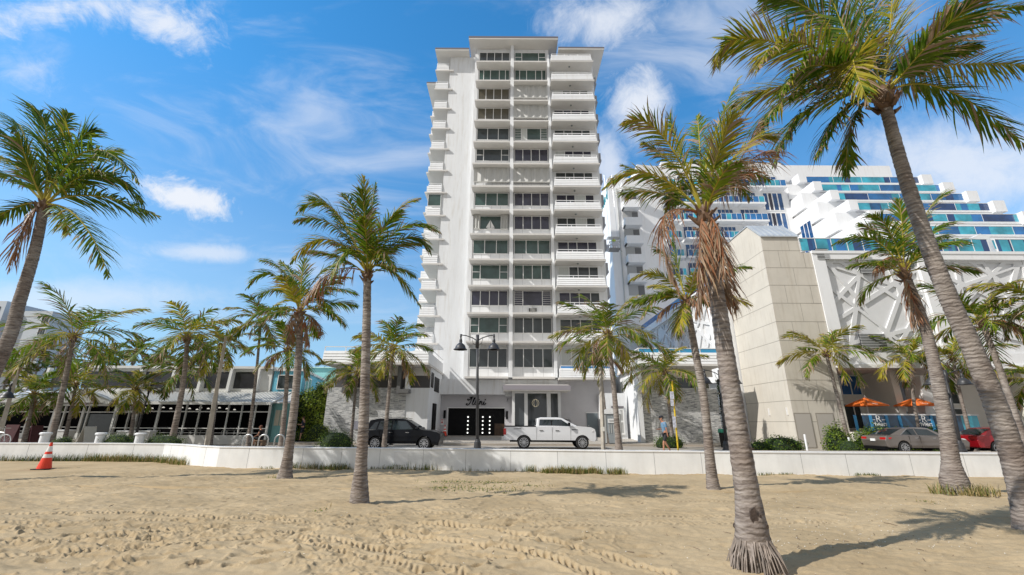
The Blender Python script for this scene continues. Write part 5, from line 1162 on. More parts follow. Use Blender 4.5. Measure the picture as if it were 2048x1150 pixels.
for t0, t1 in ((0.12, 0.36), (0.62, 0.8)):
    a = Vector((-16.95, 35.4, 0)).lerp(Vector((-19.2, 45.0, 0)), t0); c_ = Vector((-16.95, 35.4, 0)).lerp(Vector((-19.2, 45.0, 0)), t1); n_ = Vector((9.6, 2.25, 0)).normalized() * 0.03
    s = MB(); s.prism([(a.x, a.y, 4.1), (c_.x, c_.y, 4.1), (c_.x, c_.y, 5.3), (a.x, a.y, 5.3)], n_); w_ = s.build('window', FRAME, blu); s = MB()
    for q in range(2):
        u = a.lerp(c_, q * 0.5 + 0.05) + n_ * 1.2; v = a.lerp(c_, q * 0.5 + 0.45) + n_ * 1.2; s.face([(u.x, u.y, 4.2), (v.x, v.y, 4.2), (v.x, v.y, 5.2), (u.x, u.y, 5.2)])
    s.build('pane', GLASS, w_)
s = MB(); s.box(-17.7, -16.9, 33.4, 35.3, 0.2, 3.2); s.box(-19.2, -16.95, 35.41, 40, 0.2, 3.299); s.build('lower_wall', TEALW, blu)
s = MB(); s.prism([(-17.9, 33.0, 2.98), (-16.4, 33.0, 2.98), (-16.9, 35.3, 3.7), (-17.9, 35.3, 3.9)], (0, 0, 0.08)); s.build('porch_roof', ROOFM, blu)
for x in (-17.6, -17.2): s = MB(); s.box(x, x + 0.34, 33.36, 33.395, 1.4, 2.5); b_ = s.build('menu_board', mat('board_beige', (0.45, 0.42, 0.34), .7), blu)
# teal backdrop house further off
tl = empty('teal_building', (-21, 47, 0.3), label='turquoise painted building showing above the restaurant roof', cat='building')
s = MB(); s.box(-29.5, -15.8, 46, 54, 0.3, 7.1); s.build('wall', mat('pale_turquoise', (0.30, 0.66, 0.66), 0.7, var=.05, vscale=.5), tl); s = MB(); s.box(-29.7, -15.6, 45.8, 54.2, 7.101, 7.2); s.build('coping', mat('mint_trim', (0.5, 0.75, 0.72), .7), tl)
# far apartment tower, left edge
far = empty('distant_apartment_tower', (-118, 112, 0.5), label='distant pale apartment tower behind the left-hand palms', cat='apartment building')
A = W(20, 640, D=110); B_ = W(84, 690, D=110); T1 = W(60, 622, D=110).z; T0 = W(0, 606, D=110).z
s = MB(); s.box(A.x, B_.x, 110, 114, 0.5, T1); s.box(A.x - 25, A.x - 0.05, 108, 130, 0.5, T0); s.build('wall', mat('pale_concrete', (0.48, 0.52, 0.56), 0.8, var=0.04, vscale=0.1), far)
s = MB()
for k in range(9): z = T1 - 1.5 - 3.1 * k; s.box(A.x, B_.x, 109.9, 109.98, z, z + 0.18)
s.build('floor_bands', SHUT, far)
for cx in (0.10, 0.80):
    for k in range(9):
        z = T1 - 3.2 - 3.1 * k; x = A.x + (B_.x - A.x) * cx; f_ = MB(); f_.box(x - 0.1, x + 1.9, 109.86, 109.98, z - 0.1, z + 1.8); w_ = f_.build('window', FRAME, far); g = MB()
        for q in range(3): g.box(x + 0.05 + q * 0.62, x + 0.55 + q * 0.62, 109.82, 109.859, z, z + 1.7)
        g.build('pane', GLASS, w_)
s = MB()
for k in range(8): z = T0 - 3.5 - 3.1 * k; s.box(A.x - 2.6, A.x - 1.2, 107.9, 107.99, z, z + 2)
s.build('dark_panes', GLASS, far)
# furniture on the restaurant terrace
def chair_proto():
    r_ = empty('terrace_chair', (0, 0, 0), label='x', cat='chair'); s = MB()
    for a, b_ in (((-.22, -.22, 0), (-.2, -.2, .44)), ((.22, -.22, 0), (.2, -.2, .44)), ((-.22, .24, 0), (-.2, .2, .88)), ((.22, .24, 0), (.2, .2, .88))): s.tube([a, b_], 0.016, 6)
    s.tube([(-.2, .2, .88), (.2, .2, .88)], 0.016, 6); s.tube([(-.2, -.2, .44), (-.21, .2, .44)], .014, 5); s.tube([(.2, -.2, .44), (.21, .2, .44)], .014, 5)
    s.build('frame', METAL, r_, local=True)
    s = MB(); s.box(-.2, .2, -.2, .2, .43, .455); s.build('seat', BLACK, r_, local=True); s = MB(); s.box(-.19, .19, .19, .205, .52, .85); s.build('backrest', BLACK, r_, local=True)
    return r_
cp = chair_proto()
chs = [(362, 33.5, 2.6, 'leftmost terrace chair right of the thick pale palm trunk'), (374, 34.2, 3.3, 'terrace chair second from the thick pale palm trunk'), (388, 33.5, 3.6, 'terrace chair third from the thick pale palm trunk'), (402, 34.2, 2.9, 'terrace chair just left of the concrete light pole'), (409, 33.5, 3.2, 'terrace chair half hidden by the concrete light pole'), (452, 33.5, 3.0, 'terrace chair right of the white painted palm foot'), (462, 33.8, 3.5, 'second terrace chair right of the white painted palm foot'), (477, 33.5, 2.8, 'terrace chair under the narrow restaurant post'), (489, 34.1, 3.3, 'terrace chair left of the first steel hoop'),
       (318, 33.6, 3.1, 'terrace chair between the double lamp and the thick pale palm'), (303, 34.0, 2.8, 'terrace chair just right of the double lamp post')]
for k, (px, y, rz, lab) in enumerate(chs):
    o = cp if k == 0 else copy_tree(cp); o.location = (W(px, 868, D=y).x, y, 0.16); o.rotation_euler.z = rz; o['label'] = lab; o['group'] = 'chairs on the restaurant terrace'
def table_proto():
    r_ = empty('terrace_table', (0, 0, 0), cat='table', label='x'); s = MB(); s.box(-.4, .4, -.35, .35, .72, .75); s.build('tabletop', mat('wood_top', (0.35, 0.22, 0.12), .5, var=.2, vscale=8), r_, local=True); s = MB(); s.tube([(0, 0, 0.03), (0, 0, .72)], .03, 8); s.box(-.22, .22, -.22, .22, 0, .03); s.build('pedestal', BLACK, r_, local=True); return r_
tp = table_proto()
for k, (px, y, lab) in enumerate(((368, 34.6, 'wooden topped table behind the leftmost terrace chairs'), (396, 34.8, 'wooden topped table left of the concrete light pole'), (458, 34.7, 'wooden topped table right of the white painted palm foot'), (484, 34.9, 'wooden topped table near the bicycle hoops'))):
    o = tp if k == 0 else copy_tree(tp); o.location = (W(px, 868, D=y).x, y, 0.16); o['label'] = lab; o['group'] = 'tables on the restaurant terrace'
pp = None
ORD = 'first second third fourth fifth sixth seventh eighth ninth tenth eleventh twelfth thirteenth fourteenth fifteenth'.split()
for k in range(15):
    px = 288 + k * 12.5 + (k % 3) * 3; y = 33.4 + 0.35 * (k % 3)
    if pp is None:
        r_ = empty('pendant_lamp', (0, 0, 0), cat='lamp', label='small white pendant lamp under the restaurant eaves', group='pendant lamps under the restaurant eaves'); s = MB(); s.lathe([(0.10, 0), (0.07, 0.06), (0.02, 0.09)], (0, 0, 0), 8); s.build('shade', mat('lamp_white', (0.8, 0.8, 0.75), .5, emit=(1, .95, .85, .6)), r_, local=True); s = MB(); s.tube([(0, 0, .09), (0, 0, .3)], .006, 4); s.build('wire', BLACK, r_, local=True); pp = r_; o = r_
    else: o = copy_tree(pp)
    o.location = (W(px, 820, D=y).x, y, 2.62 - 0.06 * (k % 3))
    o['label'] = 'small white pendant lamp under the restaurant eaves, ' + ORD[k] + ' from the left'
# ------------------------------------------------------------------ vehicles (local x forward, rear bumper at x = 0)
def wheel(parent, x, y, r, side, w=0.22, spokes=10):
    o_ = MB(); s_ = side
    ys = [0, 0.02, 0.05, w - 0.05, w - 0.02, w]; rr_ = [r * .86, r * .96, r, r, r * .96, r * .8]
    o_.tube([(x, y - s_ * q, r) for q in ys], rr_, 28)
    t_ = o_.build('wheel', RUBBER, parent, smooth=False, local=True)
    d = MB(); d.tube([(x, y + s_ * 0.004, r), (x, y - s_ * .05, r)], [r * .66, r * .66], 24); d.build('hub_well', BLACK, t_, local=True)
    d = MB()
    for i in range(spokes):
        a = 2 * math.pi * i / spokes; ca, sa = math.cos(a), math.sin(a); p = Vector((x + ca * r * .12, y + s_ * .012, r + sa * r * .12)); q = Vector((x + ca * r * .66, y + s_ * .014, r + sa * r * .66)); n_ = Vector((-sa, 0, ca)) * r * .045
        d.prism([p - n_, q - n_ * 1.3, q + n_ * 1.3, p + n_], (0, s_ * .012, 0))
    for i in range(24):
        a = 2 * math.pi * i / 24; b2 = 2 * math.pi * (i + 1) / 24
        d.prism([(x + math.cos(t) * r * f, y + s_ * .012, r + math.sin(t) * r * f) for t, f in ((a, .62), (a, .70), (b2, .70), (b2, .62))], (0, s_ * .016, 0))
    d.tube([(x, y + s_ * .01, r), (x, y + s_ * .03, r)], [r * .16, r * .14], 12); d.build('rim', RIM, t_, local=True)
def arch(cx, r, z0, n=9):
    a0 = math.asin(min(1, max(-1, (z0 - r * .92) / (r * 1.16)))) if z0 > r * .92 else 0
    return [(cx - math.cos(a) * r * 1.17, max(z0, r * .95 + math.sin(a) * r * 1.17)) for a in (a0 + (math.pi - 2 * a0) * i / n for i in range(n + 1))]
def shell(mb, bottom, top, hw, inset=0.05, zsh=0.8):
    """bottom: rear to front (with arches); top: front to rear"""
    P = bottom + top; n = len(P)
    def yw(x, z): return hw - (inset * max(0, (z - zsh)) / 0.5) - 0.03 * max(0, (0.45 - z) / 0.3)
    i0 = len(mb.v)
    for sgn in (1, -1): mb.v += [(x, sgn * yw(x, z), z) for x, z in P]
    mb.f.append(tuple(range(i0, i0 + n))); mb.m.append(0); mb.f.append(tuple(range(i0 + 2 * n - 1, i0 + n - 1, -1))); mb.m.append(0)
    for k in range(n): k2 = (k + 1) % n; mb.f.append((i0 + k2, i0 + k, i0 + n + k, i0 + n + k2)); mb.m.append(0)
def house(mb, P, yb, yt):
    zb = min(z for _, z in P); zt = max(z for _, z in P); n = len(P); i0 = len(mb.v)
    def yw(z): return yb + (yt - yb) * (z - zb) / (zt - zb)
    for sgn in (1, -1): mb.v += [(x, sgn * yw(z), z) for x, z in P]
    mb.f.append(tuple(range(i0, i0 + n))); mb.m.append(0); mb.f.append(tuple(range(i0 + 2 * n - 1, i0 + n - 1, -1))); mb.m.append(0)
    for k in range(n): k2 = (k + 1) % n; mb.f.append((i0 + k2, i0 + k, i0 + n + k, i0 + n + k2)); mb.m.append(0)
    return yw
def side_glass(parent, polys, yw, m, name='side_window', out=0.007):
    for poly in polys:
        for sgn in (-1, 1):
            g = MB(); pts = [(x, sgn * (yw(z) + out), z) for x, z in poly]; g.face(pts if sgn < 0 else pts[::-1]); g.build(name, m, parent, local=True)
CARGL = mat('car_glass', (0.02, 0.03, 0.035), 0.04, var=.4, vscale=1.5, spec=.9)
CHROME = mat('chrome_trim', (0.7, 0.7, 0.7), 0.15, metal=1.0)
TAIL = mat('tail_lamp_red', (0.45, 0.01, 0.01), 0.15, spec=.8)
LAMPW = mat('headlamp_clear', (0.6, 0.6, 0.6), 0.1, spec=.9)
def paint(name, c, metal=0.35, rough=0.28):
    m = mat(name, c, rough, metal=metal); b = m.node_tree.nodes['Principled BSDF']; b.inputs['Coat Weight'].default_value = 0.8; b.inputs['Coat Roughness'].default_value = 0.05; return m
def make_car(loc, rz, label, pm, L, Wd, H, ax1, ax2, r, belt, top_pts, gh, wins, cat='car', zb=0.24, spokes=10, group=None, tl=None):
    root = empty('parked_car', loc, rz, label=label, cat=cat, group=group)
    hw = Wd / 2; bottom = [(0.12, zb + .1)] + arch(ax1, r, zb) + arch(ax2, r, zb) + [(L - 0.10, zb)]
    s = MB(); shell(s, bottom, top_pts, hw); bd = s.build('body', pm, root, local=True, bevel=0.035)
    s = MB(); s.box(0.4, L - 0.5, -hw + .24, hw - .24, zb + .02, 0.62); s.build('underbody', BLACK, root, local=True)
    s = MB(); yw = house(s, gh, hw - 0.10, hw * 0.66); s.build('cabin', pm, root, local=True, bevel=0.03)
    side_glass(root, wins, yw, CARGL)
    # front and rear screens
    (rb, rt, ft, fb) = gh[0], gh[1], gh[-2], gh[-1]
    for (a, b_, nm) in ((fb, ft, 'windscreen'), (rb, rt, 'rear_window')):
        s = MB(); q = lambda t: (a[0] + (b_[0] - a[0]) * t, a[1] + (b_[1] - a[1]) * t)
        p0, p1 = q(.08), q(.90); dx = 0.009 if nm == 'windscreen' else -0.009
        s.face([(p0[0] + dx, -yw(p0[1]) + .07, p0[1] + .006), (p0[0] + dx, yw(p0[1]) - .07, p0[1] + .006), (p1[0] + dx, yw(p1[1]) - .07, p1[1] + .006), (p1[0] + dx, -yw(p1[1]) + .07, p1[1] + .006)]); s.build(nm, CARGL, root, local=True)
    for ax in (ax1, ax2):
        for sd_ in (-1, 1): wheel(root, ax, sd_ * (hw - 0.012), r, sd_, spokes=spokes)
    for sd_ in (-1, 1):
        if tl: s = MB(); x0, x1, z0, z1 = tl; s.prism([(x0 - .012, sd_ * (hw - .42), z0), (x0 - .012, sd_ * (hw - .03), z0), (x1, sd_ * (hw + .004), z0 + .03), (x1 + .1, sd_ * (hw + .004), z1), (x0 + .0, sd_ * (hw - .03), z1), (x0 - .0, sd_ * (hw - .42), z1)], (0.0, 0.0, .004)); s.v = [(x, y, z) for x, y, z in s.v]; s.build('tail_lamp', TAIL, root, local=True)
        s = MB(); s.ellipsoid((L - .22, sd_ * (hw - .16), belt - .22), (.16, .14, .08), 10, 6); s.build('headlamp', LAMPW, root, local=True)
        s = MB(); s.ellipsoid((gh[-1][0] - .25, sd_ * (hw + .08), gh[-1][1] + .08), (.09, .11, .075), 8, 6); s.build('door_mirror', pm, root, local=True)
    return root, yw, hw
def small(parent, name, m, fn): s = MB(); fn(s); return s.build(name, m, parent, local=True)
# black SUV
SUVTOP = [(4.70, .42), (4.80, .70), (4.74, .92), (4.55, 1.03), (4.1, 1.12), (3.5, 1.17), (1.5, 1.16), (0.12, 1.12), (0.0, .85), (0.05, .45)]
SUVGH = [(0.08, 1.11), (0.42, 1.70), (0.9, 1.79), (2.2, 1.80), (2.62, 1.74), (3.60, 1.15)]
SUVW = [[(0.42, 1.16), (0.85, 1.16), (0.95, 1.62), (0.72, 1.58)], [(0.93, 1.16), (1.75, 1.16), (1.75, 1.68), (1.05, 1.66)], [(1.83, 1.16), (3.10, 1.18), (2.62, 1.64), (1.83, 1.68)]]
blackp = paint('black_car_paint', (0.003, 0.004, 0.007), 0.0, 0.3); blackp.node_tree.nodes['Principled BSDF'].inputs['Coat Weight'].default_value = 0.22; blackp.node_tree.nodes['Principled BSDF'].inputs['Specular IOR Level'].default_value = 0.2
xf = W(881, 870, D=27.3).x
suv, yw, hw = make_car((xf - 4.78, 28.2, RZ), 0, 'black sport utility car parked in front of the grey stone wall', blackp, 4.78, 1.92, 1.78, 0.90, 3.82, .375, 1.1, SUVTOP, SUVGH, SUVW, spokes=10, tl=(0.03, 0.25, .85, 1.02))
for q in (-1, 1): small(suv, 'roof_rail', CHROME, lambda s: s.tube([(0.9, q * .66, 1.80), (1.2, q * .66, 1.845), (2.4, q * .66, 1.845), (2.7, q * .66, 1.78)], .018, 6))
for q in (-1, 1): small(suv, 'window_trim', CHROME, lambda s: s.box(.45, 3.2, q * (hw - .085) - .008, q * (hw - .085) + .008, 1.125, 1.145))
small(suv, 'grille', CHROME, lambda s: [s.box(4.74, 4.80, -.5, .5, z, z + .03) for z in (.72, .80, .88)])
for q in (-1, 1): small(suv, 'sill_trim', CHROME, lambda s: s.box(1.35, 3.35, q * (hw + .004) - .015, q * (hw + .004) + .015, .30, .36))
for x in (1.95, 2.95): small(suv, 'door_handle', CHROME, lambda s: [s.box(x - .28, x - .06, q * (hw + .004) - .012, q * (hw + .004) + .012, .98, 1.01) for q in (-1, 1)])
for x in (1.1, 1.79, 3.05): small(suv, 'panel_gap', BLACK, lambda s: s.box(x, x + .012, -hw - .003, -hw + .02, .4, 1.1))
# dark SUV nosed in to the building behind the pickup
xd = W(1138, 850, D=35).x
make_car((xd - 0.9, 34.6, .24), R(75), 'dark hatchback standing by the lobby, mostly hidden behind the white pickup', blackp, 4.5, 1.85, 1.72, 0.90, 3.6, .35, 1.05, [(x * .94, z * .97) for x, z in SUVTOP], [(x * .94, z * .97) for x, z in SUVGH], [[(x * .94, z * .97) for x, z in q] for q in SUVW], tl=(0.03, 0.25, .85, 1.02))
# sedans
SEDT = [(4.78, .40), (4.86, .62), (4.72, .76), (4.2, .86), (3.55, .93), (1.6, .99), (0.55, .99), (0.12, .96), (0.02, .72), (0.08, .40)]
SEDG = [(0.42, .985), (1.38, 1.38), (1.95, 1.45), (2.55, 1.45), (2.9, 1.40), (3.72, .935)]
SEDW = [[(1.12, 1.04), (2.0, 1.02), (1.98, 1.36), (1.62, 1.33)], [(2.06, 1.02), (3.22, .99), (2.80, 1.33), (2.05, 1.36)]]
taupe = paint('taupe_car_paint', (0.24, 0.21, 0.19), .6, .3); redp = paint('red_car_paint', (0.35, 0.008, 0.015), .4, .25)
car1, yw, hw = make_car((21.55, 27.1, RZ), 0, 'taupe saloon car parked at the kerb in front of the orange parasols', taupe, 4.86, 1.84, 1.45, 1.05, 3.85, .335, .98, SEDT, SEDG, SEDW, spokes=10, tl=(0.05, 0.32, .76, .88))
for cc_, hw_ in ((car1, .92),):
    for q in (-1, 1): small(cc_, 'window_trim', CHROME, lambda s: s.tube([(1.05, q * (hw_ - .11), 1.02), (1.6, q * (hw_ - .27), 1.355), (2.0, q * (hw_ - .28), 1.39), (2.82, q * (hw_ - .27), 1.355), (3.3, q * (hw_ - .10), .99)], .012, 5))
    for x in (1.75, 2.75): small(cc_, 'door_handle', CHROME, lambda s: [s.box(x, x + .2, q * (hw_ + .003) - .012, q * (hw_ + .003) + .012, .84, .87) for q in (-1, 1)])
    for x in (1.42, 2.03, 3.3): small(cc_, 'panel_gap', BLACK, lambda s: s.box(x, x + .01, -hw_ - .003, -hw_ + .02, .35, .97))
    small(cc_, 'number_plate', FRAME, lambda s: s.box(-.01, .03, -.17, .17, .66, .80)); small(cc_, 'lower_bumper', BLACK, lambda s: s.box(-.005, .3, -.8, .8, .2, .36))
REDG = [(0.30, 1.0), (1.35, 1.42), (1.95, 1.49), (2.55, 1.49), (2.9, 1.43), (3.72, .96)]
car2, yw, hw = make_car((26.75, 27.0, RZ), 0, 'bright red fastback car at the right edge, half hidden by palm trunks', redp, 4.86, 1.86, 1.49, 1.05, 3.85, .345, 1.0, [(x, z * 1.03) for x, z in SEDT], REDG, [[(1.15, 1.07), (2.0, 1.05), (1.98, 1.40), (1.60, 1.37)], [(2.06, 1.05), (3.22, 1.02), (2.80, 1.37), (2.05, 1.40)]], spokes=5, tl=(0.05, 0.32, .80, .93))
small(car2, 'number_plate', FRAME, lambda s: s.box(-.01, .03, -.17, .17, .66, .80))
for q in (-1, 1): small(car2, 'window_trim', CHROME, lambda s: s.tube([(1.05, q * .81, 1.05), (1.55, q * .65, 1.40), (2.0, q * .63, 1.425)], .014, 5))
for x in (1.42, 2.03, 3.3): small(car2, 'panel_gap', BLACK, lambda s: s.box(x, x + .01, -.934, -.91, .35, .99))
# pickup
tx0 = W(1007, 870, D=28.9).x
pk = empty('pickup_truck', (tx0, 29.9, RZ), label='white crew cab pickup truck standing side on before the garage entrance', cat='pickup truck')
white_p = paint('white_truck_paint', (0.72, 0.73, 0.75), .1, .3); hw = 1.0; r = .405
bottom = [(0.10, .55)] + arch(1.30, r, .52) + arch(5.02, r, .52) + [(5.80, .46)]
top_ = [(5.90, .62), (5.90, 1.00), (5.84, 1.22), (5.6, 1.33), (4.75, 1.40), (2.12, 1.36), (2.12, 1.345), (0.06, 1.345), (0.02, .95), (0.02, .60)]
s = MB(); shell(s, bottom, top_, hw, .03, .9); s.build('body', white_p, pk, local=True, bevel=.03)
s = MB(); s.box(.4, 5.4, -.72, .72, .42, .8); s.build('chassis', BLACK, pk, local=True)
PG_ = [(2.10, 1.34), (2.16, 1.86), (2.4, 1.93), (3.5, 1.93), (3.8, 1.88), (4.78, 1.38)]
s = MB(); yw = house(s, PG_, hw - .05, .74); s.build('cabin', white_p, pk, local=True, bevel=.03)
side_glass(pk, [[(2.28, 1.42), (3.05, 1.42), (3.05, 1.80), (2.32, 1.80)], [(3.13, 1.42), (3.95, 1.40), (4.30, 1.36), (4.32, 1.42), (3.72, 1.80), (3.13, 1.80)]], yw, CARGL)
s = MB(); s.face([(4.70, -.80, 1.445), (4.70, .80, 1.445), (3.88, .66, 1.86), (3.88, -.66, 1.86)]); s.build('windscreen', CARGL, pk, local=True)
s = MB(); s.face([(2.10, .75, 1.45), (2.10, -.75, 1.45), (2.14, -.62, 1.80), (2.14, .62, 1.80)]); s.build('rear_window', CARGL, pk, local=True)
s = MB(); s.box(.04, 2.08, -hw + .02, -hw + .12, 1.345, 1.40); s.box(.04, 2.08, hw - .12, hw - .02, 1.345, 1.40); s.box(.04, .14, -hw + .12, hw - .12, 1.345, 1.40); s.build('bed_rail', BLACK, pk, local=True)
for sd_ in (-1, 1):
    for ax in (1.30, 5.02): wheel(pk, ax, sd_ * (hw - .0), r, sd_, w=.27, spokes=12)
    s = MB(); s.box(.0, .16, sd_ * (hw - .06) - .07, sd_ * (hw - .06) + .075, .86, 1.24); s.build('tail_lamp', TAIL, pk, local=True)
    s = MB(); s.ellipsoid((5.72, sd_ * .86, 1.08), (.16, .16, .12), 10, 6); s.build('headlamp', LAMPW, pk, local=True)
    s = MB(); s.box(4.12, 4.26, sd_ * 1.0, sd_ * 1.22, 1.42, 1.62); s.build('door_mirror', BLACK, pk, local=True, bevel=.02)
small(pk, 'rear_bumper', CHROME, lambda s: s.box(-.12, .10, -.92, .92, .52, .76)); small(pk, 'front_bumper', CHROME, lambda s: s.box(5.86, 6.0, -.95, .95, .52, .72)); small(pk, 'grille', CHROME, lambda s: [s.box(5.88, 5.93, -.62, .62, z, z + .06) for z in (.82, .95, 1.08)])
for x, q in [(a_, b_) for a_ in (2.10, 3.10, 4.28) for b_ in (-1, 1)]: small(pk, 'panel_gap', mat('gap_grey', (.12, .12, .12), .8), lambda s: s.box(x, x + .014, q * (hw + .002) - .004, q * (hw + .002) + .004, .56, 1.34))
for x in (2.30, 3.32): small(pk, 'door_handle', BLACK, lambda s: [s.box(x, x + .24, q * (hw + .012) - .012, q * (hw + .012) + .012, 1.10, 1.135) for q in (-1, 1)])
small(pk, 'side_badge', mat('badge_dark', (.06, .06, .07), .5), lambda s: [s.prism([(.6, -hw - .006, 1.20), (1.15, -hw - .006, 1.215), (1.1, -hw - .006, 1.25), (.66, -hw - .006, 1.225)], (0, .004, 0)), s.prism([(4.35, -hw - .006, 1.15), (4.75, -hw - .006, 1.17), (4.75, -hw - .006, 1.2), (4.35, -hw - .006, 1.2)], (0, .004, 0))])
for q in (-1, 1): small(pk, 'window_divider', BLACK, lambda s: [s.prism([(3.055, q * (yw(1.42) + .008), 1.42), (3.125, q * (yw(1.42) + .008), 1.42), (3.125, q * (yw(1.8) + .008), 1.8), (3.055, q * (yw(1.8) + .008), 1.8)], (0, q * .003, 0))])

# ------------------------------------------------------------------ people
def skinmesh(name, verts, edges, rad, m, parent, sub=2):
    me = bpy.data.meshes.new(name); me.from_pydata([tuple(v) for v in verts], edges, []); me.materials.append(m)
    o = bpy.data.objects.new(name, me); col.objects.link(o); o.parent = parent
    md = o.modifiers.new('skin', 'SKIN'); 
    if not me.skin_vertices: raise RuntimeError('no skin layer')
    for i, sv_ in enumerate(me.skin_vertices[0].data): sv_.radius = (rad[i] if isinstance(rad[i], tuple) else (rad[i], rad[i])); sv_.use_root = (i == 0)
    md.use_smooth_shade = True; sb = o.modifiers.new('sub', 'SUBSURF'); sb.levels = sub; sb.render_levels = sub
    return o
def person(loc, rz, label, J, skin, shirt, shorts, hair, cap=None, shoe=None, sleeve=.55, legcover=.9, vest=None, long_hair=False):
    root = empty('person', loc, rz, label=label, cat='person')
    V = []; E = []; Rr = []
    def add(p, r, par=None): V.append(Vector(p)); Rr.append(r); (E.append((par, len(V) - 1)) if par is not None else None); return len(V) - 1
    pel = add(J['pelvis'], .125); sp_ = add(J['spine'], .12, pel); ch = add(J['chest'], .145, sp_); nk = add(J['neck'], .055, ch); hb = add(J['head'] - Vector((0, 0, .09)), .07, nk); hd = add(J['head'], .092, hb); add(J['head'] + Vector((-.01, 0, .075)), .075, hd)
    for sd_, n in ((1, 'L'), (-1, 'R')):
        h = add(J['hip' + n], .09, pel); k = add(J['knee' + n], .056, h); a_ = add(J['ankle' + n], .038, k); add(J['toe' + n], .03, a_)
        s_ = add(J['sho' + n], .058, ch); e_ = add(J['elb' + n], .04, s_); w_ = add(J['wri' + n], .026, e_)
        d = (J['wri' + n] - J['elb' + n]).normalized(); sidev = Vector((0, 0, 1)).cross(d) if abs(d.z) < .8 else Vector((1, 0, 0)); sidev = (sidev - d * sidev.dot(d)).normalized(); nn = d.cross(sidev)
        pm = add(J['wri' + n] + d * .06, (.034, .018), w_)
        for q, ln in zip((-1.5, -.5, .5, 1.5), (.06, .075, .07, .055)):
            f1 = add(V[pm] + d * .035 + sidev * q * .017, .009, pm); add(V[f1] + d * ln * .8 + nn * .02, .007, f1)
        t1 = add(V[w_] + d * .03 + sidev * .035, .011, w_); add(V[t1] + d * .03 + sidev * .02 + nn * .01, .008, t1)
    bd = skinmesh('body', V, E, Rr, skin, root)
    hp = J['head']; s = MB(); s.ellipsoid((hp.x + .105, hp.y, hp.z - .01), (.02, .014, .025), 8, 6); s.build('nose', skin, bd, local=True, smooth=True)
    s = MB()
    for q in (-1, 1): s.ellipsoid((hp.x + .088, hp.y + q * .032, hp.z + .018), (.012, .014, .009), 8, 6)
    s.build('eyes', mat('eye_dark', (.02, .015, .01), .3), bd, local=True); s = MB(); s.ellipsoid((hp.x + .088, hp.y, hp.z - .05), (.012, .028, .007), 8, 6); s.build('mouth', mat('lip', (.3, .09, .07), .5), bd, local=True)
    s = MB()
    for q in (-1, 1): s.ellipsoid((hp.x, hp.y + q * .092, hp.z), (.022, .012, .032), 8, 6)
    s.build('ears', skin, bd, local=True)
    def limb(a, b_, t): return J[a] + (J[b_] - J[a]) * t
    V2 = [J['pelvis'] + Vector((0, 0, -.02)), J['spine'], J['chest'], J['neck'] - Vector((0, 0, .05))]; E2 = [(0, 1), (1, 2), (2, 3)]; R2 = [.150, .145, .165, .075]
    for n in 'LR':
        i = len(V2); V2 += [J['sho' + n], limb('sho' + n, 'elb' + n, sleeve), limb('sho' + n, 'elb' + n, sleeve + .25)]; E2 += [(2, i), (i, i + 1), (i + 1, i + 2)]; R2 += [.078, .062, .06]
    skinmesh('shirt', V2, E2, R2, shirt, root)
    V3 = [J['pelvis'] + Vector((0, 0, .02))]; E3 = []; R3 = [.148]
    for n in 'LR':
        i = len(V3); V3 += [J['hip' + n] + Vector((0, 0, -.03)), limb('hip' + n, 'knee' + n, legcover * .6), limb('hip' + n, 'knee' + n, legcover)]; E3 += [(0, i), (i, i + 1), (i + 1, i + 2)]; R3 += [.11, .092, .088]
    skinmesh('shorts', V3, E3, R3, shorts, root)
    s = MB()
    for n in 'LR': a_, t_ = J['ankle' + n], J['toe' + n]; s.ellipsoid(((a_.x + t_.x) / 2, a_.y, min(a_.z, t_.z) + .0), (.145, .05, .05), 10, 6)
    s.build('shoes', shoe or BLACK, root, local=True, smooth=True)
    s = MB(); s.ellipsoid((hp.x - .02, hp.y, hp.z + .035), (.105, .098, .10), 12, 8); s.v = [(x, y, max(z, hp.z - (.22 if long_hair and x < hp.x - .02 else .0 if x > hp.x else .05))) for x, y, z in s.v]; s.build('hair', hair, root, local=True, smooth=True)
    if cap: s = MB(); s.ellipsoid((hp.x - .005, hp.y, hp.z + .06), (.115, .105, .085), 14, 8); s.box(hp.x + .06, hp.x + .20, hp.y - .075, hp.y + .075, hp.z + .045, hp.z + .058); s.v = [(x, y, max(z, hp.z + .04)) for x, y, z in s.v]; s.build('cap', cap, root, local=True, smooth=True)
    return root
def VJ(**k): return {a: Vector(b_) for a, b_ in k.items()}
SKIN = mat('tanned_skin', (0.42, 0.20, 0.12), .55); SKIN2 = mat('skin', (0.50, 0.28, 0.19), .55)
walk = VJ(pelvis=(0, 0, .95), spine=(.02, 0, 1.12), chest=(.06, 0, 1.36), neck=(.10, 0, 1.52), head=(.15, 0, 1.66), hipL=(.0, .10, .90), kneeL=(.16, .10, .50), ankleL=(.20, .10, .08), toeL=(.36, .10, .06), hipR=(0, -.10, .90), kneeR=(.02, -.10, .50), ankleR=(-.20, -.10, .14), toeR=(-.08, -.10, .04),
          shoL=(.04, .20, 1.42), elbL=(.02, .26, 1.14), wriL=(-.02, .25, .90), shoR=(.04, -.20, 1.42), elbR=(.02, -.25, 1.15), wriR=(.26, -.20, 1.13))
mp_ = W(1327, 870, D=22.9)
person((mp_.x + .1, 22.9, .28), math.pi, 'man in dark cap, blue t-shirt and dark shorts walking left behind the sea wall', walk, SKIN, mat('blue_shirt', (.13, .24, .36), .9, var=.1, vscale=8), mat('dark_shorts', (.02, .02, .025), .8), mat('grey_hair', (.12, .1, .09), .9), cap=mat('navy_cap', (.01, .012, .02), .8), shoe=FRAME)
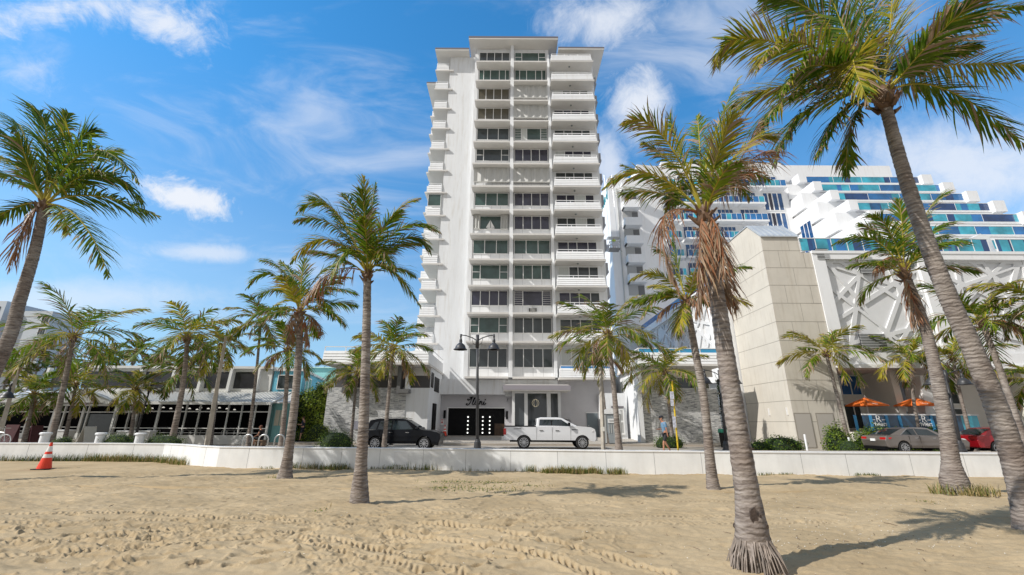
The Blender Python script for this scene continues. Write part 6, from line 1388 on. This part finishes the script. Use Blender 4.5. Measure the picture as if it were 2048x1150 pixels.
stand = VJ(pelvis=(0, 0, .95), spine=(.0, 0, 1.14), chest=(.0, 0, 1.36), neck=(.03, 0, 1.52), head=(.05, 0, 1.65), hipL=(.0, .10, .90), kneeL=(.04, .11, .50), ankleL=(.06, .11, .08), toeL=(.2, .12, .04), hipR=(0, -.10, .90), kneeR=(-.02, -.11, .50), ankleR=(-.08, -.11, .08), toeR=(.06, -.12, .04),
           shoL=(.0, .20, 1.42), elbL=(.06, .26, 1.16), wriL=(.30, .18, 1.18), shoR=(.0, -.20, 1.42), elbR=(.06, -.26, 1.16), wriR=(.30, -.18, 1.20))
mp_ = W(605, 860, D=34.3)
person((mp_.x, 34.3, .30), R(190), 'man in navy t-shirt and shorts standing between the blue house and the bushes', stand, SKIN2, mat('navy_shirt', (.015, .02, .045), .9), mat('navy_shorts', (.02, .022, .04), .9), mat('brown_hair', (.05, .025, .015), .9))
sit = VJ(pelvis=(0, 0, .50), spine=(.03, 0, .68), chest=(.06, 0, .90), neck=(.10, 0, 1.06), head=(.14, 0, 1.20), hipL=(.04, .10, .48), kneeL=(.45, .12, .52), ankleL=(.42, .12, .10), toeL=(.56, .12, .05), hipR=(.04, -.10, .48), kneeR=(.45, -.12, .50), ankleR=(.50, -.12, .10), toeR=(.64, -.12, .05),
         shoL=(.05, .18, .97), elbL=(.10, .25, .72), wriL=(.32, .16, .62), shoR=(.05, -.18, .97), elbR=(.12, -.24, .72), wriR=(.34, -.14, .64))
mp_ = W(524, 865, D=30.5)
person((mp_.x, 30.5, .12), math.pi, 'woman in a black top with tied back hair sitting on a low bench', sit, SKIN, mat('black_top', (.012, .012, .014), .8), mat('black_leggings', (.012, .012, .013), .8), mat('auburn_hair', (.12, .04, .02), .8), sleeve=.1, legcover=1.0)
s = MB(); s.box(mp_.x - .25, mp_.x + .3, 30.2, 30.8, .44, .50); s.box(mp_.x - .2, mp_.x - .12, 30.25, 30.75, .12, .44); s.box(mp_.x + .17, mp_.x + .25, 30.25, 30.75, .12, .44); s.build('bench', mat('bench_wood', (.25, .16, .1), .7), label='low wooden bench under the sitting woman', cat='bench')
# window cleaners' platform on the hotel
gp = W(1229, 500, D=57.5); pf = empty('maintenance_platform', gp, label='suspended grey maintenance platform hanging on cables beside the hotel', cat='suspended platform')
s = MB()
s.box(gp.x - .75, gp.x + .75, 56.9, 58.3, gp.z, gp.z + .12); s.build('deck', mat('platform_grey', (.22, .22, .22), .6), pf)
s = MB()
for x in (gp.x - .72, gp.x + .72):
    for y in (56.95, 58.25): s.tube([(x, y, gp.z), (x, y, gp.z + 1.15)], .04, 5)
for z in (.6, 1.1): s.tube([(gp.x - .72, 56.95, gp.z + z), (gp.x + .72, 56.95, gp.z + z), (gp.x + .72, 58.25, gp.z + z), (gp.x - .72, 58.25, gp.z + z), (gp.x - .72, 56.95, gp.z + z)], .035, 5)
for x in (-1.1, 1.1): s.tube([(gp.x + x, 57.6, gp.z - .2), (gp.x + x * .6, 57.6, gp.z + .3)], .06, 5)
s.build('guard_rail', mat('platform_rail', (.35, .35, .35), .5), pf)
s = MB(); s.box(gp.x - .45, gp.x + .45, 56.8, 56.94, gp.z + .35, gp.z + .95); s.box(gp.x - 1.15, gp.x - .8, 57.2, 57.9, gp.z - .1, gp.z + .7); s.build('motor_box', mat('motor_grey', (.45, .46, .5), .5), pf)
s = MB()
for x in (-.6, .6): s.tube([(gp.x + x, 57.6, gp.z + 1.1), (gp.x + x + .3, 59.5, 39.2)], .02, 4)
s.box(gp.x - .9, gp.x + .9, 57.2, 58.2, gp.z + 1.9, gp.z + 1.98); s.build('cables', METAL, pf)
person((gp.x, 57.5, gp.z + .12), R(-90), 'worker in a yellow high visibility vest on the suspended platform', stand, SKIN2, mat('hi_vis', (.5, .75, .05), .8), mat('work_trousers', (.03, .03, .04), .9), mat('helmet_white', (.7, .7, .7), .4), legcover=1.0)
# ------------------------------------------------------------------ street lamps, poles, racks, bollards
LAMPB = mat('charcoal_cast_iron', (0.035, 0.035, 0.038), 0.45, var=.2, vscale=6)
def lamp_head(root, p, x0, arm=True):
    """arm from the pole top p to a bell shade hanging at x offset x0"""
    q = p + Vector((x0, 0, 0.05)); s = MB()
    s.tube([p + Vector((0, 0, -.28)), p + Vector((x0 * .3, 0, -.1)), p + Vector((x0 * .7, 0, .02)), q], .028, 7); s.tube([p + Vector((0, 0, -.55)), p + Vector((x0 * .25, 0, -.42)), p + Vector((x0 * .33, 0, -.12))], .014, 5)
    a = s.build('arm', LAMPB, root, smooth=True)
    s = MB(); s.lathe([(.055, .05), (.055, -.12), (.035, -.14), (.05, -.2), (.075, -.26), (.09, -.36), (.075, -.42), (.13, -.47), (.22, -.55), (.28, -.66), (.30, -.74), (.38, -.80), (.385, -.82), (.29, -.80)], tuple(q), 20); s.build('lamp_shade', LAMPB, root, smooth=True)
    s = MB(); s.lathe([(.22, -.80), (.24, -.795)], tuple(q), 14); s.build('lens', mat('lamp_lens', (.25, .25, .24), .3), root)
def street_lamp(px, top, D, gz, label, heads=(-1, 1), pb=None):
    t = W(px, top, D=D); b_ = W(pb or px, 890, D=D); root = empty('street_lamp', (b_.x, D, gz), label=label, cat='street lamp', group='black bell shaded street lamps')
    base = Vector((b_.x, D, gz)); s = MB(); s.tube([base, t], [.085, .065], 12); s.tube([t + Vector((0, 0, -.65)), t + Vector((0, 0, .06))], [.10, .09], 8); s.build('pole', LAMPB, root, smooth=True)
    s = MB(); s.lathe([(.23, 0), (.23, .12), (.19, .16), (.17, .45), (.13, .5), (.11, .6)], tuple(base), 14); s.build('base', LAMPB, root)
    for h in heads: lamp_head(root, t, .92 * h)
    return root
street_lamp(955, 672, 23.6, .28, 'double headed black street lamp in front of the garage entrance')
street_lamp(303, 765, 31.5, .12, 'double headed black street lamp among the left-hand palms', pb=266)
street_lamp(1438, 742, 27.0, .12, 'black street lamp left of the beige block, behind the thick foreground trunk', heads=(-1, 1), pb=1452)
street_lamp(1889, 742, 25.0, .28, 'black street lamp leaning over the red car between two trunks', heads=(1, -1), pb=1920)
street_lamp(-8, 770, 27.0, .12, 'black street lamp cut by the left edge, one bell shade in view', heads=(1,), pb=-30)
# concrete poles
CPOLE = mat('concrete_pole', (0.42, 0.38, 0.32), .9, var=.2, vscale=3, bump=.3)
def pole(px0, py0, px1, py1, D, gz, w0, w1, label, arm=None):
    t = W(px1, py1, D=D); b_ = W(px0, py0, D=D); base = Vector((b_.x, D, gz)); root = empty('utility_pole', base, label=label, cat='pole')
    s = MB(); s.tube([base, t], [w0, w1], 4); s.build('shaft', CPOLE, root)
    if arm:
        s = MB(); s.tube([t + Vector((0, 0, -.4)), t + Vector((arm * .5, 0, .15)), t + Vector((arm, 0, .2))], .03, 6); s.box(t.x + arm - .25, t.x + arm + .15, D - .1, D + .1, t.z + .14, t.z + .24); s.build('lamp_arm', METAL, root)
    return root
pole(1206, 890, 1201, 735, 26.0, .12, .13, .11, 'square concrete pole beside the service cabinet')
s = MB(); c = W(1206, 858, D=25.85); s.box(c.x - .09, c.x + .09, 25.84, 25.86, c.z - .12, c.z + .12); s.build('pole_notice', mat('notice_white', (.7, .68, .62), .6), label='small white notice fixed to the square concrete pole', cat='notice')
pole(415, 884, 452, 672, 26.5, .12, .17, .09, 'tall tapering concrete light pole in front of the restaurant', None)
pole(-5, 885, 48, 700, 27.5, .12, .17, .09, 'leaning concrete light pole at the far left with a curved lamp arm', -1.2)
# steel bicycle hoops
for px, lab in ((496, 'leftmost of the three steel bicycle hoops'), (527, 'middle of the three steel bicycle hoops'), (559, 'rightmost of the three steel bicycle hoops, before a palm trunk')):
    x = W(px, 880, D=22.7).x; s = MB(); h = .78; s.tube([(x - .24, 22.7, .26), (x - .24, 22.7, .28 + h - .24)] + [(x - .24 * math.cos(a), 22.7, .28 + h - .24 + .24 * math.sin(a)) for a in (math.pi * i / 10 for i in range(1, 10))] + [(x + .24, 22.7, .28 + h - .24), (x + .24, 22.7, .26)], .035, 8)
    r_ = empty('bicycle_hoop', (x, 22.7, .28), label=lab, cat='bicycle stand', group='steel bicycle hoops'); s.build('tube', METAL, r_, smooth=True); s = MB(); s.lathe([(.08, 0), (.08, .012)], (x - .24, 22.7, .281), 10); s.lathe([(.08, 0), (.08, .012)], (x + .24, 22.7, .281), 10); s.build('base_plates', METAL, r_)
# white bollards
for px, D_, lab, sc_ in ((90, 25.2, 'white bollard partly behind the bent palm trunk', 1), (201, 25.2, 'white bollard left of the clipped hedge', 1), (280, 25.2, 'white bollard right of the double lamp post', 1)):
    x = W(px, 875, D=D_).x; r_ = empty('bollard', (x, D_, .28), label=lab, cat='bollard', group='white bollards by the restaurant'); s = MB(); s.lathe([(.21, 0), (.21, .62), (.19, .64)], (x, D_, .28), 18); s.build('post', WHITE2, r_, smooth=False); s = MB(); s.lathe([(.24, .641), (.27, .68), (.27, .74), (.22, .78)], (x, D_, .28), 18); s.build('cap', WHITE2, r_)
for px, D_, h, lab in ((1609, 28.0, .95, 'slim white marker post in front of the beige block doors'), (1696, 27.6, .8, 'slim white marker post at the foot of the leaning palm')):
    x = W(px, 870, D=D_).x; r_ = empty('marker_post', (x, D_, RZ), label=lab, cat='bollard'); s = MB(); s.tube([(x, D_, RZ), (x, D_, RZ + h)], .06, 10); s.build('post', WHITE2, r_); s = MB(); s.lathe([(.062, 0), (.05, .04)], (x, D_, RZ + h), 10); s.build('cap', WHITE2, r_)
# traffic cones
def cone(x, y, z, h, label, ang=0.0):
    r_ = empty('traffic_cone', (x, y, z), label=label, cat='traffic cone'); OR_ = mat('cone_orange', (.80, .05, .015), .55, var=.08, vscale=6); WB = mat('cone_white', (.8, .78, .75), .5)
    rb, rt = h * .23, h * .035; s = MB(); z0 = .04
    def rr_(u): return rb + (rt - rb) * u
    bands = [(0, .42, 0), (.42, .56, 1), (.56, .66, 0), (.66, .87, 1), (.87, 1.0, 0)]
    for u0, u1, m_ in bands:
        i0 = len(s.v); n = 20
        for u in (u0, u1):
            for j in range(n): a = 2 * math.pi * j / n; s.v.append((x + rr_(u) * math.cos(a), y + rr_(u) * math.sin(a), z + z0 + (h - z0) * u))
        for j in range(n): s.f.append((i0 + j, i0 + (j + 1) % n, i0 + n + (j + 1) % n, i0 + n + j)); s.m.append(m_)
    s.lathe([(rt * 1.25, -.05 * h), (rt * 1.3, .0), (rt * .9, .012)], (x, y, z + h), 14, m=0)
    s.build('cone_body', [OR_, WB], r_, smooth=False); s = MB(); s.box(x - h * .27, x + h * .27, y - h * .27, y + h * .27, z, z + z0); s.build('base', BLACK, r_, bevel=.01)
c = W(88, 936, D=20.5); cone(c.x, 20.5, gz_(c.x, 20.5) - .01, 1.1, 'orange traffic cone with two white bands on the sand')
c = W(889, 871, D=40.6); cone(c.x, 40.6, .50, .95, 'small red and white cone at the left jamb of the garage door')
# A-boards, bicycle, planters
def aboard(px, D, h, w, label, m, rz=.3):
    x = W(px, 870, D=D).x; r_ = empty('sandwich_board', (x, D, .2 if D > 25.6 else .28), rz, label=label, cat='sign board'); s = MB(); s.prism([(-w / 2, -.3, 0), (w / 2, -.3, 0), (w / 2, 0, h), (-w / 2, 0, h)], (0, .03, 0)); s.build('front_panel', m, r_, local=True); s = MB(); s.prism([(-w / 2, .33, 0), (w / 2, .33, 0), (w / 2, .04, h), (-w / 2, .04, h)], (0, .03, 0)); s.build('back_panel', m, r_, local=True)
MAR = mat('maroon_board', (.10, .03, .035), .6, var=.3, vscale=9)
aboard(20, 30.5, 1.2, .7, 'maroon menu board behind the bicycle wheel at the far left', MAR); aboard(70, 31, 1.15, .6, 'dark maroon sandwich board left of the bent palm trunk', MAR, 1.2)
aboard(177, 27.5, 1.15, .7, 'pale wooden A-frame board standing side on by the restaurant entrance', mat('pale_board', (.55, .52, .45), .7), 1.45)
bx_ = W(6, 884, D=24.5).x; bk = empty('bicycle', (bx_, 24.5, .28), label='white bicycle cut by the left edge behind the sea wall', cat='bicycle')
for q, n_ in ((0.05, 0), (-1.0, 1)):
    w_ = MB(); w_.tube([(bx_ + q + .33 * math.cos(a), 24.5, .62 + .33 * math.sin(a)) for a in (2 * math.pi * i / 24 for i in range(25))], .024, 6, cap=False); wh = w_.build('wheel', mat('bike_tyre_white', (.6, .6, .58), .6), bk); w_ = MB()
    for i in range(10): a = math.pi * 2 * i / 10; w_.tube([(bx_ + q, 24.5, .62), (bx_ + q + .31 * math.cos(a), 24.5, .62 + .31 * math.sin(a))], .004, 3)
    w_.build('spokes', METAL, wh)
s = MB(); s.tube([(bx_ + .05, 24.5, .62), (bx_ - .12, 24.5, 1.15), (bx_ - .15, 24.5, 1.25)], .02, 6); s.tube([(bx_ - .1, 24.5, 1.05), (bx_ - .65, 24.5, 1.1), (bx_ - .55, 24.5, .62), (bx_ - .1, 24.5, 1.0)], .02, 6); s.tube([(bx_ - .65, 24.5, 1.1), (bx_ - 1.0, 24.5, .62), (bx_ - .55, 24.5, .62)], .015, 6); s.build('frame', METAL, bk)
s = MB(); s.tube([(bx_ - .15, 24.2, 1.28), (bx_ - .15, 24.8, 1.28)], .018, 6); s.build('handlebar', METAL, bk); s = MB(); s.ellipsoid((bx_ - .68, 24.5, 1.16), (.14, .08, .04), 8, 6); s.build('saddle', BLACK, bk)
for px, D_, lab in ((125, 33.5, 'white planter box left of the restaurant entrance'), (258, 32.3, 'stack of white planters left of the double lamp post'), (288, 32.2, 'white service counter right of the double lamp post')):
    x = W(px, 868, D=D_).x; r_ = empty('planter', (x, D_, .1), label=lab, cat='planter'); s = MB(); s.prism([(x - .55, D_ - .3, .1), (x + .55, D_ - .3, .1), (x + .62, D_ - .3, .95), (x - .62, D_ - .3, .95)], (0, .6, 0)); s.build('box', RWH, r_); s = MB(); s.box(x - .66, x + .66, D_ - .34, D_ + .34, .951, 1.03); s.build('rim', WHITE2, r_)
# service cabinet, bus stop, bin, climbing plant
x = W(1222, 850, D=34.0).x; r_ = empty('portable_toilet', (x, 34.0, .28), label='grey portable toilet with a white ribbed roof beside the concrete pole', cat='portable toilet')
s = MB(); s.box(x - .62, x + .62, 33.4, 34.6, .28, 2.35); s.build('cabin', mat('cabin_grey', (.28, .31, .33), .6, var=.1, vscale=2), r_); s = MB(); s.prism([(x - .68, 33.34, 2.351), (x + .68, 33.34, 2.351), (x + .68, 33.34, 2.5), (x + .5, 33.34, 2.68), (x - .5, 33.34, 2.68), (x - .68, 33.34, 2.5)][::1], (0, 1.3, 0)); s.build('roof', WHITE2, r_)
s = MB(); s.box(x - .35, x + .35, 33.36, 33.395, 1.7, 2.0); s.build('sign', FRAME, r_); s = MB()
for i in range(4): s.box(x - .3 + i * .17, x - .26 + i * .17, 33.37, 33.395, 1.0, 1.6)
s.box(x - .58, x - .5, 33.37, 33.395, .3, 2.3); s.box(x + .5, x + .58, 33.37, 33.395, .3, 2.3); s.build('door_ribs', SHUT, r_)
s = MB(); s.box(x - .29, x + .29, 33.352, 33.359, 1.87, 1.90); s.box(x - .25, x + .25, 33.352, 33.359, 1.80, 1.83); s.build('sign_print', mat('print_grey', (.3, .3, .32), .6), r_)
b_ = W(1356, 898, D=23.6); t = W(1344, 762, D=23.6); r_ = empty('bus_stop_pole', (b_.x, 23.6, .28), label='thin yellow bus stop pole with narrow notices near the walking man', cat='bus stop sign')
s = MB(); s.tube([(b_.x, 23.6, .28), (t.x, 23.6, t.z)], .045, 8); s.build('pole', mat('yellow_paint', (.65, .45, .02), .5, var=.1, vscale=5), r_)
for (pa, pb, y0, y1) in ((1341, 1347, 783, 798), (1342, 1347, 799, 812), (1347, 1351, 833, 855)): A = W(pa, y1, D=23.5); B_ = W(pb, y0, D=23.5); s = MB(); s.box(A.x, B_.x, 23.5, 23.52, A.z, B_.z); s.build('notice', mat('notice_bluish', (.55, .57, .65), .5, var=.4, vscale=9), r_)
x = W(1451, 870, D=31.5).x; r_ = empty('litter_bin', (x, 31.5, .12), label='dark bin with a green lid at the right end of the stone wall', cat='bin'); s = MB(); s.prism([(x - .28, 31.2, .12), (x + .28, 31.2, .12), (x + .33, 31.2, 1.1), (x - .33, 31.2, 1.1)], (0, .6, 0)); s.build('body', BLACK, r_); s = MB(); s.prism([(x - .35, 31.15, 1.101), (x + .35, 31.15, 1.101), (x + .3, 31.15, 1.3), (x - .3, 31.15, 1.35)], (0, .7, 0)); s.build('lid', mat('green_lid', (.02, .22, .14), .5), r_)

# ------------------------------------------------------------------ hedges, shrubs, grasses
def leaves(mb, c, rad, n, size, rng, mats=(0, 1), shell_=0.55, flat=False, zmin=None):
    for k in range(n):
        while True:
            d = Vector((rng.uniform(-1, 1), rng.uniform(-1, 1), rng.uniform(-1, 1)))
            if 0.05 < d.length < 1: break
        d.normalize(); q = rng.uniform(shell_, 1.06) * (1 + .10 * math.sin(d.x * 7 + d.z * 5 + c[0]) + .07 * math.sin(d.y * 11 + d.z * 9))
        p = Vector((c[0] + d.x * rad[0] * q, c[1] + d.y * rad[1] * q, c[2] + d.z * rad[2] * q))
        if zmin is not None and p.z < zmin: continue
        u = Vector((rng.gauss(0, 1), rng.gauss(0, 1), rng.gauss(0, 1))).normalized(); nrm = (d + u * .8).normalized(); a = nrm.cross(Vector((rng.gauss(0, 1), rng.gauss(0, 1), rng.gauss(0, 1)))).normalized(); b_ = nrm.cross(a); s_ = size * rng.uniform(.7, 1.3)
        mb.face([p - a * s_ * .5, p + b_ * s_ * .32, p + a * s_ * .5, p - b_ * s_ * .32], mats[0] if rng.random() < .7 else mats[1])
def bush(px, py, D, rad, n, size, label, cat='shrub', gz=.2, seed=1, name='clipped_bush', zmin=True, light=0, group=None, extra=(), lm=None):
    rng = random.Random(seed); x = W(px, py, D=D).x; r_ = empty(name, (x, D, gz), label=label, cat=cat, group=group)
    s = MB(); cz = gz + (rad[2] * .25 if rad[2] < 1.5 else rad[2] * .85)
    cs = [((x, D, cz), rad)] + [((x + dx, D + dy, gz + dz), rr_) for dx, dy, dz, rr_ in extra]
    for c_, rd in cs:
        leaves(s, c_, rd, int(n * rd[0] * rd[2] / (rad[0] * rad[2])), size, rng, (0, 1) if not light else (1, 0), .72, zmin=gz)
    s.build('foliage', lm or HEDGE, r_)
    s = MB()
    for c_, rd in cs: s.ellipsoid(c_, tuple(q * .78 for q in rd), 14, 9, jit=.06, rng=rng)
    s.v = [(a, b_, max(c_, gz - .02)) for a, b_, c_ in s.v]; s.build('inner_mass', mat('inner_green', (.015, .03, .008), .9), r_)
    for q in range(3):
        t_ = MB(); t_.tube([(x + (q - 1) * rad[0] * .2, D, gz - .03), (x + (q - 1) * rad[0] * .35, D, gz + rad[2] * .6)], .03, 5); t_.build('stem', LEAF[5], r_)
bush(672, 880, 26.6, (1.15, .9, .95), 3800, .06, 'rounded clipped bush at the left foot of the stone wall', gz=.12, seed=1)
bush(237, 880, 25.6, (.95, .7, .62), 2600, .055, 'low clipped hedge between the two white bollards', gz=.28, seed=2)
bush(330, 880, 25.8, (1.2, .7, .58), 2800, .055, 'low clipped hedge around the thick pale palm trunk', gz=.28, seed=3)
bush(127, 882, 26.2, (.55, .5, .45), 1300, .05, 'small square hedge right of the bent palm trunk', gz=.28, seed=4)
bush(1338, 880, 31.2, (1.15, .8, .75), 2200, .07, 'small sloping bush behind the walking man', gz=.12, seed=5)
bush(1697, 885, 27.0, (.6, .6, .62), 1800, .055, 'dark clipped ball bush at the rear of the taupe car', gz=.12, seed=6)
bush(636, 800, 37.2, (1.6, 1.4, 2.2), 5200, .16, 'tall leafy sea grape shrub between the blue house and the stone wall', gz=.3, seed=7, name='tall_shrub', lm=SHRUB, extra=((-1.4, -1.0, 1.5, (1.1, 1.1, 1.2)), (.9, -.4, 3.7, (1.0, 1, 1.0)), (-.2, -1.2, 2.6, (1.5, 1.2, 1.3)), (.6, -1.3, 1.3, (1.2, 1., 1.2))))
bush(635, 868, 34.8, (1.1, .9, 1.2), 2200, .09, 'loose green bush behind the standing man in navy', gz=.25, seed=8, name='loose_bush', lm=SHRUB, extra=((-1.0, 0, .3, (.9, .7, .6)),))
bush(1562, 882, 28.8, (1.6, .7, .72), 2200, .10, 'straggling low shrub in front of the beige block left face', gz=.12, seed=9, name='low_shrub', extra=((-1.4, 0, .15, (.8, .5, .4)),))
bush(1672, 872, 28.4, (.85, .6, 1.3), 2200, .11, 'light green hedge clump left of the taupe car roof', gz=.12, seed=10, name='hedge_clump', light=1)
bush(1765, 850, 29.0, (2.6, .45, 1.2), 5200, .11, 'long light green hedge below the terrace railing', gz=.12, seed=11, name='terrace_hedge', light=1, cat='hedge')
bush(1868, 856, 28.9, (1.35, .45, 1.15), 2600, .11, 'light green hedge below the right end of the terrace railing', gz=.12, seed=12, name='terrace_hedge', light=1, cat='hedge')
bush(8, 795, 29, (.9, .8, .7), 900, .12, 'bright green shrub top under the far left street lamp', gz=1.9, seed=13, name='green_shrub', light=1)
# climbing plant with pale flowers at the end of the stone wall
rng = random.Random(5); x = W(1452, 810, D=33).x; r_ = empty('climbing_plant', (x, 33, .2), label='dark climbing plant with small pale flowers at the end of the stone wall', cat='climbing plant'); s = MB()
for k in range(1700):
    zz = rng.uniform(.2, 4.9); p = Vector((x + rng.uniform(-.45, .5), 33 + rng.uniform(-.2, .25), zz)); a = Vector((rng.gauss(0, 1), rng.gauss(0, 1), rng.gauss(0, 1))).normalized(); b_ = a.cross(Vector((rng.gauss(0, 1), rng.gauss(0, 1), rng.gauss(0, 1)))).normalized(); sz_ = rng.uniform(.05, .1); s.face([p - a * sz_, p + b_ * sz_ * .7, p + a * sz_, p - b_ * sz_ * .7], 1 if rng.random() < .13 else 0)
s.build('foliage', [mat('dark_ivy', (.012, .03, .01), .6), mat('pale_flower', (.7, .68, .6), .7)], r_); s = MB(); s.box(x - .4, x + .4, 33.02, 33.06, .2, 4.9); s.build('trellis', BLACK, r_)
# grasses along the wall: nobody could count the blades
GR = [leafmat('grass_green', (.10, .15, .03), (.20, .22, .05), .3), leafmat('grass_straw', (.42, .33, .14), (.5, .38, .2), .3), leafmat('weed_dark', (.06, .08, .04), (.10, .12, .06), .2)]
def wall_at(px):
    for k in range(len(wp) - 1):
        if wpx[k][0] <= px <= wpx[k + 1][0]: return wp[k].lerp(wp[k + 1], (px - wpx[k][0]) / (wpx[k + 1][0] - wpx[k][0]))
gm = MB(); rng = random.Random(77)
def blade(x, y, z, h, m, lean=.5):
    a = rng.uniform(0, 6.28); w = rng.uniform(.006, .012); d = Vector((math.cos(a), math.sin(a), 0)) * h * lean * rng.uniform(.2, 1); n_ = Vector((-math.sin(a), math.cos(a), 0)) * w; p = Vector((x, y, z)); q = p + d * .4 + Vector((0, 0, h * .65)); t_ = p + d + Vector((0, 0, h))
    gm.face([p - n_, p + n_, q + n_ * .7, q - n_ * .7], m); gm.face([q - n_ * .7, q + n_ * .7, t_], m)
def tuft(px, off, n, h, spread, mix_):
    w_ = wall_at(px); cx, cy = w_.x, w_.y - off
    for k in range(n): xx_ = cx + rng.gauss(0, spread); yy_ = min(w_.y - .06, cy + rng.gauss(0, .09)); blade(xx_, yy_, sz(xx_, yy_) - .02, h * rng.uniform(.5, 1.15), rng.choices((0, 1, 2), mix_)[0])
for px in range(5, 190, 4): tuft(px, .2, 18, rng.uniform(.18, .42), .12, (1, .4, 3))
for px in range(190, 385, 3): tuft(px, .25, 34, rng.uniform(.22, .5), .13, (3, 2.4, .6))
for px in range(100, 330, 12): tuft(px, .2, 20, .45, .1, (1, .3, 3))
for px in list(range(590, 645, 5)) + list(range(650, 705, 3)) + list(range(745, 880, 5)): tuft(px, .18, 14 if px > 740 else 22, rng.uniform(.12, .38), .13, (1.5, 1, 2))
for px in list(range(905, 1050, 13)): tuft(px, .15, 7, rng.uniform(.08, .3), .06, (1, .6, 2))
for px in list(range(1056, 1075, 4)): tuft(px, .15, 18, .32, .06, (1.5, 1, 1.5))
for px in list(range(1090, 1200, 2)): tuft(px, .25, 30, rng.uniform(.18, .38), .10, (2.4, 2.6, .4))
for px in list(range(1212, 1245, 3)): tuft(px, .22, 22, .28, .08, (2.4, 1.8, .6))
for px in list(range(1510, 1540, 6)) + list(range(1548, 1575, 4)) + list(range(1700, 1742, 4)): tuft(px, .15, 14, .14, .08, (1.6, .6, 2))
for px in range(535, 560, 6): tuft(px, .2, 10, .15, .08, (1, 1, 1))
for k in range(520):                                        # dry tuft round the foot of the right-hand palm
    a = rng.uniform(0, 6.28); q = rng.uniform(.3, .75); X_, Y_ = b7.x + .1 + math.cos(a) * q * 1.1, 13.7 - .15 + math.sin(a) * q * .8
    blade(X_, Y_, sz(X_, Y_) - .02, rng.uniform(.1, .36), rng.choices((0, 1, 2), (1.2, 2.6, .2))[0], .9)
gm.build('wall_grass', GR, kind='stuff', label='tufts of green and straw coloured grass along the foot of the sea wall', cat='grass')
# creeping beach weeds and litter
gm = MB()
for (px, py, n, w_, h_) in ((950, 978, 240, 1.6, .5), (880, 976, 60, .3, .1), (1030, 987, 70, .5, .2), (985, 962, 200, 1.5, .35), (1060, 970, 60, .8, .2), (900, 960, 90, 1.0, .2), (640, 1035, 20, .2, .2), (560, 950, 60, .5, .15), (1850, 1010, 20, .3, .2)):
    c = W(px, py, z=-.2)
    for k in range(n):
        x = c.x + rng.gauss(0, w_ * .5); y = c.y + rng.gauss(0, h_); z = sz(x, y) + .02; a = rng.uniform(0, 6.28); q = rng.uniform(.012, .032); gm.face([(x - q, y, z), (x, y - q, z + .012), (x + q, y, z + .004), (x, y + q, z + .02)], rng.choice((0, 0, 2, 1)))
    for k in range(n // 8): x = c.x + rng.gauss(0, w_ * .5); y = c.y + rng.gauss(0, h_); blade(x, y, sz(x, y), rng.uniform(.06, .16), rng.choice((0, 1)))
gm.build('creeping_weeds', GR, kind='stuff', label='small creeping weeds scattered on the sand', cat='weeds')
s = MB()
for k in range(900):
    if k < 520: c = W(rng.uniform(1500, 1960), rng.uniform(985, 1110), z=-.1)
    else: c = W(rng.uniform(-50, 2100), rng.uniform(950, 1150), z=-.1)
    q = rng.uniform(.006, .018); z = sz(c.x, c.y) + float(H[int(np.clip((c.y - HY0) / HC, 0, hny - 1)), int(np.clip((c.x - HX0) / HC, 0, hnx - 1))]) + .004; a = rng.uniform(0, 3); ca, sa = math.cos(a) * q, math.sin(a) * q
    s.face([(c.x - ca, c.y - sa, z), (c.x + sa * .6, c.y - ca * .6, z + q * .5), (c.x + ca, c.y + sa, z + q * .3), (c.x - sa * .6, c.y + ca * .6, z + q * .7)], 0 if rng.random() < .72 else 1)
s.build('shell_bits', [mat('shell_white', (.75, .7, .6), .6), mat('debris_brown', (.12, .07, .04), .9)], kind='stuff', label='scattered shell fragments and dry plant bits on the sand', cat='shell fragments')
s = MB()
for k in range(120):
    c = W(rng.uniform(-30, 2060), rng.uniform(955, 1140), z=-.1); a = rng.uniform(0, 3.1); l_ = rng.uniform(.03, .12); z = sz(c.x, c.y) + float(H[int(np.clip((c.y - HY0) / HC, 0, hny - 1)), int(np.clip((c.x - HX0) / HC, 0, hnx - 1))]) + .012; s.tube([(c.x, c.y, z), (c.x + math.cos(a) * l_, c.y + math.sin(a) * l_, z + .01)], .004, 4)
s.build('twigs', mat('twig_brown', (.14, .09, .06), .9), kind='stuff', label='dry twigs scattered on the sand', cat='twigs')
